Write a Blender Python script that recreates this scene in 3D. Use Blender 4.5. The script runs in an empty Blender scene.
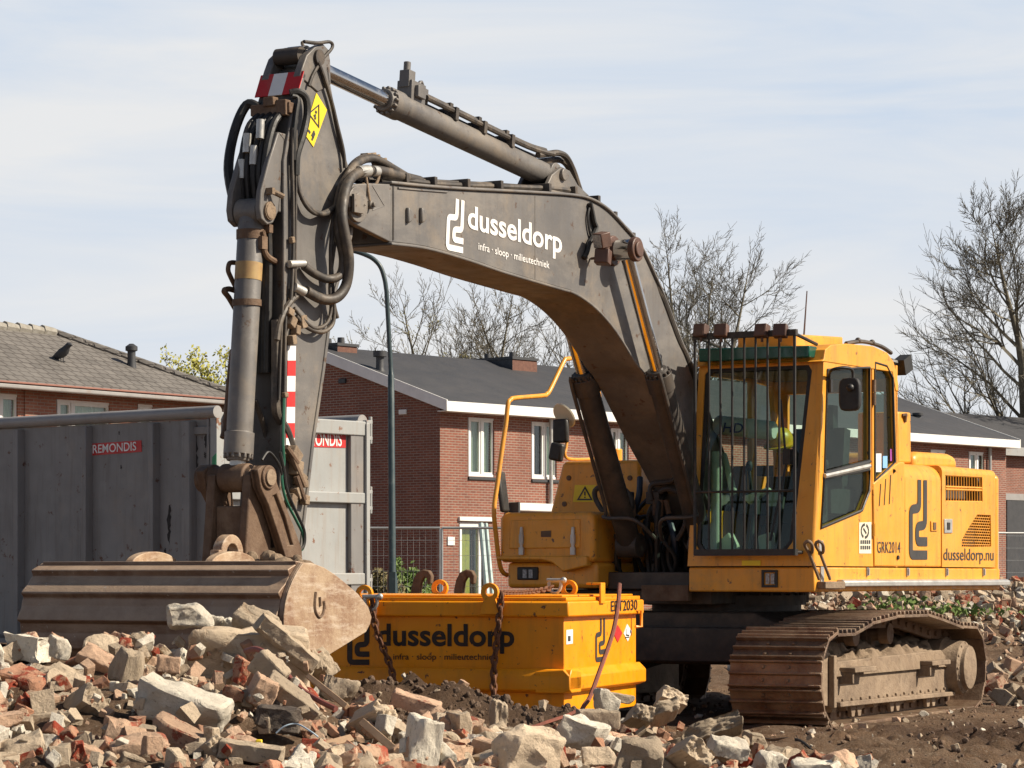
import bpy, bmesh, math, random
import numpy as np
from mathutils import Vector, Matrix, noise
from mathutils.geometry import tessellate_polygon

random.seed(11)
R = math.radians
SC = bpy.context.scene
COL = SC.collection
FOCAL, CAM_H, HORIZON = 2860.0, 1.12, 577.0        # pixels, metres, pixels


class Frame:
    """A placed local frame; hit() finds where a sight line meets one of its planes."""
    def __init__(s, x, y, z, deg):
        s.o = (x, y, z); s.deg = deg
        s.c, s.s = math.cos(R(deg)), math.sin(R(deg))
    def inv(s, v):
        return (s.c*v[0]+s.s*v[1], -s.s*v[0]+s.c*v[1], v[2])
    def world(s, p):
        return Vector((s.o[0]+s.c*p[0]-s.s*p[1], s.o[1]+s.s*p[0]+s.c*p[1], s.o[2]+p[2]))
    def hit(s, px, py, ax, val):
        o = s.inv((-s.o[0], -s.o[1], CAM_H-s.o[2]))
        d = s.inv(((px-512)/FOCAL, 1, (HORIZON-py)/FOCAL))
        t = (val-o[ax])/d[ax]
        return Vector([o[i]+t*d[i] for i in range(3)])
    def X(s, px, py, v): return s.hit(px, py, 0, v)
    def Y(s, px, py, v): return s.hit(px, py, 1, v)
    def Z(s, px, py, v): return s.hit(px, py, 2, v)
    def yz(s, pts, v): return [(h.y, h.z) for h in (s.hit(a, b, 0, v) for a, b in pts)]
    def xz(s, pts, v): return [(h.x, h.z) for h in (s.hit(a, b, 1, v) for a, b in pts)]


def smooth(a, b, x):
    t = min(1, max(0, (x-a)/(b-a))); return t*t*(3-2*t)


def spline(pts, k=6):
    P = [Vector(p) for p in pts]; out = []
    for i in range(len(P)-1):
        a, b = P[max(i-1, 0)], P[i]; c, d = P[i+1], P[min(i+2, len(P)-1)]
        for j in range(k):
            t = j/k
            out.append(.5*((2*b)+(c-a)*t+(2*a-5*b+4*c-d)*t*t+(3*b-a-3*c+d)*t**3))
    out.append(P[-1]); return out


class MB:
    def __init__(s): s.v = []; s.f = []; s.mi = []; s.cur = 0
    def add(s, vs, fs):
        n = len(s.v); s.v += [tuple(v) for v in vs]
        s.f += [tuple(i+n for i in f) for f in fs]; s.mi += [s.cur]*len(fs)
        return s
    def mat(s, i): s.cur = i; return s
    def box(s, x0, x1, y0, y1, z0, z1):
        v = [(x, y, z) for z in (z0, z1) for y in (y0, y1) for x in (x0, x1)]
        return s.add(v, [(0, 2, 3, 1), (4, 5, 7, 6), (0, 1, 5, 4), (2, 6, 7, 3), (0, 4, 6, 2), (1, 3, 7, 5)])
    def obox(s, c, hx, hy, hz, M=None):
        M = M or Matrix.Identity(3); c = Vector(c)
        v = [c+M @ Vector((x, y, z)) for z in (-hz, hz) for y in (-hy, hy) for x in (-hx, hx)]
        return s.add(v, [(0, 2, 3, 1), (4, 5, 7, 6), (0, 1, 5, 4), (2, 6, 7, 3), (0, 4, 6, 2), (1, 3, 7, 5)])
    def panel(s, outer, holes, ax, a0, a1):
        """polygon with holes, given thickness along axis ax"""
        loops = [list(outer)]+[list(h) for h in holes]
        def mk(p, a):
            return (a, p[0], p[1]) if ax == 0 else (p[0], a, p[1]) if ax == 1 else (p[0], p[1], a)
        flat = [p for l in loops for p in l]; n = len(flat)
        if holes:
            tr = tessellate_polygon([[Vector((p[0], p[1], 0)) for p in l] for l in loops])
            tr = [tuple(t) for t in tr]
        else:
            tr = [tuple(range(n))]
        vs = [mk(p, a0) for p in flat]+[mk(p, a1) for p in flat]
        fs = [t for t in tr]+[tuple(i+n for i in reversed(t)) for t in tr]
        b = 0
        for l in loops:
            m = len(l)
            for i in range(m):
                j = (i+1) % m; fs.append((b+i, b+j, b+j+n, b+i+n))
            b += m
        return s.add(vs, fs)
    def prism(s, poly, ax, a0, a1): return s.panel(poly, [], ax, a0, a1)
    def tube(s, pts, r, n=8, caps=True):
        P = [Vector(p) for p in pts]; m = len(P)
        rs = r if isinstance(r, (list, tuple)) else [r]*m
        T = []
        for i in range(m):
            t = P[min(i+1, m-1)]-P[max(i-1, 0)]; T.append(t.normalized() if t.length > 1e-9 else Vector((0, 0, 1)))
        u = T[0].orthogonal().normalized(); vs = []
        for i in range(m):
            u = (u-T[i]*u.dot(T[i]))
            u = u.normalized() if u.length > 1e-6 else T[i].orthogonal().normalized()
            w = T[i].cross(u)
            for k in range(n):
                a = 2*math.pi*k/n; vs.append(P[i]+(u*math.cos(a)+w*math.sin(a))*rs[i])
        fs = [(i*n+k, i*n+(k+1) % n, (i+1)*n+(k+1) % n, (i+1)*n+k) for i in range(m-1) for k in range(n)]
        if caps: fs += [tuple(reversed(range(n))), tuple(range((m-1)*n, m*n))]
        return s.add(vs, fs)
    def cyl(s, p0, p1, r0, r1=None, n=24): return s.tube([p0, p1], [r0, r0 if r1 is None else r1], n)
    def rings(s, prof, c, axis, n=28):
        """lathe: prof = [(along, radius)]"""
        c = Vector(c); A = Vector(axis).normalized()
        return s.tube2([c+A*a for a, r in prof], [r for a, r in prof], A, n)
    def tube2(s, P, rs, A, n):
        u = A.orthogonal().normalized(); w = A.cross(u); vs = []
        for p, r in zip(P, rs):
            for k in range(n):
                a = 2*math.pi*k/n; vs.append(p+(u*math.cos(a)+w*math.sin(a))*max(r, 1e-4))
        m = len(P)
        fs = [(i*n+k, i*n+(k+1) % n, (i+1)*n+(k+1) % n, (i+1)*n+k) for i in range(m-1) for k in range(n)]
        fs += [tuple(reversed(range(n))), tuple(range((m-1)*n, m*n))]
        return s.add(vs, fs)
    def ball(s, c, rx, ry=None, rz=None, n=16, m=10):
        ry = ry or rx; rz = rz or rx; c = Vector(c); vs = []
        for i in range(m+1):
            t = math.pi*i/m
            for k in range(n):
                a = 2*math.pi*k/n
                vs.append(c+Vector((rx*math.sin(t)*math.cos(a), ry*math.sin(t)*math.sin(a), rz*math.cos(t))))
        return s.add(vs, [(i*n+k, (i+1)*n+k, (i+1)*n+(k+1) % n, i*n+(k+1) % n) for i in range(m) for k in range(n)])
    def ribbon(s, pts, w, n, off=0.0):
        """flat mitred stroke of width w along pts, lying in the plane of normal n"""
        P = [Vector(p) for p in pts]; n = Vector(n).normalized(); L = []; m = len(P)
        for i in range(m):
            a = (P[i]-P[i-1]).normalized() if i else None
            b = (P[i+1]-P[i]).normalized() if i < m-1 else None
            na = n.cross(a) if a else None; nb = n.cross(b) if b else None
            q = nb if na is None else na if nb is None else (na+nb)
            if na is not None and nb is not None:
                q = q.normalized(); q = q/max(.5, q.dot(na))
            L += [P[i]+q*w/2+n*off, P[i]-q*w/2+n*off]
        return s.add(L, [(2*i, 2*i+1, 2*i+3, 2*i+2) for i in range(m-1)])
    def build(s, name, mats, parent=None, bevel=0, angle=38, seg=2, rot=None, loc=None, shade=True):
        me = bpy.data.meshes.new(name); me.from_pydata(s.v, [], s.f)
        for m in (mats if isinstance(mats, (list, tuple)) else [mats]): me.materials.append(m)
        bm = bmesh.new(); bm.from_mesh(me)
        for i, f in enumerate(bm.faces):
            f.material_index = s.mi[i] if i < len(s.mi) else 0
        bmesh.ops.recalc_face_normals(bm, faces=bm.faces); bm.to_mesh(me); bm.free()
        if shade:
            me.polygons.foreach_set('use_smooth', [True]*len(me.polygons))
            me.set_sharp_from_angle(angle=R(angle))
        o = bpy.data.objects.new(name, me); COL.objects.link(o)
        if parent: o.parent = parent
        if loc: o.location = loc
        if rot: o.rotation_euler = rot
        if bevel:
            b = o.modifiers.new('bevel', 'BEVEL'); b.width = bevel; b.segments = seg
            b.limit_method = 'ANGLE'; b.angle_limit = R(40); b.use_clamp_overlap = True
        return o


def tag(o, label=None, cat=None, group=None, kind=None):
    if label: o['label'] = label
    if cat: o['category'] = cat
    if group: o['group'] = group
    if kind: o['kind'] = kind
    return o


def thing(name, label, cat, loc=(0, 0, 0), deg=0, group=None):
    o = bpy.data.objects.new(name, None); COL.objects.link(o); o.empty_display_size = .2
    o.location = loc; o.rotation_euler = (0, 0, R(deg))
    return tag(o, label, cat, group)


def copy_tree(o, parent=None):
    c = o.copy(); COL.objects.link(c)
    if parent: c.parent = parent
    for ch in list(o.children): copy_tree(ch, c)
    return c


_tc = {}
def glyphs(s, bold=.0, space=1.0):
    k = (s, bold, space)
    if k in _tc: return _tc[k]
    cu = bpy.data.curves.new('lettering', 'FONT'); cu.body = s; cu.offset = bold; cu.space_character = space
    cu.resolution_u = 4
    o = bpy.data.objects.new('lettering', cu); COL.objects.link(o)
    dg = bpy.context.evaluated_depsgraph_get()
    me = bpy.data.meshes.new_from_object(o.evaluated_get(dg))
    v = [tuple(a.co) for a in me.vertices]; f = [tuple(p.vertices) for p in me.polygons]
    bpy.data.objects.remove(o); bpy.data.curves.remove(cu); bpy.data.meshes.remove(me)
    _tc[k] = (v, f); return _tc[k]


def lettering(name, s, mat, parent, P0, P1, PH, n, bold=.0, off=.004, space=1.0):
    """words from P0 (baseline start) to P1 (baseline end), tallest letter reaching PH, raised off along n"""
    v, f = glyphs(s, bold, space)
    x0 = min(a[0] for a in v); x1 = max(a[0] for a in v); h = max(a[1] for a in v)
    P0, P1, PH, n = Vector(P0), Vector(P1), Vector(PH), Vector(n).normalized()
    mb = MB(); mb.add([P0+(P1-P0)*((a[0]-x0)/(x1-x0))+(PH-P0)*(a[1]/h)+n*off for a in v], f)
    return mb.build(name, mat, parent, shade=False)


def emblem(name, mat, parent, O, U, V, n, off=.004):
    """the two nested strokes of the firm's mark; O lower left, U width vector, V height vector"""
    O, U, V = Vector(O), Vector(U), Vector(V); n = Vector(n).normalized(); mb = MB(); w = V.length*.115
    def rnd(pts):
        out = [Vector((*pts[0], 0))]
        for i in range(1, len(pts)-1):
            a, b, c = (Vector((*p, 0)) for p in pts[i-1:i+2])
            r = .075
            p, q = b+(a-b).normalized()*r, b+(c-b).normalized()*r
            for k in range(5):
                t = k/4; out.append(p*(1-t)**2+b*2*t*(1-t)+q*t*t)
        out.append(Vector((*pts[-1], 0))); return out
    u = U.length/V.length
    for path in ([(.58*u, 1), (.58*u, .645), (.13*u, .625), (.13*u, .057), (u, .057)],
                 [(.89*u, 1), (.89*u, .435), (.46*u, .415), (.46*u, .225), (u, .225)]):
        mb.ribbon([O+U.normalized()*p.x*V.length+V*p.y for p in rnd(path)], w, n, off)
    return mb.build(name, mat, parent, shade=False)


# ------------------------------------------------------------------ materials
def _n(nt, t, **kw):
    n = nt.nodes.new(t)
    for k, v in kw.items(): setattr(n, k, v)
    return n


def _mix(nt, fac, a, b, blend='MIX'):
    m = _n(nt, 'ShaderNodeMix', data_type='RGBA', blend_type=blend)
    for sock, val in ((m.inputs[0], fac), (m.inputs[6], a), (m.inputs[7], b)):
        if isinstance(val, bpy.types.NodeSocket): nt.links.new(val, sock)
        elif isinstance(val, (int, float)): sock.default_value = val
        else: sock.default_value = (*val, 1)
    return m.outputs[2]


def _noise(nt, vec, scale, detail=6, rough=.6, dist=0):
    n = _n(nt, 'ShaderNodeTexNoise'); n.inputs['Scale'].default_value = scale
    n.inputs['Detail'].default_value = detail; n.inputs['Roughness'].default_value = rough
    n.inputs['Distortion'].default_value = dist; nt.links.new(vec, n.inputs['Vector']); return n.outputs['Fac']


def _range(nt, val, a, b, lo=0, hi=1):
    m = _n(nt, 'ShaderNodeMapRange'); nt.links.new(val, m.inputs[0])
    for i, x in enumerate((a, b, lo, hi)): m.inputs[i+1].default_value = x
    return m.outputs[0]


def _math(nt, op, a, b=None):
    m = _n(nt, 'ShaderNodeMath', operation=op)
    for i, v in enumerate((a, b)):
        if v is None: continue
        if isinstance(v, bpy.types.NodeSocket): nt.links.new(v, m.inputs[i])
        else: m.inputs[i].default_value = v
    return m.outputs[0]


def new_mat(name):
    m = bpy.data.materials.new(name); m.use_nodes = True; nt = m.node_tree
    b = nt.nodes['Principled BSDF']; return m, nt, b


def pm(name, c1, c2=None, scale=5, rough=.55, metal=0, bump=.15, bscale=60, dirt=None, damt=.5, dscale=3,
       streak=None, samt=.3, spec=.5, vary=0.0, wear=None, wamt=.5, smear=None, sunlit_dust=None):
    """painted, rusty or earthy surface: two tones, dirt patches, vertical streaks, small bumps"""
    m, nt, b = new_mat(name)
    tc = _n(nt, 'ShaderNodeTexCoord'); oi = _n(nt, 'ShaderNodeObjectInfo')
    add = _n(nt, 'ShaderNodeVectorMath', operation='ADD'); nt.links.new(tc.outputs['Object'], add.inputs[0])
    sc = _n(nt, 'ShaderNodeMath', operation='MULTIPLY'); nt.links.new(oi.outputs['Random'], sc.inputs[0]); sc.inputs[1].default_value = 37
    nt.links.new(sc.outputs[0], add.inputs[1]); vec = add.outputs[0]
    c2 = c2 or tuple(x*.85 for x in c1)
    col = _mix(nt, _range(nt, _noise(nt, vec, scale), .35, .65), c1, c2)
    if streak:
        mp = _n(nt, 'ShaderNodeMapping'); mp.inputs['Scale'].default_value = (1, 1, .08); nt.links.new(vec, mp.inputs[0])
        f = _noise(nt, mp.outputs[0], 14, 5, .65)
        col = _mix(nt, _range(nt, f, .5, .72, 0, samt), col, streak)
    if dirt:
        f = _range(nt, _noise(nt, vec, dscale, 9, .72, .3), .62-.3*damt, .75-.2*damt)
        col = _mix(nt, _math(nt, 'MULTIPLY', f, min(1, .45+damt*.6)), col, dirt)
    if smear:
        mp2 = _n(nt, 'ShaderNodeMapping'); mp2.inputs['Scale'].default_value = smear[2]; nt.links.new(vec, mp2.inputs[0])
        col = _mix(nt, _range(nt, _noise(nt, mp2.outputs[0], smear[3], 8, .72), .5, .66, 0, smear[1]), col, smear[0])
    if sunlit_dust:                                       # lighter dusty tone on upward faces, painting in the glancing sun
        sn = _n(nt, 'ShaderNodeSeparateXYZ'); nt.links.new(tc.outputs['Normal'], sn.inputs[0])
        f = _math(nt, 'MULTIPLY', _range(nt, sn.outputs[2], .05, .45), _range(nt, _noise(nt, vec, 6, 6, .7), .25, .6, .35, sunlit_dust[1]))
        col = _mix(nt, f, col, sunlit_dust[0])
    if wear:
        f = _range(nt, _noise(nt, vec, dscale*6, 6, .7), .69-.12*wamt, .72-.1*wamt)
        col = _mix(nt, f, col, wear)
    if vary:
        hs = _n(nt, 'ShaderNodeHueSaturation'); nt.links.new(col, hs.inputs['Color'])
        nt.links.new(_range(nt, oi.outputs['Random'], 0, 1, 1-vary, 1+vary), hs.inputs['Value']); col = hs.outputs[0]
    nt.links.new(col, b.inputs['Base Color'])
    b.inputs['Metallic'].default_value = metal; b.inputs['Specular IOR Level'].default_value = spec
    nt.links.new(_range(nt, _noise(nt, vec, scale*3, 5), .3, .7, max(.03, rough-.12), min(1, rough+.12)), b.inputs['Roughness'])
    if bump:
        bp = _n(nt, 'ShaderNodeBump'); bp.inputs['Strength'].default_value = bump; bp.inputs['Distance'].default_value = .02
        nt.links.new(_noise(nt, vec, bscale, 7, .65), bp.inputs['Height']); nt.links.new(bp.outputs[0], b.inputs['Normal'])
    return m


def brickwork(name, c1, c2, mortar, bw=.215, rh=.0625, ms=.009):
    m, nt, b = new_mat(name); tc = _n(nt, 'ShaderNodeTexCoord')
    sx = _n(nt, 'ShaderNodeSeparateXYZ'); nt.links.new(tc.outputs['Object'], sx.inputs[0])
    sn = _n(nt, 'ShaderNodeSeparateXYZ'); nt.links.new(tc.outputs['Normal'], sn.inputs[0])
    isx = _math(nt, 'GREATER_THAN', _math(nt, 'ABSOLUTE', sn.outputs[0]), .6)
    u = _n(nt, 'ShaderNodeMix'); nt.links.new(isx, u.inputs[0]); nt.links.new(sx.outputs[0], u.inputs[2]); nt.links.new(sx.outputs[1], u.inputs[3])
    cb = _n(nt, 'ShaderNodeCombineXYZ'); nt.links.new(u.outputs[0], cb.inputs[0]); nt.links.new(sx.outputs[2], cb.inputs[1])
    br = _n(nt, 'ShaderNodeTexBrick'); nt.links.new(cb.outputs[0], br.inputs['Vector'])
    br.inputs['Color1'].default_value = (*c1, 1); br.inputs['Color2'].default_value = (*c2, 1); br.inputs['Mortar'].default_value = (*mortar, 1)
    for k, v in (('Scale', 1), ('Brick Width', bw), ('Row Height', rh), ('Mortar Size', ms), ('Mortar Smooth', .2), ('Bias', -.1)):
        br.inputs[k].default_value = v
    vec = tc.outputs['Object']
    col = _mix(nt, _range(nt, _noise(nt, vec, .7, 8, .7), .35, .7, 0, .55), br.outputs['Color'], tuple(x*.6 for x in c2))
    nt.links.new(col, b.inputs['Base Color']); b.inputs['Roughness'].default_value = .85
    bp = _n(nt, 'ShaderNodeBump'); bp.invert = True; bp.inputs['Strength'].default_value = .5; bp.inputs['Distance'].default_value = .01
    nt.links.new(br.outputs['Fac'], bp.inputs['Height']); nt.links.new(bp.outputs[0], b.inputs['Normal'])
    return m


def tiles(name, c1, c2, gap, bw=.30, rh=.33, ax=0):
    """roof tiles laid in rows down the slope (rows follow local height)"""
    m, nt, b = new_mat(name); tc = _n(nt, 'ShaderNodeTexCoord')
    sx = _n(nt, 'ShaderNodeSeparateXYZ'); nt.links.new(tc.outputs['Object'], sx.inputs[0])
    cb = _n(nt, 'ShaderNodeCombineXYZ'); nt.links.new(sx.outputs[ax], cb.inputs[0])
    nt.links.new(_math(nt, 'MULTIPLY', sx.outputs[2], 2.2), cb.inputs[1])
    br = _n(nt, 'ShaderNodeTexBrick'); nt.links.new(cb.outputs[0], br.inputs['Vector'])
    br.inputs['Color1'].default_value = (*c1, 1); br.inputs['Color2'].default_value = (*c2, 1); br.inputs['Mortar'].default_value = (*gap, 1)
    for k, v in (('Scale', 1), ('Brick Width', bw), ('Row Height', rh), ('Mortar Size', .03), ('Mortar Smooth', .6)): br.inputs[k].default_value = v
    vec = tc.outputs['Object']
    col = _mix(nt, _range(nt, _noise(nt, vec, 1.3, 8, .7), .4, .7, 0, .5), br.outputs['Color'], tuple(x*1.35 for x in c1))
    nt.links.new(col, b.inputs['Base Color']); b.inputs['Roughness'].default_value = .8
    bp = _n(nt, 'ShaderNodeBump'); bp.invert = True; bp.inputs['Strength'].default_value = .7; bp.inputs['Distance'].default_value = .03
    nt.links.new(br.outputs['Fac'], bp.inputs['Height']); nt.links.new(bp.outputs[0], b.inputs['Normal'])
    return m


def glass(name, tint=(.8, .9, .86), gloss=1.0, dust=.0):
    m, nt, b = new_mat(name); nt.nodes.remove(b); out = nt.nodes['Material Output']
    tr = _n(nt, 'ShaderNodeBsdfTransparent'); tr.inputs[0].default_value = (*tint, 1)
    gl = _n(nt, 'ShaderNodeBsdfGlossy'); gl.inputs['Roughness'].default_value = .02; gl.inputs[0].default_value = (gloss, gloss, gloss, 1)
    ge = _n(nt, 'ShaderNodeNewGeometry'); fr = _n(nt, 'ShaderNodeFresnel')
    nt.links.new(_range(nt, ge.outputs['Backfacing'], 0, 1, 1.5, 1/1.5), fr.inputs[0])
    mx = _n(nt, 'ShaderNodeMixShader'); nt.links.new(_math(nt, 'ADD', fr.outputs[0], .01), mx.inputs[0])
    nt.links.new(tr.outputs[0], mx.inputs[1]); nt.links.new(gl.outputs[0], mx.inputs[2]); last = mx.outputs[0]
    if dust:
        df = _n(nt, 'ShaderNodeBsdfDiffuse'); df.inputs[0].default_value = (.35, .33, .28, 1)
        tc = _n(nt, 'ShaderNodeTexCoord'); m2 = _n(nt, 'ShaderNodeMixShader')
        nt.links.new(_range(nt, _noise(nt, tc.outputs['Object'], 9, 9, .75), .4, .8, dust*.25, dust), m2.inputs[0])
        nt.links.new(last, m2.inputs[1]); nt.links.new(df.outputs[0], m2.inputs[2]); last = m2.outputs[0]
    nt.links.new(last, out.inputs[0]); return m


DUST = (.30, .24, .17)
MAT = dict(
    yellow=pm('machine_yellow', (.76, .335, .03), (.69, .29, .024), 4, .42, bump=.035, bscale=90, dirt=(.40, .24, .07), damt=.24, dscale=2.6, streak=(.30, .15, .04), samt=.5, wear=(.13, .065, .035), wamt=.55, smear=((.60, .35, .10), .25, (1, 1, .5), 1.4)),
    bin=pm('bin_yellow', (.84, .31, .0), (.76, .26, .0), 3, .45, bump=.04, bscale=70, dirt=(.46, .20, .012), damt=.10, dscale=2.6, streak=(.40, .17, .012), samt=.35, wear=(.10, .035, .015), wamt=.5),
    boom=pm('dusty_grey_paint', (.108, .102, .098), (.15, .14, .13), 2.2, .5, bump=.06, bscale=60, dirt=(.24, .195, .145), damt=.40, dscale=1.6, streak=(.085, .066, .05), samt=.35, wear=(.085, .05, .03), wamt=.6, smear=((.26, .235, .205), .4, (1, .35, 1), 3.2)),
    dark=pm('dark_steel', (.035, .03, .027), (.06, .048, .038), 6, .6, bump=.1, dirt=(.11, .08, .055), damt=.4),
    black=pm('black_rubber', (.012, .012, .012), (.022, .02, .018), 9, .55, bump=.06, dirt=(.09, .07, .05), damt=.2),
    hose=pm('dusty_hose', (.026, .023, .021), (.06, .048, .038), 7, .6, bump=.06, dirt=(.16, .125, .09), damt=.5, dscale=5),
    rust=pm('brown_rusty_steel', (.095, .052, .028), (.16, .10, .06), 7, .75, bump=.3, bscale=40, dirt=(.24, .165, .105), damt=.28, dscale=4, streak=(.05, .025, .015), samt=.5),
    bucket=pm('worn_bucket_steel', (.12, .062, .034), (.20, .125, .08), 5, .55, .15, bump=.25, bscale=50, dirt=(.27, .21, .155), damt=.3, dscale=3, wear=(.36, .32, .28), wamt=.35, smear=((.30, .215, .15), .6, (.12, 1.6, 1.6), 7), sunlit_dust=((.38, .275, .19), .95)),
    bucket_side=pm('tan_bucket_plate', (.33, .225, .14), (.41, .30, .195), 4, .6, bump=.25, bscale=50, dirt=(.19, .095, .05), damt=.62, dscale=4.5, streak=(.52, .41, .29), samt=.6, wear=(.17, .09, .05), wamt=.3, smear=((.56, .47, .37), .6, (1, .5, 2.4), 9)),
    shoe=pm('track_shoe_steel', (.10, .05, .03), (.15, .09, .055), 5, .5, .3, bump=.4, bscale=45, dirt=(.24, .17, .11), damt=.75, dscale=4, vary=.25),
    earth_steel=pm('mud_coated_steel', (.29, .215, .145), (.225, .16, .105), 4, .9, bump=.6, bscale=30, dirt=(.13, .09, .06), damt=.55, dscale=3),
    mud=pm('dry_mud', (.24, .175, .115), (.18, .125, .08), 6, .95, bump=.9, bscale=22),
    chrome=pm('chrome_rod', (.62, .60, .58), (.5, .48, .46), 5, .16, 1, bump=0),
    alu=pm('dull_aluminium', (.52, .51, .48), (.42, .41, .38), 6, .45, .6, bump=.06, dirt=(.3, .26, .2), damt=.2),
    white=pm('white_paint', (.78, .77, .74), (.7, .69, .66), 3, .5, bump=.03, dirt=(.5, .47, .42), damt=.1),
    offwhite=pm('cream_sticker', (.76, .72, .55), None, 3, .5, bump=0),
    letter_white=pm('white_lettering', (.80, .79, .77), (.70, .68, .65), 6, .55, bump=0, dirt=(.42, .38, .33), damt=.12, dscale=9),
    letter_dark=pm('charcoal_lettering', (.035, .033, .032), (.05, .045, .04), 6, .5, bump=0),
    letter_black=pm('black_lettering', (.012, .009, .008), (.03, .015, .008), 9, .5, bump=0, wear=(.45, .2, .01), wamt=.25, dscale=4),
    red=pm('red_paint', (.55, .022, .02), (.45, .02, .02), 4, .5, bump=0, dirt=(.3, .1, .08), damt=.1),
    sticker_yellow=pm('yellow_sticker', (.85, .62, .02), None, 4, .5, bump=0),
    brown_lamp=pm('brown_lamp_housing', (.115, .06, .042), (.08, .042, .03), 9, .5, bump=.1, bscale=120),
    lens=pm('lamp_glass', (.45, .46, .46), (.2, .2, .2), 60, .15, bump=.3, bscale=180),
    green_tint=pm('green_tinted_visor', (.006, .085, .055), (.004, .06, .04), 4, .2, bump=0),
    navy=pm('dark_blue_hose', (.02, .035, .06), None, 4, .5, bump=0),
    cab_in=pm('cab_interior', (.02, .021, .02), (.03, .03, .03), 6, .7, bump=.1),
    pale=pm('pale_green_plastic', (.60, .62, .50), (.50, .53, .42), 9, .6, bump=.1),
    skip=pm('skip_grey_paint', (.185, .178, .172), (.21, .202, .195), 2, .5, bump=.06, bscale=25, dirt=(.25, .21, .175), damt=.32, dscale=1.2, streak=(.12, .10, .085), samt=.55, wear=(.10, .045, .028), wamt=.6),
    skip_end=pm('skip_pale_grey', (.29, .30, .295), (.335, .34, .33), 2, .5, bump=.06, bscale=25, dirt=(.33, .30, .26), damt=.3, dscale=1.2, streak=(.28, .24, .20), samt=.6, wear=(.2, .1, .06), wamt=.5),
    skip_rail=pm('skip_rail_grey', (.30, .29, .28), (.26, .25, .24), 3, .5, bump=.06, bscale=25, dirt=(.22, .15, .11), damt=.22, dscale=2),
    soot=pm('black_scorch', (.025, .022, .02), None, 4, .8, bump=.1),
    teal=pm('teal_post_paint', (.022, .042, .047), (.033, .055, .06), 3, .45, bump=.03, dirt=(.14, .17, .16), damt=.2),
    galv=pm('galvanised_wire', (.42, .43, .42), (.36, .37, .36), 4, .45, .5, bump=0),
    cabglass=glass('cab_glass', (.74, .84, .79), .5, .012),
    sideglass=glass('cab_side_glass', (.72, .84, .79), .32, .025),
    winglass=glass('window_glass', (.85, .9, .88), 1.0),
    brick=brickwork('red_brickwork', (.27, .088, .052), (.175, .057, .037), (.32, .26, .205), ms=.010),
    brick2=brickwork('orange_brickwork', (.40, .165, .10), (.30, .11, .07), (.36, .29, .23)),
    roof_dark=pm('dark_roof_felt', (.042, .043, .047), (.055, .054, .057), 1.2, .75, bump=.4, bscale=16, dirt=(.075, .07, .068), damt=.25, dscale=.8),
    roof_tile=tiles('brown_roof_tiles', (.145, .133, .12), (.105, .096, .087), (.07, .06, .052), bw=.26, rh=.24),
    tile_pale=pm('mossy_ridge_tile', (.30, .285, .25), (.22, .20, .165), 8, .9, bump=.4),
    chimney=pm('chimney_brick', (.17, .08, .055), (.12, .055, .04), 12, .9, bump=.4, bscale=20),
    lead=pm('dark_flashing', (.03, .032, .036), (.045, .046, .05), 4, .6, bump=.1),
    curtain=pm('net_curtain', (.55, .60, .50), (.45, .52, .42), 3, .9, bump=.2, bscale=12),
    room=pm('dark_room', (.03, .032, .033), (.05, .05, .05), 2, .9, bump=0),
    foliage_y=pm('young_yellow_leaf', (.36, .33, .05), (.28, .28, .045), 9, .7, bump=0, vary=0),
    foliage_g=pm('hedge_leaf', (.075, .14, .022), (.12, .17, .03), 9, .7, bump=0),
    bark=pm('grey_green_bark', (.125, .112, .085), (.17, .155, .115), 2, .9, bump=.4, bscale=12),
    wood=pm('weathered_batten', (.42, .28, .17), (.34, .22, .13), 8, .8, bump=.2),
    gutter_red=pm('terracotta_gutter_edge', (.27, .12, .085), (.22, .10, .08), 3, .7, bump=.1),
)
# ------------------------------------------------------------------ camera, sky, sun
cam = bpy.data.objects.new('camera', bpy.data.cameras.new('camera')); COL.objects.link(cam)
cam.location = (0, 0, CAM_H); cam.rotation_euler = (R(90), 0, 0)
cam.data.sensor_width = 36; cam.data.lens = FOCAL*36/1024; cam.data.shift_y = (HORIZON-384)/1024
cam.data.clip_start = .5; cam.data.clip_end = 5000
SC.camera = cam
SUN_AZ, SUN_EL = 97.0, 38.0          # degrees clockwise from +Y (the viewing direction), degrees up
w = bpy.data.worlds.new('World'); SC.world = w; w.use_nodes = True; nt = w.node_tree
bg = nt.nodes['Background']; bg.inputs[1].default_value = .05
sky = _n(nt, 'ShaderNodeTexSky', sky_type='NISHITA'); sky.sun_disc = False
sky.sun_elevation = R(SUN_EL); sky.sun_rotation = R(SUN_AZ); sky.dust_density = 1.6; sky.ozone_density = 1.5
tc = _n(nt, 'ShaderNodeTexCoord')
mp = _n(nt, 'ShaderNodeMapping'); mp.inputs['Scale'].default_value = (1, 1, 6.5); mp.inputs['Rotation'].default_value = (0, R(2), 0)
nt.links.new(tc.outputs['Generated'], mp.inputs[0])
sz = _n(nt, 'ShaderNodeSeparateXYZ'); nt.links.new(tc.outputs['Generated'], sz.inputs[0])
low = _range(nt, sz.outputs[2], .205, .285, 1, 0)                     # bank of thin cloud above the horizon, clear blue overhead
clear = _mix(nt, _range(nt, sz.outputs[2], .05, .21), (8.9, 9.8, 11.0), (6.7, 8.5, 11.0))
f1 = _range(nt, _noise(nt, mp.outputs[0], 4.2, 7, .55, .5), .30, .66, .03, .95)
band = _mix(nt, f1, clear, (10.9, 10.95, 11.0))
cl = _mix(nt, low, sky.outputs[0], band)
nt.links.new(cl, bg.inputs[0])
sl = bpy.data.lights.new('sun', 'SUN'); sl.energy = 5.0; sl.angle = R(.53); sl.color = (1, .89, .73)
so = bpy.data.objects.new('sun', sl); COL.objects.link(so)
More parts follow.
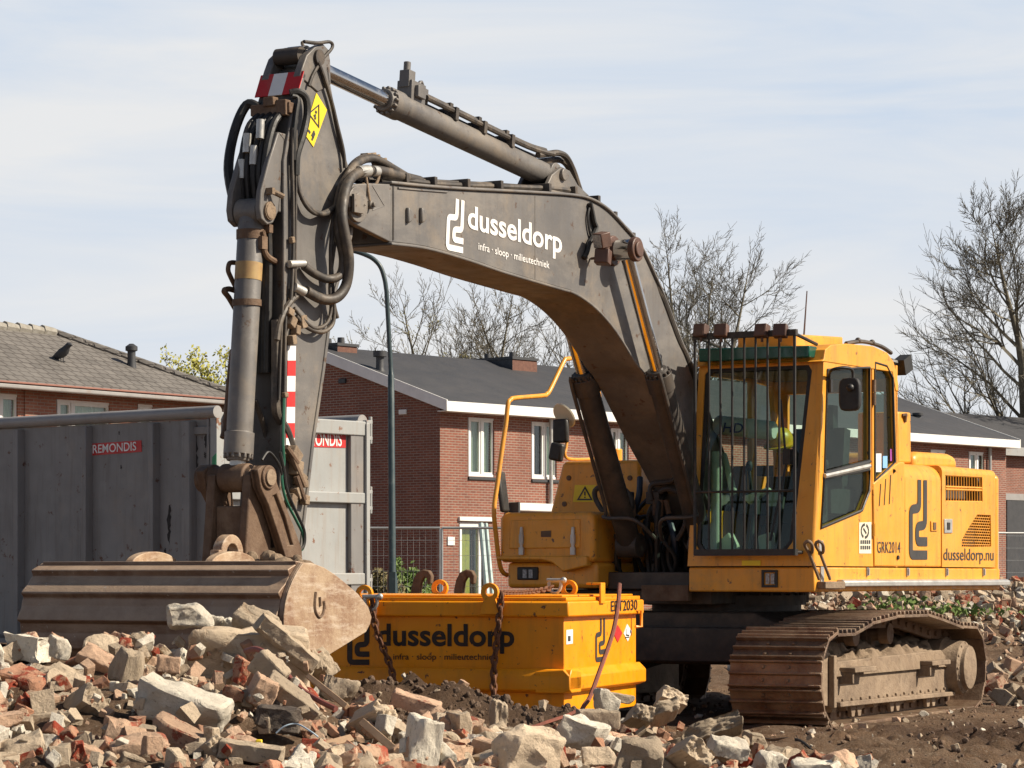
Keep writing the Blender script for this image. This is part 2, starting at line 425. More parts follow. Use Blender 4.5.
d = Vector((math.sin(R(SUN_AZ))*math.cos(R(SUN_EL)), math.cos(R(SUN_AZ))*math.cos(R(SUN_EL)), math.sin(R(SUN_EL))))
so.rotation_euler = d.to_track_quat('Z', 'Y').to_euler(); so.location = (30, -5, 30)
vs = SC.view_settings; vs.view_transform = 'Standard'; vs.look = 'None'; vs.gamma = 1; vs.exposure = .6; vs.use_curve_mapping = False
SC.render.resolution_x = 1024; SC.render.resolution_y = 768


# ------------------------------------------------------------------ ground
def fbm(x, y, s, o=4):
    return noise.fractal(Vector((x*s, y*s, 3.7)), .9, 2.1, o)

def mound(x, y, cx, cy, rx, ry, h):
    q = ((x-cx)/rx)**2+((y-cy)/ry)**2
    return h*math.exp(-q*1.3)

def ground_z(x, y, detail=True):
    A = np.interp(x, [-8, -3.2, -2, -1.1, -.5, 0, .5, .9, 1.3, 1.8, 3], [.60, .62, .62, .54, .30, .20, .17, .16, .10, .04, 0])
    sy = 3.6 if y < 14.7 else 1.9
    z = A*math.exp(-((y-14.7)/sy)**2)
    z += mound(x, y, -.9, 17.4, .9, .9, .27)+mound(x, y, .1, 17.2, 1.1, .9, .27)
    z += mound(x, y, -2.75, 14.9, .45, .6, .12)
    z += .95*smooth(27, 38, y)*smooth(1.2, 3.6, x)+.3*smooth(24, 33, y)*(1-smooth(1.2, 3.6, x))
    if y > 46: z += (.3-.95)*smooth(46, 60, y)*smooth(1.2, 3.6, x)
    if detail:
        k = 1-smooth(45, 60, y)
        if k > 0:
            tr = smooth(20.4, 21.2, y)*(1-smooth(26.5, 27.5, y))*smooth(-1.5, -.5, x)*(1-smooth(4.6, 5.2, x))
            a = .065*(1-.75*tr)*k
            dk = mound(x, y, -.1, 17.5, 1.7, 1.1, 1)+.6*mound(x, y, 3.2, 18.5, 1.6, 2.5, 1)
            z += a*fbm(x, y, 1.1, 3)+(.034+.03*dk)*(1-.6*tr)*k*fbm(x, y, 4.3, 4)
            z += .07*dk*abs(noise.noise(Vector((x*7, y*7, 1))))+.04*dk*noise.noise(Vector((x*15, y*15, 1)))
            ch = mound(x, y, 3.3, 18.2, 1.7, 2.4, 1)
            z += .12*ch*abs(fbm(x, y, 2.4, 4))+.04*ch*abs(noise.noise(Vector((x*6, y*6, 5))))
            z += .014*k*(1-.6*tr)*noise.noise(Vector((x*21, y*21, 8)))
            z += .04*k*(1-.6*tr)*noise.noise(Vector((x*11, y*11, 2)))
    return float(z)

def axis_pts(lo, hi, step, far):
    a = list(np.arange(lo, hi, step)); s = step; p = hi
    while p < far: a.append(p); s *= 1.18; p += s
    s = step; p = lo-step; b = []
    while p > -far: b.append(p); s *= 1.18; p -= s
    return b[::-1]+a
gx = axis_pts(-4.2, 6.2, .045, 900); gy = axis_pts(9.5, 27, .06, 1500)
nx, ny = len(gx), len(gy)
gv = [(x, y, ground_z(x, y)) for y in gy for x in gx]
gf = [(j*nx+i, j*nx+i+1, (j+1)*nx+i+1, (j+1)*nx+i) for j in range(ny-1) for i in range(nx-1)]
me = bpy.data.meshes.new('ground'); me.from_pydata(gv, [], gf); me.polygons.foreach_set('use_smooth', [True]*len(gf))
m, nt, b = new_mat('bare_soil'); tc = _n(nt, 'ShaderNodeTexCoord'); v = tc.outputs['Object']
col = _mix(nt, _range(nt, _noise(nt, v, .55, 6, .6), .4, .6), (.215, .13, .075), (.11, .062, .035))
col = _mix(nt, _range(nt, _noise(nt, v, 9, 8, .7), .35, .75, 0, .7), col, (.30, .22, .15))
col = _mix(nt, _range(nt, _noise(nt, v, 38, 4, .6), .60, .7, 0, .8), col, (.40, .33, .25))
col = _mix(nt, _range(nt, _noise(nt, v, 2.6, 8, .75, .6), .5, .68, 0, .75), col, (.085, .05, .03))
# darker, damp topsoil in the mound before the bin and to the right of the track
sp = _n(nt, 'ShaderNodeSeparateXYZ'); nt.links.new(v, sp.inputs[0])
def blob(cx, cy, rx, ry):
    a = _math(nt, 'POWER', _math(nt, 'DIVIDE', _math(nt, 'SUBTRACT', sp.outputs[0], cx), rx), 2)
    c = _math(nt, 'POWER', _math(nt, 'DIVIDE', _math(nt, 'SUBTRACT', sp.outputs[1], cy), ry), 2)
    q = _math(nt, 'ADD', _math(nt, 'ADD', a, c), _math(nt, 'MULTIPLY', _math(nt, 'SUBTRACT', _noise(nt, v, 2.2, 5), .5), 1.6))
    return _range(nt, q, 1.25, .55)
col = _mix(nt, _math(nt, 'MULTIPLY', blob(-.15, 17.6, 1.7, 1.3), .92), col, (.115, .072, .045))
col = _mix(nt, _math(nt, 'MULTIPLY', blob(3.6, 19.5, 1.1, 2.2), .8), col, (.075, .042, .026))
nt.links.new(col, b.inputs['Base Color']); b.inputs['Roughness'].default_value = .95; b.inputs['Specular IOR Level'].default_value = .2
bp = _n(nt, 'ShaderNodeBump'); bp.inputs['Strength'].default_value = 1; bp.inputs['Distance'].default_value = .09
nt.links.new(_noise(nt, v, 16, 10, .75), bp.inputs['Height']); nt.links.new(bp.outputs[0], b.inputs['Normal'])
me.materials.append(m); go = bpy.data.objects.new('ground', me); COL.objects.link(go)
tag(go, 'bare brown soil of the demolition site under the machine and rubble', 'ground', kind='structure')
# ------------------------------------------------------------------ excavator
EX = Frame(1.785, 23.8, 0, -30)
TR = Frame(1.785, 23.8, 0, -26)
ex = thing('excavator', 'large yellow crawler excavator with dusty grey boom and wide ditching bucket on the rubble', 'excavator', (1.785, 23.8, 0), -30)
NX, PX, NY = (-1, 0, 0), (1, 0, 0), (0, -1, 0)
YEL, BLK, DRK = MAT['yellow'], MAT['black'], MAT['dark']

# ---- undercarriage
def arc(cy, cz, r, a0, a1, n):
    return [(cy+r*math.cos(R(a0+(a1-a0)*i/n)), cz+r*math.sin(R(a0+(a1-a0)*i/n))) for i in range(n+1)]
run = arc(-1.90, .345, .345, 270, 100, 16)+[(-1.5, .685), (-1.04, .765), (-.43, .808), (.34, .806), (.70, .765), (1.2, .70)]+arc(1.58, .345, .345, 80, -90, 14)
def resample(P, n):
    P = [Vector((p[0], p[1])) for p in P]+[Vector((P[0][0], P[0][1]))]
    L = [0]
    for a, b in zip(P, P[1:]): L.append(L[-1]+(b-a).length)
    out = []
    for i in range(n):
        s = L[-1]*i/n; k = max(j for j in range(len(L)) if L[j] <= s+1e-9); k = min(k, len(P)-2)
        t = (s-L[k])/max(1e-9, L[k+1]-L[k]); p = P[k].lerp(P[k+1], t); e = P[min(k+2, len(P)-1)]-P[k]
        d = (P[k+1]-P[k]).normalized(); out.append((p, d))
    return out, L[-1]
NS = 46
slots, per = resample(run, NS); pitch = per/NS
TX0, TX1 = .92, 1.65

def make_track(side):
    tk = MB()
    # chain links: two rows of small plates inside the shoes
    for p, d in slots:
        nrm = Vector((-d.y, d.x)); c = p-nrm*(-.05)
        a = math.atan2(d.y, d.x); M = Matrix.Rotation(a, 3, 'X')
        q = p+Vector((-d.y, d.x))*0
        inn = Vector((d.y, -d.x))
        for x in (1.255-.09, 1.255+.09):
            cc = p+inn*.055
            tk.obox((side*x, cc.x, cc.y), .022, pitch*.5, .045, M)
        tk.cyl((side*(1.255-.13), (p+inn*.055).x, (p+inn*.055).y), (side*(1.255+.13), (p+inn*.055).x, (p+inn*.055).y), .022, n=8)
    t = tk.build('crawler_track', MAT['rust'], ex, rot=(0, 0, R(4)))
    sh = MB(); hp = pitch/2+.004; w = (TX1-TX0)/2
    sh.box(-w, w, -hp, hp, -.012, .012)
    for yy in (-hp+.012, 0, hp-.012):                    # three grouser bars
        sh.prism([(yy-.013, .012), (yy+.013, .012), (yy+.007, .042), (yy-.007, .042)], 0, -w, w)
    for xx in (-.10, .10):
        for yy in (-.05, .05): sh.cyl((xx, yy, .01), (xx, yy, .026), .014, n=6)
    first = None
    for p, d in slots:
        a = math.atan2(d.y, d.x)
        if first is None:
            first = sh.build('track_shoe', MAT['shoe'], t, bevel=.003, seg=1); o = first
        else:
            o = first.copy(); COL.objects.link(o); o.parent = t
        o.location = (side*(TX0+TX1)/2, p.x, p.y+.0); o.rotation_euler = (a+math.pi*1, 0, 0)
        o.rotation_euler = (a, 0, 0)
    # wheels
    fi = MB(); fi.rings([(-.06, .10), (-.06, .27), (-.04, .285), (.04, .285), (.06, .27), (.06, .10)], (side*1.255, -1.90, .345), PX, 32)
    fi.cyl((side*1.0, -1.90, .345), (side*1.5, -1.90, .345), .07)
    fi.build('idler_wheel', MAT['earth_steel'], t)
    sp = MB(); sp.cyl((side*1.20, 1.58, .345), (side*1.30, 1.58, .345), .25)
    for k in range(20):
        a = k*math.pi/10; sp.obox((side*1.25, 1.58+.255*math.cos(a), .345+.255*math.sin(a)), .03, .03, .03, Matrix.Rotation(a, 3, 'X'))
    sp.rings([(0, .26), (.12, .26), (.15, .235), (.28, .225), (.30, .19), (.335, .185), (.345, .14)], (side*1.28, 1.58, .345), (side, 0, 0), 36)
    for k in range(12):
        a = k*math.pi/6; sp.cyl((side*1.56, 1.58+.207*math.cos(a), .345+.207*math.sin(a)), (side*1.575, 1.58+.207*math.cos(a), .345+.207*math.sin(a)), .014, n=6)
    sp.build('drive_sprocket', MAT['earth_steel'], t, bevel=.004)
    for y in (-.72, .12):
        cr = MB(); cr.rings([(-.13, .085), (-.05, .085), (-.05, .06), (.05, .06), (.05, .085), (.13, .085)], (side*1.255, y, .66), PX, 20)
        cr.box(side*1.2, side*1.24, y-.05, y+.05, .5, .66); cr.build('carrier_roller', MAT['rust'], t)
    for k in range(9):
        y = -1.36+k*.33; ro = MB()
        ro.rings([(-.17, .09), (-.09, .09), (-.09, .105), (-.07, .105), (-.06, .075), (.06, .075), (.07, .105), (.09, .105), (.09, .09), (.17, .085), (.175, .05)], (side*1.255, y, .165), PX, 20)
        ro.build('track_roller', MAT['earth_steel'], t)
    return t

for side in (1, -1):
    t = make_track(side)
    fr = MB(); s = side
    xo, xi = (1.46, 1.04)
    side_poly = [(-1.72, .13), (1.47, .13), (1.47, .40), (1.30, .52), (-1.30, .50), (-1.62, .47), (-1.72, .42)]
    fr.prism([(-1.44, .16), (1.47, .135), (1.47, .40), (1.25, .50), (-1.36, .47), (-1.44, .40)], 0, s*xi, s*xo)
    fr.prism([(-1.44, .125), (1.49, .105), (1.49, .14), (-1.44, .165)], 0, s*xi, s*(xo+.05))
    fr.prism([(-2.02, .17), (-1.44, .13), (-1.44, .53), (-1.60, .565), (-1.85, .56), (-2.02, .50)], 0, s*1.36, s*1.43)  # idler yoke
    fr.prism([(-1.50, .12), (-1.44, .12), (-1.44, .52), (-1.50, .52)], 0, s*1.43, s*1.48)
    for y0 in (-1.33, .60):
        fr.box(s*xo, s*(xo+.13), y0, y0+.50, .385, .425); fr.box(s*xo, s*(xo+.11), y0+.0, y0+.03, .3, .385)
    fr.prism([(1.38, .28), (1.52, .28), (1.52, .34), (1.38, .34)], 0, s*xo, s*(xo+.12))
    for k in range(3):
        y = -1.02+k*.95; fr.prism([(y, .03), (y+.06, .03), (y+.11, .135), (y-.04, .14)], 0, s*(1.42), s*1.455)
        fr.prism([(y+.15, .03), (y+.21, .03), (y+.25, .135), (y+.10, .14)], 0, s*(1.42), s*1.455)
    for k in range(14): fr.cyl((s*(xo+.03), -1.34+k*.215, .16), (s*(xo+.03), -1.34+k*.215, .185), .013, n=6)
    f = fr.build('track_frame', MAT['earth_steel'], ex, bevel=.006, rot=(0, 0, R(4)))
    # earth heaped on the frame
    n1, n2 = 150, 26; hv, hf = [], []
    for i in range(n1):
        for j in range(n2):
            y = -1.45+i/(n1-1)*2.85; u = j/(n2-1); x = 1.02+u*.47
            prof = .63-.20*u**1.5+.09*noise.noise(Vector((y*3, u*2, side)))+.05*noise.noise(Vector((y*9, u*6, side)))+.03*noise.noise(Vector((y*22, u*12, side)))
            prof -= .10*smooth(-1.2, -1.45, y)+.10*smooth(1.1, 1.4, y)
            if j == n2-1: prof = .36
            hv.append((s*x, y, prof))
    for i in range(n1-1):
        for j in range(n2-1):
            a = i*n2+j; hf.append((a, a+1, a+n2+1, a+n2))
    mu = MB(); mu.add(hv, hf); mu.build('caked_mud', MAT['mud'], f, angle=80)

ub = MB()
ub.prism([(-.86, .42), (.86, .42), (.86, .74), (.62, .84), (-.62, .84), (-.86, .74)], 1, -.95, .95)
ub.prism([(-1.1, .30), (-.75, .40), (-.75, .66), (-1.1, .55)], 1, -.7, .7); ub.prism([(1.1, .30), (.75, .40), (.75, .66), (1.1, .55)], 1, -.7, .7)
ub.box(-.80, .60, -1.06, -.95, .44, .72)
ub.build('carbody', MAT['dark'], ex, bevel=.015, rot=(0, 0, R(4)))
sb = MB(); sb.rings([(0, .62), (.07, .62), (.07, .66), (.15, .66), (.15, .58), (.22, .58)], (0, 0, .82), (0, 0, 1), 48)
for k in range(36):
    a = k*math.pi/18; sb.cyl((.64*math.cos(a), .64*math.sin(a), .97), (.64*math.cos(a), .64*math.sin(a), .99), .018, n=6)
sb.build('slewing_ring', DRK, ex)

# ---- upper platform
pf = MB()
pf.box(-1.30, 1.30, -.55, 2.62, 1.02, 1.20); pf.box(-.52, .30, -1.12, -.55, 1.02, 1.16)
pf.prism([(-.85, 1.16), (.25, 1.16), (.25, 1.75), (.05, 1.95), (-.12, 1.7), (-.5, 1.4), (-.85, 1.3)], 0, .24, .285)
pf.prism([(-.85, 1.16), (.25, 1.16), (.25, 1.75), (.05, 1.95), (-.12, 1.7), (-.5, 1.4), (-.85, 1.3)], 0, -.285, -.24)
pf.box(-.50, .29, -.1, .4, 1.2, 1.75); pf.box(-1.25, .35, -1.0, .9, .90, 1.018)
pf.build('upper_platform', DRK, ex, bevel=.01)
fp = MB(); a = EX.xz([(643, 585), (690, 585), (690, 601), (643, 601)], -1.16); fp.prism(a, 1, -1.19, -1.13); fp.build('front_plate', MAT['rust'], ex, bevel=.004)

sk = MB()
sk.box(1.33, 1.385, -1.30, 2.72, 1.005, 1.195); sk.box(.308, 1.384, -1.325, -1.27, 1.005, 1.195)
o = sk.build('platform_skirt', YEL, ex, bevel=.012)
for px in (867, 907, 946, 983):
    p = EX.X(px, 575, 1.386); hg = MB(); hg.box(1.386, 1.396, p.y-.018, p.y+.018, 1.13, 1.195); hg.cyl((1.40, p.y, 1.135), (1.40, p.y, 1.19), .011, n=8); hg.build('hinge', MAT['alu'], o)
hg = MB(); hg.box(1.386, 1.394, -1.22, -1.16, 1.08, 1.2); hg.build('hinge', MAT['alu'], o)
st = MB(); st.box(1.386, 1.46, -1.28, -.90, 1.03, 1.085); st.build('step_base', MAT['earth_steel'], o, bevel=.006)
st = MB(); st.prism([(1.386, 1.045), (1.455, 1.045), (1.455, 1.085), (1.43, 1.10), (1.386, 1.10)], 1, -.895, 2.80); st.build('side_step', MAT['alu'], o, bevel=.008)
hl = MB(); a = EX.xz([(762, 570), (778, 570), (778, 587.5), (762, 587.5)], -1.326)
hl.panel(a, [EX.xz([(764.5, 572.5), (775.5, 572.5), (775.5, 585), (764.5, 585)], -1.326)], 1, -1.34, -1.326)
q = hl.build('lamp_surround', BLK, o, bevel=.003)
for x0, x1 in ((765.8, 769.6), (770.8, 774.6)):
    l = MB(); l.prism(EX.xz([(x0, 573.5), (x1, 573.5), (x1, 584), (x0, 584)], -1.33), 1, -1.336, -1.327); l.build('lamp_lens', MAT['lens'], q, bevel=.002)
l = MB(); l.prism(EX.xz([(742, 560.5), (760.5, 560.5), (760.5, 565.5), (742, 565.5)], -1.35), 1, -1.353, -1.346); l.build('yellow_sticker', MAT['sticker_yellow'], ex)
# step rails by the door
sr = MB()
for dx in (0, 11):
    P = [EX.X(px+dx, py, v) for px, py, v in ((819, 579, 1.43), (814, 566, 1.44), (809, 553, 1.44), (805, 546, 1.45), (805.5, 542.5, 1.49), (809, 541.5, 1.53), (812, 545, 1.53), (812, 552, 1.46), (809, 553, 1.44))]
    sr.tube(spline(P, 5), .013, 8)
sr.build('step_handle', MAT['earth_steel'], ex)

# ---- engine house
def rprofile(x, z0, z1, r, n=6):
    pts = [(-x, z0), (x, z0)]
    pts += [(x-r+r*math.cos(i*math.pi/2/n), z1-r+r*math.sin(i*math.pi/2/n)) for i in range(n+1)]
    pts += [(-x+r-r*math.sin(i*math.pi/2/n), z1-r+r*math.cos(i*math.pi/2/n)) for i in range(n+1)]
    return pts
hb = MB(); hb.prism(rprofile(1.25, 1.20, 2.04, .12), 1, .40, 2.62); core = hb.build('engine_housing', DRK, ex)
hd = MB(); hd.prism(rprofile(1.385, 1.205, 2.065, .14), 1, .497, 1.306)
hood = hd.build('service_door', YEL, ex, bevel=.012, seg=3)
hd = MB()
pA = [(-.155, 1.205)]+EX.yz([(873, 483), (895, 464.5)], 1.385)+[(.38, 2.065), (.484, 2.065), (.484, 1.205)]
hd.prism(pA, 0, 1.335, 1.392); sideA = hd.build('side_panel', YEL, ex, bevel=.012, seg=3)
# rear service door with its openings
sl_ = [(945, 475), (982, 477), (982.5, 502), (945.2, 501.5)]
me_ = [(977, 514.5), (990.5, 515), (991, 546.5), (961.5, 547), (961.8, 540), (966, 531.5)]
hd = MB(); hd.panel([(1.32, 1.205), (2.598, 1.205), (2.598, 2.012), (1.32, 2.012)], [EX.yz(sl_, 1.385), EX.yz(me_, 1.385)], 0, 1.357, 1.387)
hd.prism([p for p in rprofile(1.387, 2.012, 2.068, .055)], 1, 1.32, 2.598)
door = hd.build('rear_service_door', YEL, ex)
gr = MB()
P = [EX.X(*p, 1.376) for p in sl_]
for i in range(15):
    t = i/14; a = P[0].lerp(P[1], t); b = P[3].lerp(P[2], t); gr.tube([a, b], .0055, 6)
for t in (.0, .44, .54, 1.0): gr.tube([P[0].lerp(P[3], t), P[1].lerp(P[2], t)], .010, 6)
gr.build('slotted_grille', YEL, door)
gr = MB(); y0, y1 = min(p[0] for p in EX.yz(me_, 1.385)), max(p[0] for p in EX.yz(me_, 1.385)); E = EX.yz(me_, 1.376)
zb = E[3][1]; zt = E[0][1]
def left_edge(z):
    for (a, b) in ((E[3], E[4]), (E[4], E[5]), (E[5], E[0])):
        if b[1] != a[1] and min(a[1], b[1])-1e-6 <= z <= max(a[1], b[1])+1e-6: return a[0]+(b[0]-a[0])*(z-a[1])/(b[1]-a[1])
    return y1
for i in range(13):
    z = zb+(zt-zb)*i/12; gr.tube([(1.376, left_edge(z), z), (1.376, y1, z)], .0045, 6)
    if i < 12:
        zz = z+(zt-zb)/12; yy = y1-(.02 if i % 2 else .045)
        while yy > left_edge(z)+.02: gr.tube([(1.376, yy, z), (1.376, yy, zz)], .0045, 6); yy -= .05
gr.build('mesh_grille', YEL, door)
cw = MB()
cp = [(1.387, 2.612)]+[(1.387-.30*(1-math.cos(i*math.pi/2/8)), 2.66+.17*math.sin(i*math.pi/2/8)) for i in range(9)]
cp = cp+[(-x, y) for x, y in cp[::-1]]
cw.prism(cp, 2, 1.06, 2.03); cwo = cw.build('counterweight', YEL, ex, bevel=.06, seg=4)
# handles, locks
for px, py, w_, h_ in ((934, 526, 6.5, 10), (948, 526, 8, 14)):
    P = EX.yz([(px-w_/2, py-h_/2), (px+w_/2, py-h_/2), (px+w_/2, py+h_/2), (px-w_/2, py+h_/2)], 1.39)
    hm = MB(); hm.prism(P, 0, 1.386, 1.396); par = hood if px < 940 else door
    hn = hm.build('lock_plate', YEL if px < 940 else MAT['alu'], par, bevel=.003)
    c = EX.X(px+.5, py, 1.397); k = MB(); k.prism([(c.y-.03, c.z-.03), (c.y+.03, c.z-.03), (c.y+.03, c.z+.03), (c.y-.03, c.z+.03)], 0, 1.396, 1.402); k.build('lock_recess', BLK if px > 940 else MAT['rust'], hn)
lv = MB()
for px, y0, y1 in ((879, 484, 506), (884, 479, 505), (889, 475, 504)):
    a, b = EX.X(px, y1, 1.392), EX.X(px+1.5, y0, 1.392); lv.tube([a, b], .007, 5)
lv.build('louvre', DRK, sideA)
kn = MB(); c = EX.X(897.5, 557.5, 1.393); kn.cyl(c, c+Vector((.012, 0, 0)), .018, n=10); kn.cyl(EX.X(894, 471, 1.39), EX.X(894, 471, 1.40), .016, n=8); kn.build('lock', BLK, sideA)
# raised covers on top
tp = MB(); P = EX.yz([(914, 470), (914, 455), (919, 451.5), (950, 453.5), (957, 457), (958, 470)], 1.1); tp.prism(P, 0, .2, 1.1); tp.build('engine_cover', YEL, ex, bevel=.05, seg=3)
ib = MB(); P = EX.yz([(898, 463), (898, 411.5), (911, 412.5), (911.5, 463)], 1.15); ib.prism(P, 0, .78, 1.15); q = ib.build('air_intake_box', YEL, ex, bevel=.015)
k = MB(); c = EX.X(903.5, 418, 1.152); k.tube([c+Vector((0, -.03, .02)), c+Vector((.02, 0, .03)), c+Vector((.0, .03, -.03))], .016, 6); k.build('latch', MAT['rust'], q)
# writing on the flank
lettering('registration_lettering', 'GRK2014', MAT['letter_dark'], sideA, EX.X(877, 552.8, 1.392), EX.X(900, 552.8, 1.392), EX.X(877, 541.5, 1.392), PX, .0, space=1.05)
lettering('web_address_lettering', 'dusseldorp.nu', MAT['letter_dark'], door, EX.X(943.2, 560, 1.387), EX.X(993.3, 560.3, 1.387), EX.X(943.2, 548.2, 1.387), PX, .004)
O, U, V = EX.X(908.2, 559.5, 1.386), EX.X(927, 559.5, 1.386), EX.X(908.2, 479, 1.386)
emblem('firm_mark', MAT['letter_dark'], hood, O, U-O, V-O, PX)
# safety sticker on the door
sg = MB(); P = EX.yz([(859, 522), (871.3, 522), (871.3, 553.5), (859, 553.5)], 1.40)

# ---- cab
def strip(P, v): return EX.yz(P, v)
XC = 1.385
front_b, front_t = (-1.345, 1.205), (-1.135, 2.80)
roofl = [(-1.16, 2.80), (-1.13, 2.88), (-1.02, 2.925), (-.72, 2.955), (-.18, 2.972), (.108, 2.94), (.235, 2.883), (.30, 2.80)]
door_out = [(-1.30, 1.205)]+EX.yz([(823.5, 362), (871, 361), (871.6, 500)], XC)+[(-.17, 1.205)]
up = EX.yz([(827, 370), (869, 367.5), (869, 461.5), (824, 473.5)], XC)
lo = EX.yz([(823.3, 478.5), (869, 469.5), (869, 491), (861.5, 510.5), (820.3, 528)], XC)
d_ = MB(); d_.panel(door_out, [up, lo], 0, 1.335, XC); cabdoor = d_.build('cab_door', YEL, ex)
seal = MB()
for loop, v in ((up, XC+.004), (lo, XC+.004)):
    L = [(v, *p) for p in loop]; seal.tube(L+[L[0], L[1]], .011, 6)
seal.tube([(XC+.004, *p) for p in (up[3], up[2])], .018, 6)
seal.build('window_seal', BLK, cabdoor)
g = MB(); g.prism(up, 0, 1.36, 1.364); g.prism(lo, 0, 1.36, 1.364); g.build('door_glass', MAT['sideglass'], cabdoor)
sl2 = MB(); sl2.tube([EX.X(824, 476, 1.392), EX.X(869, 466, 1.392)], .022, 8); sl2.build('sliding_window_rail', MAT['alu'], cabdoor)
dh = MB(); P = EX.yz([(818.5, 540.5), (822.5, 540.5), (822.5, 554), (818.5, 554)], XC+.003); dh.prism(P, 0, XC, XC+.012); dh.build('door_handle', MAT['alu'], cabdoor, bevel=.003)
for px, py in ((872.5, 386), (872.5, 399), (872.5, 530)):
    h = MB(); c = EX.X(px, py, XC); h.cyl((XC+.012, c.y, c.z-.05), (XC+.012, c.y, c.z+.05), .018, n=10); h.build('door_hinge', MAT['rust'] if py < 500 else YEL, cabdoor)
# safety notice on the door
P = EX.yz([(859, 522.5), (871.1, 522), (871.1, 553.5), (859, 553.5)], XC+.002)
s_ = MB(); s_.prism(P, 0, XC+.001, XC+.004); s_ = s_.build('safety_sticker', MAT['offwhite'], cabdoor)
mk = MB(); c = EX.X(865, 531, XC+.006)
for i in range(16):
    a0, a1 = i*math.pi/8, (i+1)*math.pi/8
    if i in (3, 11): continue
    mk.ribbon([c+Vector((0, .075*math.cos(a), .052*math.sin(a))) for a in (a0, a1)], .022, PX)
mk.ribbon([c+Vector((0, -.03, .02)), c+Vector((0, .03, -.02))], .02, PX)
for r_ in range(2):
    for i in range(5): mk.ribbon([EX.X(860.6+i*2.1, 542+r_*5.5, XC+.006), EX.X(862.0+i*2.1, 542+r_*5.5, XC+.006)], .03, PX)
mk.build('safety_print', MAT['letter_dark'], s_, shade=False)
# rear side frame of the cab
cf = MB()
rear_out = EX.yz([(872.4, 490), (872.2, 355), (886, 360), (893, 372), (897, 385), (898, 470)], XC)
qw = EX.yz([(874.5, 362.5), (886, 366), (892.3, 378), (894.5, 462), (889, 468), (874.5, 481)], XC)
cf.panel(rear_out, [qw], 0, 1.335, XC)
# far side: same openings
fy = [(-1.30, 1.205), (-1.12, 2.80), (.20, 2.80), (.36, 2.1), (.36, 1.205)]
cf.panel(fy, [[(-1.16, 1.65), (-1.02, 2.72), (-.25, 2.72), (-.25, 1.65)], [(-.17, 1.95), (-.17, 2.72), (.16, 2.70), (.26, 2.1), (.26, 1.95)]], 0, .308, .35)
# rear wall with window
cf.panel([(.308, 1.2), (XC, 1.2), (XC, 2.85), (.308, 2.85)], [[(.42, 2.0), (1.28, 2.0), (1.28, 2.75), (.42, 2.75)]], 1, .30, .34)
# front frame, leaning back
def lean(x, z): return (x, -1.345+(z-1.205)*.1315, z)
outer = [(.308, 1.205), (1.36, 1.205), (1.372, 2.80), (.308, 2.80)]
hole = [(.37, 1.37), (.41, 1.31), (1.14, 1.31), (1.20, 1.39), (1.285, 2.72), (1.255, 2.765), (.40, 2.765), (.36, 2.72)]
n0 = len(cf.v); cf.panel(outer, [hole], 1, 0, .06)
for i in range(n0, len(cf.v)):
    x, y, z = cf.v[i]; cf.v[i] = (x, y+lean(x, z)[1], z)
# rounded near corner post
cf.tube([(1.352, -1.312, 1.205), (1.352, -1.10, 2.80)], .034, 12)
cabf = cf.build('cab_frame', YEL, ex)
g = MB(); g.prism(qw, 0, 1.36, 1.364); g.build('quarter_glass', MAT['sideglass'], cabf)
sm = MB(); L = [(XC+.004, *p) for p in qw]; sm.tube(L+[L[0], L[1]], .010, 6); sm.build('window_seal', BLK, cabf)
for P, m_, nm in (([(874.8, 453.5), (881.5, 453.5), (881.5, 472), (874.8, 472)], 'white', 'white_notice'), ([(883, 456), (887.5, 456), (887.5, 468), (883, 468)], 'sky_blue', 'blue_sticker'), ([(890.5, 449), (894.3, 449), (894.3, 461), (890.5, 461)], 'magenta', 'pink_sticker')):
    if m_ not in MAT: MAT[m_] = pm(m_+'_print', (.25, .5, .8) if m_ == 'sky_blue' else (.45, .10, .42), None, 5, .5, bump=0)
    q = MB(); q.prism(EX.yz(P, 1.37), 0, 1.3655, 1.369); q.build(nm, MAT[m_], cabf)
# windscreen and its dark rubber surround
g = MB(); n0 = 0; g.panel(hole, [], 1, .03, .034)
g.v = [(x, y+lean(x, z)[1], z) for x, y, z in g.v]; ws = g.build('windscreen', MAT['cabglass'], cabf)
sm = MB(); inner = [(.40, 1.39), (.44, 1.335), (1.11, 1.335), (1.165, 1.40), (1.245, 2.70), (1.22, 2.74), (.43, 2.74), (.395, 2.70)]
sm.panel([(x+.0, z) for x, z in hole], [inner], 1, .016, .028); sm.v = [(x, y+lean(x, z)[1], z) for x, y, z in sm.v]; sm.build('windscreen_seal', BLK, cabf)
wp = MB(); wp.tube([lean(1.02, 1.4), lean(1.12, 2.0), lean(1.04, 2.5)], .010, 6); wp.obox(lean(1.13, 2.05), .03, .03, .06); wp.v = [(x, y-.02, z) for x, y, z in wp.v]; wp.build('wiper', BLK, cabf)
# roof
rf = MB(); rf.prism([(-1.20, 2.785)]+roofl+[(.345, 2.70), (.345, 2.64), (.29, 2.64), (.22, 2.79)], 0, .30, 1.392)
roof = rf.build('cab_roof', YEL, ex, bevel=.05, seg=4, angle=50)
vz = MB(); vz.prism([(.36, 2.815), (1.31, 2.815), (1.31, 2.905), (.36, 2.92)], 1, -1.255, -1.10); vz.build('sun_visor', MAT['green_tint'], roof, bevel=.01)
ht = MB(); P = EX.yz([(795, 347), (795, 334), (843, 337), (843, 347)], 1.05); ht.prism(P, 0, .55, 1.05); ht.build('roof_hatch', YEL, roof, bevel=.012)
rl = MB(); rl.tube(spline([EX.X(846, 343.5, 1.2), EX.X(862, 341.5, 1.2), EX.X(880, 346, 1.2), EX.X(891, 353, 1.2)], 5), .018, 6)
for px, py in ((858, 341), (872, 343)): rl.ball(EX.X(px, py-.5, 1.2), .025)
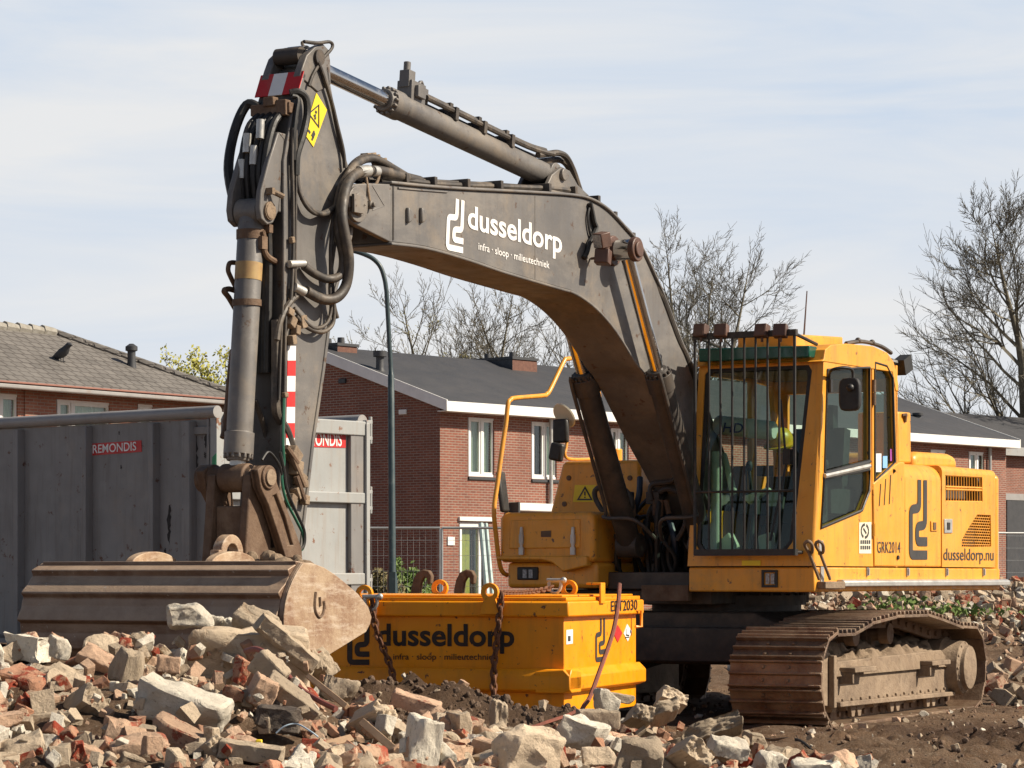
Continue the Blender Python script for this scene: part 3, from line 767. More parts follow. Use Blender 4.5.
rl.build('roof_rail', DRK, roof)
an = MB(); a = EX.X(804, 335, .9); an.tube([a, EX.Y(807, 291, a.y+.05)], [.008, .005], 6); an.build('antenna', MAT['brown_lamp'], roof)
rl = MB(); c = EX.X(903, 365, 1.30); rl.obox(c, .05, .085, .065, Matrix.Rotation(R(20), 3, 'X')); rl.tube([c+Vector((0, -.05, 0)), c+Vector((-.05, -.15, .02))], .03, 8); rl.build('rear_lamp', BLK, roof)
# guard bars
gd = MB(); yg = -1.50
top = [EX.Y(695, 337, yg), EX.Y(795, 334.5, yg)]
bxs = [695, 709, 720.5, 732.2, 744.2, 755.6, 767.5, 779.2, 794.6]
P0 = EX.Y(695, 337, yg); P1 = EX.Y(795, 337, yg); zt = P0.z; zb = EX.Y(745, 555, yg).z
gd.obox(((P0.x+P1.x)/2, yg, zt), (P1.x-P0.x)/2+.015, .02, .024); gd.obox(((P0.x+P1.x)/2, yg+.02, zb+.02), (P1.x-P0.x)/2+.0, .035, .025)
for px in bxs:
    x = EX.Y(px, 450, yg).x; gd.cyl((x, yg, zb), (x, yg, zt), .0095 if px not in (695, 794.6) else .013, n=8)
gd.cyl((P0.x, yg, 1.78), (P1.x, yg, 1.78), .010, n=8)
for x in (P0.x+.02, P1.x-.02):
    gd.tube([(x, yg, zt), (x, -1.05, 2.93)], .014, 8); gd.tube([(x, yg, zb+.02), (x, -1.30, zb+.02)], .014, 8)
guard = gd.build('windscreen_guard', BLK, ex)
for i, px in enumerate((701, 721.5, 762, 780.5)):
    c = EX.Y(px, 331, yg-.02); M = Matrix.Rotation(R((-8, 5, -6, 9)[i]), 3, 'Z') @ Matrix.Rotation(R(-14), 3, 'X')
    l = MB(); l.obox(c, .052, .035, .050, M); l.cyl(c+Vector((0, 0, -.085)), c, .012, n=8)
    lo_ = l.build('work_lamp', MAT['brown_lamp'], guard, bevel=.010)
    l = MB(); l.obox(c+M @ Vector((0, -.0365, 0)), .044, .002, .042, M); l.build('lamp_lens', MAT['brown_lamp'], lo_)
# mirrors on the door side
mr = MB(); mr.tube(spline([EX.X(829.5, 383, 1.39), EX.X(829.5, 374, 1.42), EX.X(833, 369.5, 1.50), EX.X(845, 367.5, 1.58), EX.X(852, 370, 1.60), EX.X(853, 378, 1.60), EX.X(853, 388, 1.60)], 6), .012, 8)
mr.obox(EX.X(829.5, 386, 1.40), .02, .02, .05); mi = mr.build('mirror_arm', BLK, ex)
c = EX.X(850, 394.5, 1.60); mm = MB()
rr = [(math.copysign(abs(math.cos(t))**.5, math.cos(t))*.088, math.copysign(abs(math.sin(t))**.5, math.sin(t))*.128) for t in [i*math.pi/12 for i in range(24)]]
mm.prism([(a, b) for a, b in rr], 1, -.025, .03); mm.v = [tuple(Vector(v)+c) for v in mm.v]
mm.ball(c+Vector((.02, -.04, .05)), .03); mm.build('mirror', BLK, mi, bevel=.012)
# cab interior
ci = MB()
ci.box(.36, 1.33, -1.25, .29, 1.19, 1.24)
ci.box(.36, 1.33, .05, .29, 1.24, 1.95)
ci.obox((.85, -.25, 1.62), .25, .24, .07); ci.obox((.85, -.02, 1.97), .23, .06, .36, Matrix.Rotation(R(-8), 3, 'X')); ci.obox((.85, .01, 2.42), .13, .05, .10)
ci.box(.50, 1.2, -.4, -.1, 1.24, 1.55)
for x in (.52, 1.18):
    ci.obox((x, -.42, 1.72), .07, .28, .10); ci.tube([(x, -.62, 1.8), (x, -.66, 1.98)], .014, 8); ci.ball((x, -.66, 2.01), .03, .03, .045)
ci.obox((1.24, -1.02, 1.6), .07, .12, .35); ci.obox((1.26, -1.0, 2.2), .05, .07, .6)
ci.tube([(.72, -1.1, 1.24), (.72, -.95, 1.75)], .02, 8); ci.tube([(.95, -1.1, 1.24), (.95, -.95, 1.75)], .02, 8)
ci.box(.355, 1.33, -.98, .25, 2.74, 2.79)
ci.build('cab_interior', MAT['cab_in'], ex, bevel=.02)
pl = MB(); P = EX.xz([(722, 455), (726, 452), (737, 492), (731, 498)], -1.0); pl.prism(P, 1, -1.02, -.98)
P = EX.xz([(742, 497), (768, 487), (771, 490), (750, 505)], -.9); pl.prism(P, 1, -.92, -.86)
P = EX.xz([(722, 540), (731, 532), (738, 546), (735, 556), (722, 556)], -1.05); pl.prism(P, 1, -1.1, -1.0)
P = EX.xz([(760, 536), (772, 532), (775, 556), (762, 556)], -1.05); pl.prism(P, 1, -1.1, -1.0)
pl.build('pedal', MAT['pale'], ex, bevel=.015)
ps = MB(); a, b = EX.Y(717, 452, -1.14), EX.Y(716, 556, -1.2); ps.cyl(a, b, .042, n=16); ps.build('front_post', MAT['pale'], ex)

# ---- right hand boxes (left in the picture)
tb = MB()
tb.prism([(-1.395, 1.24), (-.52, 1.24), (-.52, 1.62), (-.56, 1.645), (-1.36, 1.645), (-1.395, 1.60)], 1, -1.36, -.55)
tb.prism([(-1.36, 1.03), (-.52, 1.03), (-.52, 1.24), (-1.36, 1.24)], 1, -1.30, -.55)
tbo = tb.build('tool_box', YEL, ex, bevel=.035, seg=3)
P = EX.xz([(511, 520), (580, 519), (580, 548), (509, 549)], -1.365); t2 = MB(); t2.prism(P, 1, -1.372, -1.355); lid = t2.build('hatch', YEL, tbo, bevel=.01)
P = EX.xz([(541, 531), (551, 530.5), (551, 537), (541, 537)], -1.374); t2 = MB(); t2.prism(P, 1, -1.376, -1.372); t2.build('recess', MAT['rust'], lid)
for px in (521.5, 573):
    a = EX.Y(px, 527, -1.385); b = EX.Y(px, 551, -1.385); t2 = MB(); t2.tube([a, a.lerp(b, .4), b], [.012, .02, .012], 8); t2.obox(a.lerp(b, .5), .018, .012, .035); t2.obox(b, .02, .012, .03); t2.build('latch', MAT['alu'], lid)
t2 = MB(); P = EX.xz([(500, 560), (545, 560), (556, 563), (566, 572), (590, 566), (590, 556), (500, 556)], -1.34); t2.prism(P, 1, -1.40, -1.3); t2.build('lower_lip', YEL, tbo, bevel=.012)
t2 = MB(); P = EX.xz([(517, 567), (538, 567), (538, 580), (517, 580)], -1.31); t2.prism(P, 1, -1.315, -1.29); q = t2.build('lamp_recess', BLK, tbo, bevel=.01)
for px in (524.5, 530.5):
    t2 = MB(); P = EX.xz([(px-2, 569.5), (px+2, 569.5), (px+2, 578), (px-2, 578)], -1.32); t2.prism(P, 1, -1.32, -1.316); t2.build('lamp_lens', MAT['lens'], q, bevel=.002)
tk = MB()
tk.prism([(-1.36, 1.62), (-.50, 1.62), (-.50, 2.05), (-.52, 2.085), (-1.20, 2.085), (-1.235, 2.06)], 1, -.60, .42)
tk.prism([(-1.39, 1.05), (-.50, 1.05), (-.50, 1.62), (-1.39, 1.62)], 1, -.56, .42)
tank = tk.build('fuel_tank', YEL, ex, bevel=.03, seg=3)
for px, py in ((569, 478), (630, 478), (564.5, 504)):
    c = EX.Y(px, py, -.60); t2 = MB(); t2.cyl(c+Vector((0, -.008, 0)), c, .022, n=12); t2.build('bolt', MAT['rust'], tank)
P = EX.xz([(575, 485), (596, 485), (596, 502), (573, 502)], -.605); t2 = MB(); t2.prism(P, 1, -.607, -.602); q = t2.build('warning_sticker', MAT['sticker_yellow'], tank)
t2 = MB(); T3 = [EX.Y(*p, -.61) for p in ((585, 487.5), (591.5, 499.5), (578, 499.5))]; t2.ribbon(T3+[T3[0], T3[1]], .014, NY)
t2.ribbon([EX.Y(584.8, 491.5, -.61), EX.Y(584.8, 495.5, -.61)], .014, NY); t2.ribbon([EX.Y(584.8, 496.7, -.61), EX.Y(584.8, 498, -.61)], .014, NY)
t2.build('warning_triangle', MAT['letter_dark'], q, shade=False)
fc = MB(); c = EX.Y(614, 462, -.2); fc.cyl((c.x, -.2, 2.07), (c.x, -.2, 2.2), .07); fc.build('filler_cap', YEL, tank, bevel=.01)
ew = MB(); ew.prism(rprofile(1.38, 1.205, 2.06, .12), 1, .43, .49); ew.build('engine_front_wall', DRK, ex)
# hand rail and mirrors of that side
hr = MB(); P = [(507, 575), (502, 571), (499, 560), (496, 535), (494, 510), (497.6, 482), (502.5, 446), (505.8, 424), (508, 404), (510.5, 400), (515, 398), (543, 395.6), (546.5, 394), (550, 390), (563.5, 362), (567, 359), (581, 357.5), (585, 361), (591, 376), (595, 400), (597, 470)]
P = [(507, 575), (502, 571), (499, 560), (496, 535), (494, 510), (497.6, 482), (502.5, 446), (505.8, 424), (508, 404), (510.5, 400), (515, 398), (543, 395.6), (546.5, 394), (550, 390), (563.5, 362), (567, 359), (581, 357.5), (588, 359)]
P3 = [EX.X(a, b, -1.40) for a, b in P]; e = P3[-1]; P3 += [EX.X(593, 370, -1.36), EX.X(597, 385, -1.34), EX.X(612, 460, -1.25)]
hr.tube(spline(P3, 4), .0195, 10); rail = hr.build('hand_rail', YEL, ex)
mm = MB(); a, b = EX.X(505, 470, -1.43), EX.X(500, 514, -1.43); mm.obox((a+b)/2, .02, .06, .17, Matrix.Rotation(R(-8), 3, 'Y')); mm.build('rear_view_mirror', BLK, rail, bevel=.02)
mm = MB(); P = [EX.X(x_, y_, -1.2) for x_, y_ in ((600, 456.5), (590, 459), (570, 459), (565, 455), (566, 448), (567.5, 436), (567, 424))]; mm.tube(spline(P, 4), .013, 8); arm = mm.build('mirror_bracket', YEL, ex)
c = EX.X(563, 432, -1.2)+Vector((-.05, -.05, 0)); mm = MB(); mm.obox(EX.X(561, 431, -1.2), .07, .03, .10); mm.obox(EX.X(557, 452, -1.2), .06, .035, .075, Matrix.Rotation(R(12), 3, 'Y')); mm.build('mirror', BLK, arm, bevel=.02)
c = EX.X(563.5, 416, -1.2); M = Matrix.Rotation(R(28), 3, 'Y') @ Matrix.Rotation(R(-52), 3, 'X'); mm = MB(); mm.rings([(0, .112), (.012, .118), (.03, .09), (.045, .03)], (0, 0, 0), (0, 0, 1), 28)
mm.v = [tuple(c+M @ Vector(v)) for v in mm.v]; mm.build('round_mirror', MAT['offwhite'], arm)
# ---- boom
BM = MAT['boom']
top_px = [(392, 184), (447, 189), (535, 193.6), (576, 196.5), (594, 201), (610, 211), (627, 229), (642, 247), (655, 274), (667, 302), (682, 342), (691, 362)]
bot_px = [(392, 242), (427, 246.5), (468, 258), (506, 271), (560, 287), (577, 292.5), (597, 307), (617, 330), (637, 362), (649, 379)]
hw = .225
topc = EX.yz(top_px, hw); botc = EX.yz(bot_px, hw)
foot_t = [(-.72, 2.36), (-.35, 1.93), (-.16, 1.66)]; foot_b = [(-.20, 1.45), (-.42, 1.38), (-.96, 1.90), (-1.38, 2.24)]
def dens(P, k=4): return [(v.x, v.y) for v in spline([(a, b, 0) for a, b in P], k)]
T_ = dens(topc+foot_t); B_ = dens(foot_b[1:]+botc[::-1])
poly = T_+[foot_b[0]]+B_
bm_ = MB(); bm_.prism(poly, 0, -.205, .205)
# flange plates, a little proud of the box
def offset(P, d):
    out = []
    for i in range(len(P)):
        a = Vector(P[max(i-1, 0)]); b = Vector(P[min(i+1, len(P)-1)]); t = (b-a).normalized(); out.append((P[i][0]-t.y*d, P[i][1]+t.x*d))
    return out
for P, d in ((T_, -.022), (B_, -.022)):
    Q = offset(P, -d if P is T_ else -d)
    bm_.prism(P+Q[::-1], 0, -hw, hw)
# fork that holds the stick
tip = EX.yz([(392, 184), (372, 183), (355, 184), (347.5, 193), (346, 206), (348, 217), (356, 224), (392, 242)], hw)
for x0, x1 in ((.165, .212), (-.212, -.165)): bm_.prism(tip, 0, x0, x1)
TP = Vector((0, *EX.yz([(357.5, 204.5)], hw)[0]))
boom = bm_.build('boom', BM, ex, bevel=.008)
p = MB(); p.cyl((-.25, TP.y, TP.z), (.25, TP.y, TP.z), .075); p.cyl((.212, TP.y, TP.z), (.232, TP.y, TP.z), .115, n=32)
c = EX.X(357, 204, .25); p.obox((.255, c.y, c.z), .012, .055, .06)
for k in range(6): p.cyl((.255, TP.y+.04*math.cos(k), TP.z+.04*math.sin(k)), (.262, TP.y+.04*math.cos(k), TP.z+.04*math.sin(k)), .008, n=6)
c = EX.X(369, 205, .22); p.cyl((.21, c.y, c.z), (.25, c.y, c.z), .028); p.cyl((.25, c.y, c.z), (.27, c.y, c.z), .016)
p.build('boom_tip_pin', BM, boom, bevel=.004)
ws_ = MB(); ws_.tube([EX.X(393.5, y, .209) for y in range(186, 243, 3)], .006, 6)
ws_.tube([EX.X(*p, .208) for p in ((398, 188), (420, 190), (447, 192))], .008, 5)
ws_.tube([EX.X(*p, .208) for p in ((372, 186), (384, 206), (372, 210))], .008, 5)
ws_.build('weld_seam', BM, boom)
ws_ = MB(); ws_.tube([EX.X(535, y, .2055) for y in (196, 215, 240, 262, 279)], .003, 5); ws_.build('weld_seam', BM, boom)
for px in (404.5, 418):
    b_ = MB(); c = EX.X(px, 215, .205); n_ = 14
    pts = [(c.y+.075*math.cos(a), c.z+.055*math.sin(a)) for a in [R(-80+i*160/n_) for i in range(n_+1)]]
    b_.prism(pts, 0, .2, .232); b_.build('lifting_boss', BM, boom, bevel=.012)
# pins for the boom rams
pin = EX.X(626, 250, .33); pp = MB(); pp.cyl((-.41, pin.y, pin.z), (.43, pin.y, pin.z), .074, n=28); pp.cyl((.385, pin.y, pin.z), (.435, pin.y, pin.z), .092, n=28); pp.cyl((.435, pin.y, pin.z), (.452, pin.y, pin.z), .06, n=20)
pp.cyl((.2, pin.y, pin.z), (.235, pin.y, pin.z), .115, n=28)
pp.build('boom_ram_pin', MAT['brown_lamp'], boom, bevel=.008)
# lamps on the boom side
for (px, py), (tx, tz) in (((602, 240), (18, -25)), ((603, 257), (-10, 12))):
    c = EX.X(px, py, .34); M = Matrix.Rotation(R(tx), 3, 'X') @ Matrix.Rotation(R(tz), 3, 'Z')
    l = MB(); l.obox(c, .055, .045, .055, M); l.tube([c, c+Vector((-.06, .03, -.0)), (.21, c.y+.05, c.z-.0)], .012, 6)
    q = l.build('work_lamp', MAT['brown_lamp'], boom, bevel=.010)
    l = MB(); l.obox(c+M @ Vector((0, -.0465, 0)), .047, .002, .047, M); l.build('lamp_lens', MAT['lens'] if py < 250 else MAT['brown_lamp'], q)
cb_ = MB(); P = [EX.X(*p, .225) for p in ((590, 203), (592, 212), (594, 222), (596, 228), (593, 236), (589, 244), (587, 252), (584, 258))]; cb_.tube(spline(P, 4), [.02]*29, 7); P = [EX.X(*p, .22) for p in ((590, 205), (588, 216), (589, 228), (592, 238), (598, 240))]; cb_.tube(spline(P, 4), .010, 6)
cb_.build('lamp_cable', BLK, boom)
# lettering on the boom
BS = .205
lettering('firm_lettering', 'dusseldorp', MAT['letter_white'], boom, EX.X(467.3, 227.3, BS), EX.X(561.5, 253, BS), EX.X(467.3, 204.5, BS), PX, .020, space=1.0)
lettering('trade_lettering', 'infra · sloop · milieutechniek', MAT['letter_white'], boom, EX.X(478, 249.5, BS), EX.X(549, 268.5, BS), EX.X(478, 242.2, BS), PX, .006)
O, U, V = EX.X(444.5, 249.5, BS), EX.X(462.5, 253.3, BS), EX.X(446.5, 196.5, BS)
emblem('firm_mark', MAT['letter_white'], boom, O, U-O, V-O, PX)

# ---- rams
def ram(name, A, B, frac, rb, rr, rod_mat, parent=ex, eye=True, body=None, barrel_from_B=True):
    """A rod eye, B barrel eye; barrel covers frac of the length from B"""
    A, B = Vector(A), Vector(B); d = (A-B).normalized(); L = (A-B).length
    g = B+d*L*frac; m_ = MB()
    m_.rings([(0, rb*.75), (.05, rb), (L*frac-.16, rb), (L*frac-.16, rb*1.13), (L*frac-.02, rb*1.13), (L*frac-.02, rb*.95), (L*frac+.02, rb*.85), (L*frac+.02, rr)], B, d, 28)
    o_ = d.cross(Vector((1, 0, 0))).normalized()
    for k in range(14):
        a = k*2*math.pi/14; u = Vector((1, 0, 0))*math.cos(a)+o_*math.sin(a); m_.cyl(g+u*rb*1.0-d*.03, g+u*rb*1.0+d*.005, .012, n=6)
    if eye: m_.cyl(B+Vector((-rb*1.0, 0, 0)), B+Vector((rb*1.0, 0, 0)), rb*1.05, n=24)
    o = m_.build(name, body or BM, parent, bevel=.004)
    r_ = MB(); r_.cyl(g-d*.05, A, rr, n=24); r_.cyl(A+Vector((-rr*1.2, 0, 0)), A+Vector((rr*1.2, 0, 0)), rr*1.55, n=24); r_.build('piston_rod', rod_mat, o)
    return o, d
for s in (1, -1):
    A = Vector((s*.325, pin.y, pin.z)); B = Vector((s*.325, *EX.yz([(703, 545)], .325)[0]))
    o, d = ram('boom_ram', A, B, .60, .093, .052, MAT['chrome'], body=DRK)
    pt = MB(); q = Vector((s*.06, -.10, 0)); L_ = (A-B).length
    P = [B+d*L_*.575+q*.9, B+d*L_*.55+q*1.15, B+d*L_*.15+q*1.15, B+d*L_*.10+q*1.2+Vector((0, -.05, 0)), B+d*L_*.09+Vector((-s*.2, -.2, 0)), B+d*L_*.02+Vector((-s*.3, -.1, 0))]
    pt.tube(spline(P, 5), .016, 8); pt.build('oil_pipe', DRK, o)
sA, sB = Vector((0, *EX.yz([(318, 57.5)], .15)[0])), Vector((0, *EX.yz([(546.5, 176)], 0)[0]))
o, d = ram('stick_ram', sA, sB, .683, .088, .055, MAT['chrome'])
up_ = Vector((0, -d.z, d.y)); up_ = up_ if up_.z > 0 else -up_
L_ = (sA-sB).length
vb = MB(); c = sB+d*L_*.585+up_*.13
Mv = Matrix((Vector((1, 0, 0)), d, up_)).transposed()
vb.obox(c, .06, .09, .07, Mv); vb.obox(c+d*.06+up_*.08, .04, .04, .06, Mv); vb.cyl(c+d*.07+up_*.12, c+d*.07+up_*.2, .025, n=10); vb.obox(c-d*.10+up_*.01, .045, .05, .05, Mv)
vb.obox(c+Vector((.07, 0, 0)), .02, .05, .04, Mv); vb.tube(spline([c+up_*.05-d*.06, c+up_*.11-d*.12, c+up_*.02-d*.17], 4), .014, 7)
vb.build('valve_block', BM, o, bevel=.008)
for xo_, h_ in ((-.05, .115), (.01, .155), (.06, .12)):
    pi_ = MB(); P = [c+Vector((xo_, 0, 0))-d*.1+up_*(h_-.13), sB+d*L_*.40+Vector((xo_, 0, 0))+up_*h_, sB+d*L_*.12+Vector((xo_, 0, 0))+up_*h_, sB+d*L_*.02+Vector((xo_*1.5, 0, 0))+up_*(h_+.02)]
    pi_.tube(spline(P, 6), .020, 8)
    for f in (.2, .32, .44): pi_.obox(sB+d*L_*f+Vector((xo_, 0, 0))+up_*(h_-.02), .028, .02, .045, Mv)
    pi_.build('oil_pipe', MAT['hose'], o)
br_ = MB()
for s in (1, -1): br_.prism(EX.yz([(528, 194), (536, 176), (546, 168), (554, 172), (562, 186), (574, 197)], 0), 0, s*.10, s*.135)
br_.cyl((-.15, sB.y, sB.z), (.16, sB.y, sB.z), .045); br_.build('ram_bracket', BM, boom, bevel=.006)
h_ = MB()
for k, (x_, r_) in enumerate(((.06, .024), (.0, .024))):
    P = [EX.X(*p, x_) for p in ((538, 155), (548, 154), (558, 153), (566, 157), (573, 170), (579, 188), (584, 202))]
    P = [q+Vector((0, 0, -.05*k)) for q in P]; h_.tube(spline(P, 5), r_, 8)
h_.build('ram_hose', MAT['hose'], boom)

# hoses along the top of the boom
hs = MB(); path = EX.yz(top_px, hw)
for k in range(7):
    x_ = -.14+.045*k; rnd = random.Random(k); P = []
    for i, (y, z) in enumerate(path+[(-.8, 2.42)]):
        n_ = Vector((0, 0, 1)) if i < 4 else Vector((0, -.75, .6)); P.append(Vector((x_+rnd.uniform(-.02, .02)+(.06 if i > 5 else 0), y, z))+n_*(.035+rnd.uniform(0, .028)))
    hs.tube(spline(P, 6), rnd.choice((.016, .020, .024)), 7)
hso = hs.build('hose_bundle', MAT['hose'], boom)
for px, py in ((414, 182), (442, 185), (475, 187), (508, 188.5), (556, 191), (582, 194), (605, 203), (622, 219), (640, 240), (653, 266), (664, 290), (675, 320)):
    c = EX.X(px, py, hw); cl = MB(); cl.obox((.03, c.y, c.z+.03), .15, .018, .03); cl.build('hose_clamp', DRK, hso, bevel=.004)
# clump of fittings above the tip and the loops down to the stick
lp = MB()
def loop(pts, r, xs):
    P = [EX.X(px, py, x) for (px, py), x in zip(pts, xs)] if isinstance(xs, (list, tuple)) else [EX.X(px, py, xs) for px, py in pts]
    lp.tube(spline(P, 6), r, 10)
loop([(420, 181), (400, 176), (380, 171), (364, 171.5), (352, 177), (345, 192), (342, 215), (346, 240), (349, 262), (346, 285), (336, 298), (322, 299), (306, 291)], .034, [.1, .14, .18, .2, .22, .25, .28, .3, .3, .28, .26, .22, .19])
loop([(412, 180), (394, 169), (378, 160), (366, 159), (354, 166), (346, 180), (340, 205), (338, 230), (343, 258), (340, 275), (328, 279), (315, 274), (304, 266)], .028, [.05, .1, .12, .12, .16, .2, .22, .24, .25, .25, .22, .2, .18])
loop([(404, 179), (388, 164), (372, 156), (360, 158), (349, 168), (342, 186), (336, 205), (325, 214), (312, 210), (302, 198)], .017, [.0, .05, .05, .08, .1, .14, .18, .2, .2, .18])
loop([(402, 179), (385, 166), (368, 160), (356, 164), (347, 178), (340, 196), (332, 208), (318, 214), (307, 207), (299, 190), (297, 170)], .014, [.0, .02, .05, .08, .12, .15, .18, .2, .2, .18, .17])
loop([(345, 185), (337, 215), (331, 245), (332, 280), (334, 310), (332, 325), (322, 332), (308, 328), (296, 316)], .014, [.18, .19, .2, .2, .2, .2, .2, .19, .18])
loop([(347, 185), (340, 215), (334, 250), (330, 285), (331, 310), (326, 324), (314, 328), (302, 318), (294, 308)], .012, [.18, .19, .2, .2, .2, .2, .2, .19, .18])
loop([(349, 170), (339, 190), (333, 222), (331, 262), (333, 300), (337, 318)], .016, .19)
lpo = lp.build('hose_loop', MAT['hose'], boom)
ft = MB()
for a, b, r_ in (((358, 172), (368, 171), .040), ((372, 171), (377, 171.5), .036)):
    ft.cyl(EX.X(*a, .2), EX.X(*b, .19), r_, n=14)
ft.build('white_ferrule', MAT['alu'], lpo)
ft = MB(); ft.tube(spline([EX.X(*p, .2) for p in ((363, 183), (366, 190), (376, 184), (379, 172), (373, 170))], 4), .012, 6); ft.tube([EX.X(366, 176, .2), EX.X(370, 203, .235)], .010, 6)
for px, py, x_ in ((371, 157, .0), (376, 160, .05), (382, 163, .06), (366, 158, .05), (388, 168, .1), (378, 165, -.05)): ft.obox(EX.X(px, py, x_), .03, .03, .025, Matrix.Rotation(px, 3, 'X'))
ft.build('hose_fitting', MAT['earth_steel'], lpo, bevel=.004)

# ---- stick
sw = .15
front = [(-6.466, 4.319), (-6.6, 4.034), (-6.689, 3.734), (-6.689, 2.856), (-6.711, 1.915), (-6.777, 1.30)]
rear = [(-6.50, 1.20), (-6.335, 2.012), (-6.221, 2.447), (-6.12, 2.89), (-5.90, 3.34), (-5.87, 3.53), (-5.90, 3.70), (-6.029, 3.92), (-6.16, 4.279), (-6.19, 4.40), (-6.30, 4.40)]
sk_ = MB(); sk_.prism(front+rear, 0, -sw+.01, sw-.01)
# edge flanges
for P in (front, rear[:-1]):
    Q = offset(P, .028); sk_.prism(P+Q[::-1], 0, -sw, sw)
# ears at the top, with the cross pin of the long ram
ear = EX.yz([(300, 76), (303, 66), (307, 55), (315, 47), (323, 43.5), (329, 50), (330.5, 62), (331, 85), (318, 92)], .15)
for x0, x1 in ((.095, .15), (-.15, -.095)): sk_.prism(ear, 0, x0, x1)
stick = sk_.build('stick', BM, ex, bevel=.006)
p = MB(); p.cyl((-.17, sA.y, sA.z), (.17, sA.y, sA.z), .05); p.cyl((-.095, sA.y-.10, sA.z+.005), (.095, sA.y-.10, sA.z+.005), .055); p.build('ram_pin', MAT['dark'], stick)
# red and white marker plate on the nose
a, b = Vector((0, -6.475, 4.315)), Vector((0, -6.545, 4.165)); n_ = Vector((0, -(a-b).z, (a-b).y)).normalized(); n_ = n_ if n_.y < 0 else -n_
for i, (x0, x1) in enumerate(((-.165, -.062), (-.062, .045), (.045, .165))):
    q = MB(); q.add([Vector((x, p_.y, p_.z))+n_*o_ for o_ in (.012, .018) for p_ in (a, b) for x in (x0, x1)], [(0, 1, 3, 2), (4, 6, 7, 5), (0, 4, 5, 1), (2, 3, 7, 6), (0, 2, 6, 4), (1, 5, 7, 3)])
    q.build('marker_stripe', MAT['red'] if i != 1 else MAT['white'], stick)
# red and white tape on the side
tape = [(441.5, None), (424, 'white'), (441.5, 'red')]
ys = [346, 360.5, 376, 391.5, 407, 423, 438, 452]
for i in range(7):
    y0, y1 = ys[i], ys[i+1]; xl = 288.8-.02*(y0-346); q = MB()
    q.prism(EX.yz([(287.5-.018*(y0-346), y0), (295.6-.014*(y0-346), y0), (295.6-.014*(y1-346), y1), (287.5-.018*(y1-346), y1)], .141), 0, .141, .144)
    q.build('tape_stripe', MAT['red'] if i % 2 else MAT['white'], stick)
# yellow warning label
q = MB(); Lb = EX.yz([(316, 93), (326.5, 110), (313, 147), (303.5, 133)], .141); q.prism(Lb, 0, .141, .145); lab = q.build('warning_label', MAT['sticker_yellow'], stick)
q = MB(); T3 = [EX.X(*p, .148) for p in ((319, 105), (319, 127), (309, 113.5))]; q.ribbon(T3+[T3[0], T3[1]], .010, PX)
for a_, b_ in (((315.5, 111), (317, 113)), ((314, 116), (316, 115)), ((315, 119), (316, 117)), ((312, 136), (314.5, 131)), ((313, 138), (315, 133)), ((308.5, 130), (310.5, 133)), ((312, 140), (313.5, 137))): q.ribbon([EX.X(*a_, .148), EX.X(*b_, .148)], .016, PX)
q.build('warning_print', MAT['letter_dark'], lab, shade=False)
# ram ears on the front of the stick
er = EX.yz([(277, 132), (268, 160), (260, 190), (258.5, 208), (260, 219), (266, 225), (272, 223), (277, 212), (281, 170), (283, 140)], .12)
for x0, x1 in ((.09, .13), (-.13, -.09)):
    e_ = MB(); P = er+[] ; e_.prism([(y, z) for y, z in er]+[], 0, x0, x1); e_.prism([er[0], er[-1], er[-2], er[-3], (-6.66, er[-3][1]), (-6.55, er[0][1])], 0, x0+.001, x1-.001)
    e_.build('ram_ear', BM, stick, bevel=.008)
rE = EX.yz([(269, 211)], .13)[0]
p = MB(); p.cyl((-.15, rE[0], rE[1]), (.15, rE[0], rE[1]), .05); p.cyl((.13, rE[0], rE[1]), (.145, rE[0], rE[1]), .058, n=24); p.obox((.15, rE[0]-.02, rE[1]+.12), .03, .015, .02); p.tube([(.14, rE[0]-.01, rE[1]+.13), (.2, rE[0]+.06, rE[1]+.09)], .018, 8); p.build('ram_ear_pin', MAT['earth_steel'], stick)
bA = Vector((0, *EX.yz([(237, 478)], 0)[0])); bB = Vector((0, rE[0], rE[1]))
o, d = ram('bucket_ram', bA, bB, .925, .083, .052, MAT['alu'], body=MAT['boom'])
yb = MB(); t0 = (3.08-bB.z)/(bA.z-bB.z); t1 = (2.97-bB.z)/(bA.z-bB.z); p0, p1 = bB.lerp(bA, t0), bB.lerp(bA, t1); yb.cyl(p0, p1, .0855, n=28); yb.build('yellow_band', pm('faded_yellow', (.40, .27, .10), (.30, .18, .08), 14, .6, bump=.05), o)
cp_ = MB(); t2 = (2.83-bB.z)/(bA.z-bB.z); p0 = bB.lerp(bA, t2); cp_.cyl(p0+Vector((0, 0, .02)), p0-Vector((0, 0, .02)), .092, n=28); cp_.build('clamp_band', MAT['rust'], o); cp_ = MB(); t3 = (3.26-bB.z)/(bA.z-bB.z); p0 = bB.lerp(bA, t3); cp_.cyl(p0+Vector((0, 0, .03)), p0-Vector((0, 0, .03)), .09, n=28); cp_.build('clamp_band', MAT['rust'], o)
pi_ = MB(); P = [EX.X(*p, .09) for p in ((262, 231), (264, 240), (264, 250), (268, 257), (277, 262), (287, 264), (292, 264))]; pi_.tube(spline(P, 5), .020, 8)
P = [EX.X(*p, -.13) for p in ((237, 263), (230, 263), (228, 270), (231, 278), (237, 290))]; pi_.tube(spline(P, 5), .016, 7); P = [EX.X(*p, -.13) for p in ((238, 292), (229, 289), (224, 291), (229, 298), (236, 310))]; pi_.tube(spline(P, 5), .018, 7)
P = [EX.X(*p, -.10) for p in ((233, 350), (229, 390), (226, 425), (223, 438))]; pi_.tube(spline(P, 5), .022, 8)
pi_.obox(EX.X(261, 243, .08), .03, .03, .04); pi_.obox(EX.X(266, 229, .08), .04, .02, .025)
pi_.build('oil_pipe', MAT['rust'], o)
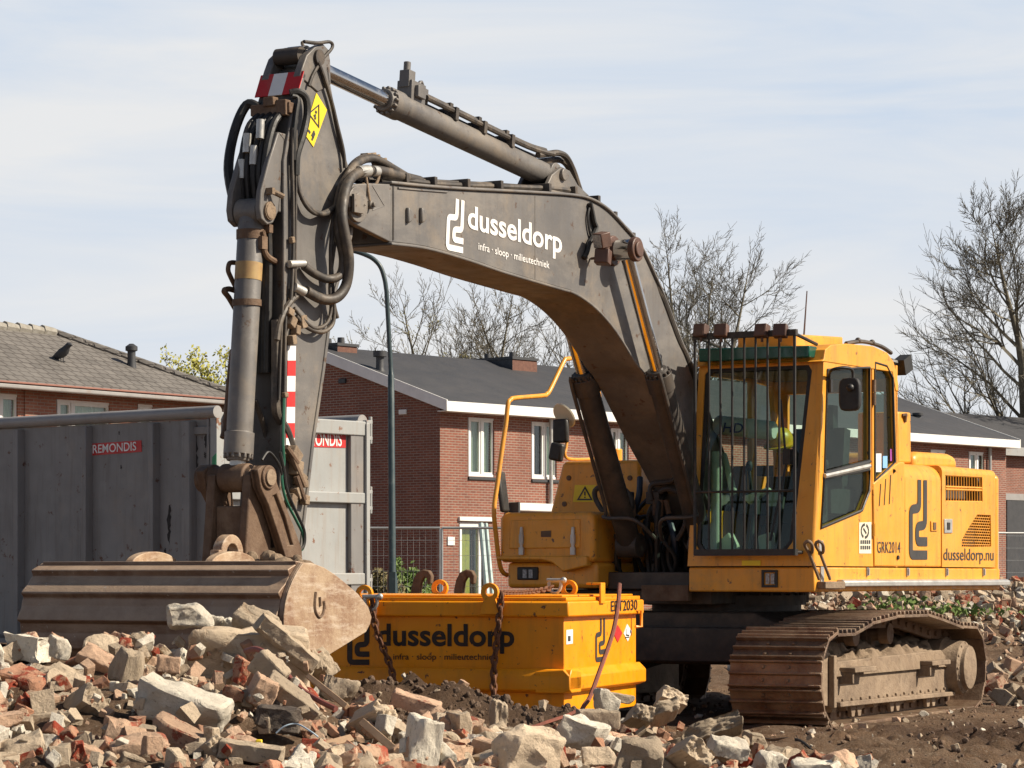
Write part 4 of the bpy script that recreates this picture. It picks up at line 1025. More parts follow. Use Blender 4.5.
# pipes and hoses on the stick
ph = MB()
def sp_(pts, r, x_): ph.tube(spline([EX.X(px, py, x_) for px, py in pts], 5), r, 8)
sp_([(293, 128), (292, 160), (293, 200), (293, 260), (291, 300)], .012, .165)
sp_([(296, 130), (296, 180), (295.5, 230), (295, 300)], .010, .17)
sp_([(286, 310), (285, 340), (284, 400), (283, 440), (281, 470)], .011, .165)
sp_([(283, 300), (281, 340), (279, 400)], .009, .165)
sp_([(276, 320), (276, 380), (276, 408), (279, 418), (286, 430), (291, 445), (293, 455)], .030, .13)
sp_([(302, 292), (292, 300), (284, 312), (279, 326), (277, 340)], .020, .16)
sp_([(322, 45), (303, 42), (304, 47)], .010, .0)
sp_([(304, 41.5), (318, 43), (330, 42), (332, 48), (322, 60), (313, 75), (309, 86)], .011, .16)
sp_([(318, 62), (323, 75), (331, 100), (337, 125), (343, 150), (345, 168)], .014, .165)
sp_([(255, 400), (262, 420), (266, 435), (269, 447), (275, 452)], .018, .02)
pho = ph.build('stick_pipe', MAT['hose'], stick)
blk = [(291, 322, .035), (296, 330, .03), (289, 312, .03), (301, 322, .04), (293, 455, .05), (296, 468, .045), (300, 480, .04), (303, 484, .03), (297, 492, .04), (305, 500, .03), (291, 500, .035), (292, 340, .03), (285, 395, .02), (292, 240, .02)]
for px, py, r_ in blk:
    bk = MB(); bk.obox(EX.X(px, py, .17), r_*.8, r_*.8, r_, Matrix.Rotation(px*.7, 3, 'X')); bk.build('pipe_fitting', MAT['earth_steel'], pho, bevel=.006)
for a_, b_ in (((289, 450), (304, 486)), ((296, 476), (304, 500)), ((286, 447), (297, 463))):
    bk = MB(); bk.tube([EX.X(*a_, .19), EX.X(*b_, .2)], .020, 8); bk.build('pipe_fitting', MAT['rust'], pho)
for a_, b_, r_ in (((289, 264), (304, 263.5), .024), ((294, 287), (304, 292), .030)):
    fr_ = MB(); fr_.cyl(EX.X(*a_, .17), EX.X(*b_, .185), r_, n=12); fr_.build('white_ferrule', MAT['alu'], pho)
gp = MB(); P = [EX.X(*p, .2) for p in ((284, 398), (283, 440), (284, 462), (282, 480), (286, 500), (296, 520), (303, 535), (303, 548), (297, 551), (292, 545), (290, 538))]; gp.tube(spline(P, 6), .009, 6); gp.build('green_hose', pm('green_hose', (.02, .12, .07), None, 4, .5, bump=0), stick)
bh = MB(); P = [EX.X(*p, .21) for p in ((280, 452), (284, 470), (287, 490), (296, 512), (304, 530), (304, 545), (298, 552))]; bh.tube(spline(P, 6), .010, 6); P = [EX.X(*p, .2) for p in ((262, 460), (268, 452), (275, 458), (281, 470), (284, 490))]; bh.tube(spline(P, 6), .008, 6); bh.build('thin_hose', BLK, stick)
# black hoses down the front of the nose, with the rusty clamp
fh = MB()
for k, x_ in enumerate((-.09, -.05, .0, .04, .08)):
    P = [(x_, -6.60, 4.05), (x_*1.1, -6.72, 3.95), (x_*1.05, -6.80, 3.7), (x_, -6.78, 3.45), (x_*.8, -6.73, 3.1), (x_*.8, -6.75, 2.4)]; fh.tube(spline(P, 6), .020 if k % 2 else .024, 8)
P = [(-.12, -6.58, 4.10), (-.20, -6.60, 4.12), (-.25, -6.66, 3.95), (-.24, -6.74, 3.7), (-.16, -6.78, 3.45)]; fh.tube(spline(P, 6), .032, 8)
P = [EX.X(*p, x_) for p, x_ in zip(((290, 93), (299, 92), (306, 99), (307, 115), (303, 135), (297, 155), (296, 175)), (.12, .16, .18, .18, .18, .17, .165))]; fh.tube(spline(P, 6), .024, 8)
P = [EX.X(*p, x_) for p, x_ in zip(((292, 96), (298, 99), (296, 115), (294, 135), (294, 160)), (.14, .165, .17, .17, .165))]; fh.tube(spline(P, 6), .016, 8)
fho = fh.build('front_hose', BLK, stick)
ff = MB()
for x_, z in ((-.05, 3.78), (0, 3.70), (.05, 3.86), (-.09, 3.62)): ff.cyl((x_, -6.81, z), (x_, -6.80, z+.12), .026, n=10)
ff.build('hose_end', MAT['alu'], fho)
cm = MB(); cm.obox((.0, -6.60, 4.075), .15, .03, .035); cm.obox((-.0, -6.62, 4.12), .04, .03, .03); cm.obox((.10, -6.62, 4.075), .035, .03, .05); cm.build('hose_clamp', MAT['rust'], stick, bevel=.006)
# ---- linkage
ln = MB(); lt = Vector((0, bA.y, bA.z))
ln.rings([(-.27, .088), (-.16, .088), (-.155, .075), (-.10, .075), (-.095, .09), (.095, .09), (.10, .075), (.14, .075)], lt, PX, 28)
arm_ = EX.yz([(257, 470), (262, 465.5), (270, 466), (275, 473), (277, 484), (283, 500), (293, 525), (301, 548), (302, 558), (285, 558), (278, 535), (268, 505), (260, 488)], .23)
pocket = EX.yz([(272, 496), (276, 494), (285, 518), (293, 545), (287, 545), (281, 525)], .23)
ln.panel(arm_, [pocket], 0, .175, .235); ln.prism(arm_, 0, .185, .215)
ln.prism(arm_, 0, -.235, -.175)
ln.rings([(0, .075), (.05, .075)], (.20, bA.y, bA.z), PX, 24)
lo_ = ln.build('link_arm', MAT['rust'], ex, bevel=.008)
p = MB(); p.cyl((.24, bA.y, bA.z), (.262, bA.y, bA.z), .05, n=20); p.build('link_pin', MAT['earth_steel'], lo_)
hl_ = MB()
for x0, x1 in ((-.165, -.105), (.105, .165)): hl_.prism([(bA.y-.09, bA.z+.02), (bA.y+.09, bA.z+.02), (bA.y+.13, 1.45), (bA.y+.14, 1.12), (bA.y-.16, 1.12), (bA.y-.12, 1.45)], 0, x0, x1)
hl_.box(-.105, .105, bA.y-.08, bA.y+.08, 1.16, 1.56); hl_.build('bucket_link', MAT['rust'], ex, bevel=.01)
# ---- bucket
bw = .97
side_p = EX.yz([(302, 562.5), (311, 563), (323, 567.5), (333, 574), (342, 581), (357, 594), (367, 606.5), (370.5, 617), (369, 624), (365, 632), (318, 661)], .97)
back = EX.yz([(301, 564), (296.5, 571), (291.5, 580.5), (287, 592), (284.3, 603), (282.8, 615), (282.5, 628), (284, 645), (290, 664), (300, 676)], .97)
sp2 = side_p+back[::-1][0:]
bs = MB(); bs.prism(sp2, 0, bw-.03, bw); bs.prism(sp2, 0, -bw, -bw+.03)
# ribbed shell
C_ = dens(back, 6); lens = [0]
for a, b in zip(C_, C_[1:]): lens.append(lens[-1]+math.dist(a, b))
tot = lens[-1]; prof_o, prof_i = [], []
N_ = 88
for i in range(N_+1):
    s = tot*i/N_; k = min(max(j for j in range(len(lens)) if lens[j] <= s+1e-9), len(C_)-2); t = (s-lens[k])/max(1e-9, lens[k+1]-lens[k])
    a, b = Vector(C_[k]), Vector(C_[k+1]); q = a.lerp(b, t); tg = (b-a).normalized(); nn = Vector((tg.y, -tg.x)); nn = nn if nn.x < 0 or (abs(nn.x) < .2 and nn.y > 0) else -nn
    ph_ = (s/.158) % 1; rib = .036*(ph_/.55 if ph_ < .55 else 1-smooth(.55, .66, ph_))
    prof_o.append(tuple(q+nn*(rib))); prof_i.append(tuple(q-nn*.02))
bs.prism(prof_o+prof_i[::-1], 0, -bw+.005, bw-.031)
bs.prism([(back[0][0]-.01, 1.215), (side_p[2][0], side_p[2][1]+.012), (side_p[2][0], side_p[2][1]-.02), (back[0][0]-.01, 1.18)], 0, -bw+.03, bw-.03)
bs.prism([side_p[-1], side_p[-3], (side_p[-3][0], side_p[-3][1]-.03), (back[-1][0], back[-1][1]-.02), back[-1]], 0, -bw+.03, bw-.03)
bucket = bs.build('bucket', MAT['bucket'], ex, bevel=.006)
fs = MB(); fs.prism([(y, z) for y, z in sp2], 0, bw+.001, bw+.009); fpl = fs.build('side_plate', MAT['bucket_side'], bucket, bevel=.004)
u_ = MB(); P = [EX.X(*p, bw+.01) for p in ((315.5, 592), (314.5, 604), (315.5, 612), (319, 617), (322.5, 614), (324, 606))]; u_.tube(spline(P, 4), .010, 6); P = [EX.X(*p, bw+.01) for p in ((319.5, 597), (320, 606))]; u_.tube(P, .010, 6); P = [EX.X(*p, bw+.01) for p in ((323.5, 601), (324.5, 609))]; u_.tube(P, .010, 6); u_.build('weld_mark', MAT['rust'], fpl)
for px in (151.5, 230.5):
    c = EX.Y(px, 563, -7.45); l = MB(); pts = [(c.y+.23*math.cos(a), c.z-.01+.08*math.sin(a)) for a in [i*math.pi/14 for i in range(15)]]
    l.prism(pts, 0, c.x-.03, c.x+.03); l.build('bucket_lug', MAT['bucket_side'], bucket, bevel=.006)
hk = MB(); c = EX.Y(228, 550, -7.25)
pts = [(math.cos(a)*.115, math.sin(a)*.115) for a in [R(200-i*230/16) for i in range(17)]]+[(math.cos(a)*.058, math.sin(a)*.058) for a in [R(-30+i*230/16) for i in range(17)]]
hk.prism([(c.y+a, c.z-.02+b) for a, b in pts], 0, c.x-.035, c.x+.035); hk.prism([(c.y-.15, c.z-.12), (c.y-.02, c.z-.12), (c.y-.07, c.z), (c.y-.14, c.z)], 0, c.x-.034, c.x+.034); hk.build('coupler_hook', MAT['bucket_side'], bucket, bevel=.006)
rb_ = MB(); c = EX.Y(258, 560, -7.1); rnd = random.Random(5)
for i in range(26): rb_.ball((c.x+rnd.uniform(-.25, .3), c.y+rnd.uniform(-.1, .1), 1.19+rnd.uniform(-.02, .05)), rnd.uniform(.03, .07), None, rnd.uniform(.02, .05), 7, 5)
rb_.build('caked_mud', MAT['mud'], bucket)
# ---- jumble of hoses and pipes round the boom foot
rnd = random.Random(8)
jm = MB()
for k in range(26):
    x_ = rnd.uniform(-.50, .28); y_ = rnd.uniform(-1.0, -.45); z_ = rnd.uniform(1.25, 1.6)
    P = [(x_, y_, 1.12), (x_+rnd.uniform(-.08, .08), y_-rnd.uniform(0, .15), z_), (x_+rnd.uniform(-.1, .1), y_-rnd.uniform(-.05, .12), z_+rnd.uniform(.15, .3)), (x_*.7+rnd.uniform(-.1, .1), y_+.25, z_+rnd.uniform(.1, .35))]
    jm.tube(spline(P, 6), rnd.uniform(.014, .028), 7)
jm.build('swing_hose', BLK, ex)
jm = MB()
for P in ([(603, 512), (595, 497), (598, 488), (618, 487), (628, 493), (632, 505), (628, 520)], [(652, 500), (650, 490), (654, 484), (672, 481), (676, 470), (668, 440), (655, 402)], [(660, 492), (668, 489), (680, 494), (686, 508), (685, 525), (677, 540)], [(604, 525), (606, 532), (620, 540), (625, 552)]):
    jm.tube(spline([EX.Y(a, b, -1.0) for a, b in P], 6), .022, 8)
jm.build('steel_pipe', DRK, ex)
for px in (622, 627, 633, 655, 661, 666):
    jm = MB(); jm.cyl(EX.Y(px, 500+rnd.uniform(-4, 4), -.98), EX.Y(px+rnd.uniform(-1, 3), 512+rnd.uniform(-3, 6), -.98), .022, n=9); jm.build('hose_coupling', MAT['rust'], ex)
for px, py in ((625, 498), (655, 498), (610, 545), (612, 565)):
    jm = MB(); jm.obox(EX.Y(px, py, -.95), .06, .05, .05); jm.build('pipe_block', DRK, ex, bevel=.005)
jm = MB()
for a, b in (((640, 478), (634, 512)), ((668, 515), (676, 560)), ((660, 520), (655, 560))): jm.tube(spline([EX.Y(*a, -.9), EX.Y((a[0]+b[0])/2+2, (a[1]+b[1])/2, -.98), EX.Y(*b, -.9)], 5), .026, 8)
jm.build('blue_hose', MAT['navy'], ex)
pf2 = MB(); P = EX.yz([(690, 470), (697, 360)], .25)
# hard hat kept in the cab; cylinder added to stand for a windscreen reflection
hh = MB(); c = EX.Y(780.5, 440, -.75); hh.ball(c, .10, .12, .105, 20, 12); hh.rings([(0, .125), (.012, .13)], c+Vector((0, -.02, -.05)), (0, -.3, 1), 24)
tag(hh.build('hard_hat', pm('hard_hat_yellow', (.80, .46, .02), None, 4, .35, bump=0), rot=(0, 0, R(-30)), loc=(1.785, 23.8, 0)), 'yellow hard hat hanging behind the barred windscreen of the cab', 'hard hat')
cn = MB(); a, b = EX.Y(716, 424.5, -.9), EX.Y(775, 431, -.9); cn.rings([(0, .06), (.02, .075), ((b-a).length-.02, .075), ((b-a).length, .06)], a, b-a, 24); cn.cyl(a.lerp(b, .58), a.lerp(b, .62), .079, n=24)
cno = cn.build('reflection_cylinder', MAT['white'], rot=(0, 0, R(-30)), loc=(1.785, 23.8, 0)); tag(cno, 'white cylinder with blue letters, added to stand for a reflection in the windscreen', 'reflection_cylinder')
lettering('reflection_lettering', 'HD', pm('blue_print', (.02, .06, .30), None, 4, .5, bump=0), cno, EX.Y(722.5, 432, -.985), EX.Y(742, 433, -.985), EX.Y(724.5, 422.5, -.985), NY, .01, off=0)
# ------------------------------------------------------------------ yellow bin
BN = Frame(.358, 19.2, .16, -19)
bn = thing('steel_bin', 'yellow steel site bin with lid, lifting eyes and rusty chains, behind the dark soil mound', 'bin', BN.o, -19)
BL, BW = 2.25, 1.72
zt = BN.Y(562, 597, 0).z; zb1 = BN.Y(558, 617, 0).z; zl0 = BN.Y(560, 672, 0).z
YB = MAT['bin']
b_ = MB()
b_.box(-BL, -.012, .012, BW-.012, .02, zb1+.01)
o = b_.build('bin_body', YB, bn, bevel=.006)
b_ = MB()                                  # rim band with a lip
b_.box(-BL-.04, .035, -.035, BW+.035, zb1, zb1+.105); b_.build('rim', YB, bn, bevel=.012)
b_ = MB(); b_.prism([(-.012, .18), (-.05, .20), (-.05, zl0-.03), (-.012, zl0+.02), (.2, zl0), (.2, .18)], 0, -BL-.04, .05)
b_.prism([(.05, .20), (.05, zl0-.03), (.0, zl0+.02), (-.2, zl0), (-.2, .18), (.0, .18)], 1, -.049, BW+.04)
b_.build('base_skid', YB, bn, bevel=.008)
b_ = MB(); b_.box(-BL-.01, .012, -.012, BW+.012, zb1+.105, zt-.002); b_.box(-BL+.03, -.03, .03, BW-.03, zt-.002, zt+.012); lid = b_.build('lid', YB, bn, bevel=.006)
for px in (420, 567): pass
def eye(px, py, y, turn=0, back=False):
    c = BN.Y(px, py, y); m = MB(); ro, ri = .062, .032; pts_o = [(c.x+ro*math.cos(a), c.z+ro*math.sin(a)) for a in [R(-50+i*280/18) for i in range(19)]]
    m.panel(pts_o+[(c.x-.07, c.z-.15), (c.x+.07, c.z-.15)], [[(c.x+ri*math.cos(a), c.z+ri*math.sin(a)) for a in [i*math.pi/8 for i in range(16)]]], 1, y-.016, y+.016)
    return m.build('lifting_eye', YB, bn, bevel=.004), c
e1, c1 = eye(490, 592, -.055); e2, c2 = eye(364.5, 594, -.055); e3, c3 = eye(569, 588.5, 1.2); e4, c4 = eye(440, 588, 1.2)
k = MB(); P = BN.Y(600, 592, .5); c = BN.X(600.5, 592, .03)
k.prism([(c.y-.05, c.z-.08), (c.y+.05, c.z-.08), (c.y+.05, c.z+.055), (c.y-.05, c.z+.055)], 0, .036, .05); k.prism([(c.y-.05, c.z+.05), (c.y+.05, c.z+.05), (c.y+.05, c.z+.065), (c.y-.05, c.z+.065)], 0, -.06, .05); k.build('lid_catch', YB, bn, bevel=.004)
k = MB(); c = BN.X(635.5, 617, .03); k.tube([c+Vector((0, 0, .05)), c+Vector((.03, .05, .05)), c+Vector((.03, .05, -.07)), c+Vector((0, 0, -.07))], .012, 6); k.build('side_handle', YB, bn)
# writing
lettering('firm_lettering', 'dusseldorp', MAT['letter_black'], bn, BN.Y(377, 645, .012), BN.Y(514.5, 646, .012), BN.Y(377, 623.5, .012), NY, .024, space=1.0)
lettering('trade_lettering', 'infra · sloop · milieutechniek', MAT['letter_black'], bn, BN.Y(393.5, 659.5, .012), BN.Y(498, 659.8, .012), BN.Y(393.5, 653.5, .012), NY, .006)
O, U, V = BN.Y(347, 665, .012), BN.Y(369.5, 665, .012), BN.Y(347, 617, .012); emblem('firm_mark', MAT['letter_black'], bn, O, U-O, V-O, NY)
lettering('number_lettering', 'EBT2030', MAT['letter_black'], bn, BN.X(610.5, 611.3, .035), BN.X(637, 609.5, .035), BN.X(610.5, 600.8, .035), PX, .008)
O, U, V = BN.X(594.5, 662.5, -.012), BN.X(605, 661, -.012), BN.X(594.5, 619, -.012); emblem('firm_mark', MAT['letter_dark'], bn, O, U-O, V-O, PX)
def flat(P, v, mat, nm, par=bn, d=.003):
    m = MB(); m.prism(BN.yz(P, v), 0, v, v+d); return m.build(nm, mat, par)
s1 = flat([(566, 630), (572.5, 629.3), (572.5, 643.5), (566, 644.5)], -.011, MAT['white'], 'white_sticker'); m = MB(); m.prism(BN.yz([(568, 636), (570.5, 635.8), (570.5, 641), (568, 641.3)], -.007), 0, -.0075, -.006); m.build('sticker_print', MAT['letter_dark'], s1)
flat([(617.5, 625), (622, 633), (617.5, 642.5), (613.5, 634)], -.011, MAT['red'], 'red_diamond_sticker')
s2 = flat([(627, 624), (631.5, 631.5), (627.5, 641.5), (623.5, 633.5)], -.011, MAT['white'], 'white_diamond_sticker'); m = MB(); m.ribbon([BN.X(*p, -.007) for p in ((626.3, 629), (626.3, 635), (629.3, 635.6))], .012, PX); m.ribbon([BN.X(*p, -.007) for p in ((625.5, 637.5), (629.5, 637.2))], .008, PX); m.build('sticker_print', MAT['letter_dark'], s2, shade=False)
# chains
def chain(P, label, r=.010, size=.034):
    pts = spline(P, 10); L = [0]
    for a, b in zip(pts, pts[1:]): L.append(L[-1]+(b-a).length)
    n = int(L[-1]/(size*1.35)); m = MB()
    for i in range(n):
        s = (i+.5)*L[-1]/n; k = max(j for j in range(len(L)) if L[j] <= s); k = min(k, len(pts)-2)
        p = pts[k].lerp(pts[k+1], (s-L[k])/max(1e-9, L[k+1]-L[k])); d = (pts[k+1]-pts[k]).normalized(); u = d.orthogonal().normalized(); w_ = d.cross(u)
        u = u if i % 2 else w_
        q = []
        for t in range(13):
            a = t*2*math.pi/12; q.append(p+d*math.cos(a)*size+u*math.sin(a)*size*.55)
        m.tube(q, r, 6, caps=False)
    o = m.build('chain', MAT['chainrust'], None, loc=BN.o, rot=(0, 0, R(-19))); return tag(o, label, 'chain', None)
MAT['chainrust'] = pm('rusty_chain', (.17, .065, .025), (.10, .04, .018), 20, .8, bump=.3)
chain([BN.Y(372, 600, -.10), BN.Y(376, 628, -.09), BN.Y(384, 650, -.10), BN.Y(391, 668, -.12), BN.Y(397, 694, -.18)], 'rusty chain hanging from the bin lifting eye nearest the bucket')
chain([BN.Y(501.5, 594, -.08), BN.Y(499.5, 615, -.07), BN.Y(496.5, 645, -.07), BN.Y(494, 665, -.09), BN.Y(493.5, 704, -.16)], 'rusty chain hanging down the middle of the bin over the last letters', r=.011)
chain([BN.Y(502, 592.5, .02), BN.Y(515, 593, .35), BN.Y(530, 591.6, .75), BN.Y(545, 589.5, 1.0), BN.Y(552, 587, 1.1)], 'rusty chain lying across the lid of the yellow bin', r=.009, size=.03)
def shackle(c, label):
    m = MB(); q = [c+Vector((.045*math.cos(a), 0, .06*math.sin(a))) for a in [R(150+i*240/12) for i in range(13)]]
    m.tube(q, .013, 8); m.cyl(c+Vector((-.06, 0, .03)), c+Vector((.06, 0, .03)), .015, n=8); m.ball(c+Vector((.065, 0, .03)), .024, n=8, m=6)
    o = m.build('shackle', MAT['alu'], None, loc=BN.o, rot=(0, 0, R(-19))); tag(o, label, 'shackle')
shackle(BN.Y(371, 601, -.10), 'grey shackle in the lifting eye of the bin nearest the bucket')
shackle(BN.Y(555, 584.5, 1.15), 'pale shackle holding the chain at the back of the bin lid')
# spare coupler frame behind the bin
SP = Frame(-.75, 21.9, 0, -19)
sf = thing('spare_coupler', 'rusty spare coupler frame with two hooks standing behind the yellow bin', 'coupler', SP.o, -19)
for px in (413, 456):
    pts = [(px-1, 590), (px+1, 580), (px+5, 572.5), (px+11, 569.5), (px+17, 570.5), (px+20, 576), (px+19, 584), (px+15.5, 584), (px+15, 578), (px+12, 577), (px+9, 582), (px+8, 590), (px+9, 640), (px-1, 640)]
    m = MB(); m.prism(SP.xz(pts, 0), 1, -.03, .03); m.build('hook', MAT['rust'], sf, bevel=.008)
a, b = SP.Y(405, 618, .05), SP.Y(480, 640, .05); m = MB(); m.box(a.x, b.x, .031, .5, .05, a.z); m.build('base_frame', MAT['rust'], sf, bevel=.01)

# ------------------------------------------------------------------ waste container
KN = Frame((218-512)/FOCAL*30, 30, .28, -39)
kn = thing('waste_container', 'tall grey waste container with ribbed side behind the excavator bucket', 'container', KN.o, -39)
LK, WK, HK = 6.4, KN.X(362.5, 480, 0).y, KN.Y(216, 409, 0).z
SK, SE = MAT['skip'], MAT['skip_end']
m = MB(); m.box(-LK, -.10, 0, .05, .15, HK-.10); m.box(-LK, -.05, WK-.05, WK, .15, HK-.10); m.box(-LK, 0, 0, WK, .10, .2); m.box(-LK, -LK+.05, 0, WK, .2, HK-.1)
m.build('side_wall', SK, kn, bevel=.004)
m = MB(); m.cyl((-LK, -.005, HK-.04), (.0, -.005, HK-.03), .066, n=20); m.build('top_rail', MAT['skip_rail'], kn); m = MB(); m.cyl((-LK, WK, HK-.04), (0, WK, HK-.04), .08, n=20); m.build('top_rail', MAT['skip_rail'], kn)
for px in (-66, 16, 84, 151, 186):
    x = KN.Y(px, 500, -.08).x; wd = .055 if px != 186 else .075
    m = MB(); m.prism([(x-wd, .002), (x-wd+.02, -.09), (x+wd-.02, -.09), (x+wd, .002)], 2, .15, HK-.12); m.build('rib', SK, kn, bevel=.006)
m = MB(); m.box(-.42, -.10, -.03, 0, HK-.26, HK-.18); m.box(-.135, -.105, -.035, .001, .2, HK-.1); m.build('corner_bracket', SK, kn, bevel=.005)
m = MB(); m.box(-.10, .0, -.02, .10, .1, HK-.03); m.build('corner_post', SE, kn, bevel=.006); m = MB(); m.box(-.10, .0, WK-.10, WK+.02, .1, HK-.03); m.build('corner_post', SE, kn, bevel=.006)
# end doors
XE = .0
def kz(py, y=WK*.6): return KN.X(330, py, .0).z
end = MB(); end.box(-.04, 0, .10, WK-.10, .2, HK-.12); door_ = end.build('end_door', SE, kn)
zt_ = KN.X(345, 417, .06).z
m = MB()
m.box(0, .07, .08, WK+.04, HK-.20, HK-.04)
zz = KN.X(340, 497.5, .06).z; m.box(0, .07, .08, WK-.0, zz-.06, zz+.06)
zz2 = KN.X(340, 578.5, .06).z; m.box(0, .07, .08, WK-.0, zz2-.07, zz2+.06); m.box(0, .07, .08, WK, .1, .25)
yv = KN.X(352, 480, .07).y; m.build('door_rail', SE, kn, bevel=.012)
m = MB(); m.box(0, .055, yv, WK-.005, .1, HK-.08); m.build('door_post', SK, kn, bevel=.01)
m = MB(); m.box(0.0, .09, WK-.03, WK+.03, .1, HK-.06); m.build('door_edge', SE, kn, bevel=.008)
for py in (430, 500, 588):
    c = KN.X(365, py, .06); m = MB()
    for dz in (-.09, .09): m.box(.02, .08, WK-.02, WK+.08, c.z+dz-.02, c.z+dz+.02)
    m.cyl((.06, WK+.065, c.z-.15), (.06, WK+.065, c.z+.15), .02, n=10); m.build('door_hinge', SE, kn, bevel=.004)
# signs
def sign(P0, P1, P2, P3, fr, ax, v, n, nm, par):
    Q = [fr.hit(*p, ax, v) for p in (P0, P1, P2, P3)]; d = Vector(n)*.004; m = MB(); m.add(Q+[q+d for q in Q], [(0, 1, 2, 3), (7, 6, 5, 4), (0, 4, 5, 1), (1, 5, 6, 2), (2, 6, 7, 3), (3, 7, 4, 0)])
    return m.build(nm, MAT['red'], par), Q
sg, Q = sign((91, 443.7), (141.5, 440.3), (142, 451.8), (91.2, 455.6), KN, 1, -.002, NY, 'red_sign', kn)
lettering('sign_lettering', 'REMONDIS', MAT['letter_white'], sg, KN.Y(93, 453.3, -.006), KN.Y(136.5, 450.2, -.006), KN.Y(93, 444.9, -.006), NY, .012)
Pa = [KN.X(*p, .002) for p in ((296, 428), (345.5, 429.5), (345.5, 447.8), (296, 446.5))]; m = MB(); m.add(Pa+[p+Vector((.004, 0, 0)) for p in Pa], [(0, 1, 2, 3), (7, 6, 5, 4), (0, 4, 5, 1), (1, 5, 6, 2), (2, 6, 7, 3), (3, 7, 4, 0)]); sg2 = m.build('red_sign', MAT['red'], kn)
lettering('sign_lettering', 'REMONDIS', MAT['letter_white'], sg2, KN.X(298.5, 445.0, .006), KN.X(341.5, 446, .006), KN.X(298.5, 431.2, .006), PX, .012)
# scorch and drip marks near the corner
def splash(px, y0, y1, w_, seed):
    rnd = random.Random(seed); n = 16; L, Rr = [], []
    for i in range(n+1):
        t = i/n; e = w_*(math.sin(math.pi*min(1, t*1.15+.06))**.6)*(.6+.7*rnd.random()); c = KN.Y(px+rnd.uniform(-1, 1)*w_*.3, y0+(y1-y0)*t, -.004)
        L.append((c.x-e*.0105, c.z)); Rr.append((c.x+e*.0105, c.z))
    m = MB(); m.add([(x, -.003, z) for x, z in L+Rr], [(i, i+1, n+2+i, n+1+i) for i in range(n)]); return m
for a in ((195.5, 436, 505, 3.2, 1), (192, 500, 562, 1.8, 2), (206, 431, 452, 2.2, 3), (205, 452, 460, 1.4, 4), (169, 505, 552, 2.4, 5), (183, 478, 500, 1.2, 6), (121, 465, 470, 1.0, 7), (119, 431, 436, .8, 8), (165, 548, 560, 1.6, 9)):
    splash(*a).build('black_smear', MAT['soot'], kn, shade=False)
m = MB(); P = KN.xz([(212.5, 457), (216.5, 453), (216, 467), (212, 468)], -.037); m.prism(P, 1, -.04, -.037); m.build('green_patch', pm('green_print', (.02, .25, .10), None, 4, .5, bump=0), kn)

# ------------------------------------------------------------------ street lamp
LP = Frame((392.5-512)/FOCAL*46, 46, .25, 0)
lp_ = thing('street_lamp', 'teal green street lamp post with curved arm in front of the brick gable', 'street lamp', LP.o)
zk = LP.Y(392, 570, 0).z; zn = LP.Y(391, 374, 0).z; ztp = LP.Y(386, 290, 0).z
m = MB(); P = [LP.Y(*p, 0) for p in ((392.6, 600), (392.2, 570), (391, 374), (387, 300), (386, 288), (384.3, 278), (380.5, 267), (374, 259.5), (366, 255), (354, 251), (330, 246), (300, 241), (272, 238))]
Q = [Vector((P[0].x, 0, 0)), P[1]+Vector((0, 0, -.13)), P[1], P[2]+Vector((0, 0, -.02)), P[2]]; C2 = spline(P[2:], 6)[1:]
m.tube(Q+C2, [.085, .085, .060, .052, .042]+[.037]*len(C2), 14)
m.build('post', MAT['teal'], lp_)
m = MB(); m.box(-.05, .05, -.112, -.1, .5, .95); m.build('service_door', MAT['teal'], lp_)
c = LP.Y(262, 236, 0); m = MB(); m.ball(c, .40, .16, .085, 20, 10); m.build('lamp_head', MAT['teal'], lp_)

# ------------------------------------------------------------------ wire fences
def wire_fence(p0, p1, z0, h, n, label, first=None):
    a, b = Vector(p0), Vector(p1); d = (b-a).normalized(); L = (b-a).length
    t = thing('mesh_fence', label, 'fence', (a.x, a.y, z0), math.degrees(math.atan2(d.y, d.x)))
    m = MB()
    for x in (0, L): m.cyl((x, 0, 0), (x, 0, h), .021, n=8)
    m.cyl((0, 0, h), (L, 0, h), .021, n=8); m.cyl((0, 0, .15), (L, 0, .15), .021, n=8); m.build('panel_frame', MAT['galv'], t)
    m = MB()
    x = .1
    while x < L: m.cyl((x, 0, .15), (x, 0, h), .0024, n=3); x += .1
    z = .15
    while z < h: m.cyl((0, 0, z), (L, 0, z), .004, n=4); z += .257
    m.build('wire_mesh', MAT['galv'], t); return t
yf = 48.0
def fx(px, y=yf): return (px-512)/FOCAL*y
zf = .3
hf_ = (HORIZON-528)/FOCAL*yf+CAM_H-zf
wire_fence((fx(336), yf), (fx(440), yf-.02), zf, hf_, 1, 'galvanised mesh fence panel in front of the shaded brick gable, beside the lamp post')
wire_fence((fx(442), yf-.02), (fx(548), yf-.1), zf, hf_, 1, 'galvanised mesh fence panel in front of the white house door')
wire_fence((fx(998, 60), 60), (fx(1075, 60), 60.5), .55, (HORIZON-533)/FOCAL*60+CAM_H-.55, 1, 'mesh fence panel behind the tail of the excavator')
m = MB(); c = Vector((fx(367.5), yf-.03, 0)); q = LP.Y(367.5, 557, yf-.03-46); m.box(fx(364), fx(370.5), yf-.035, yf-.025, q.z-.03, q.z+.03); tag(m.build('fence_tag', MAT['white']), 'small white plate tied to the mesh fence beside the container', 'plate')
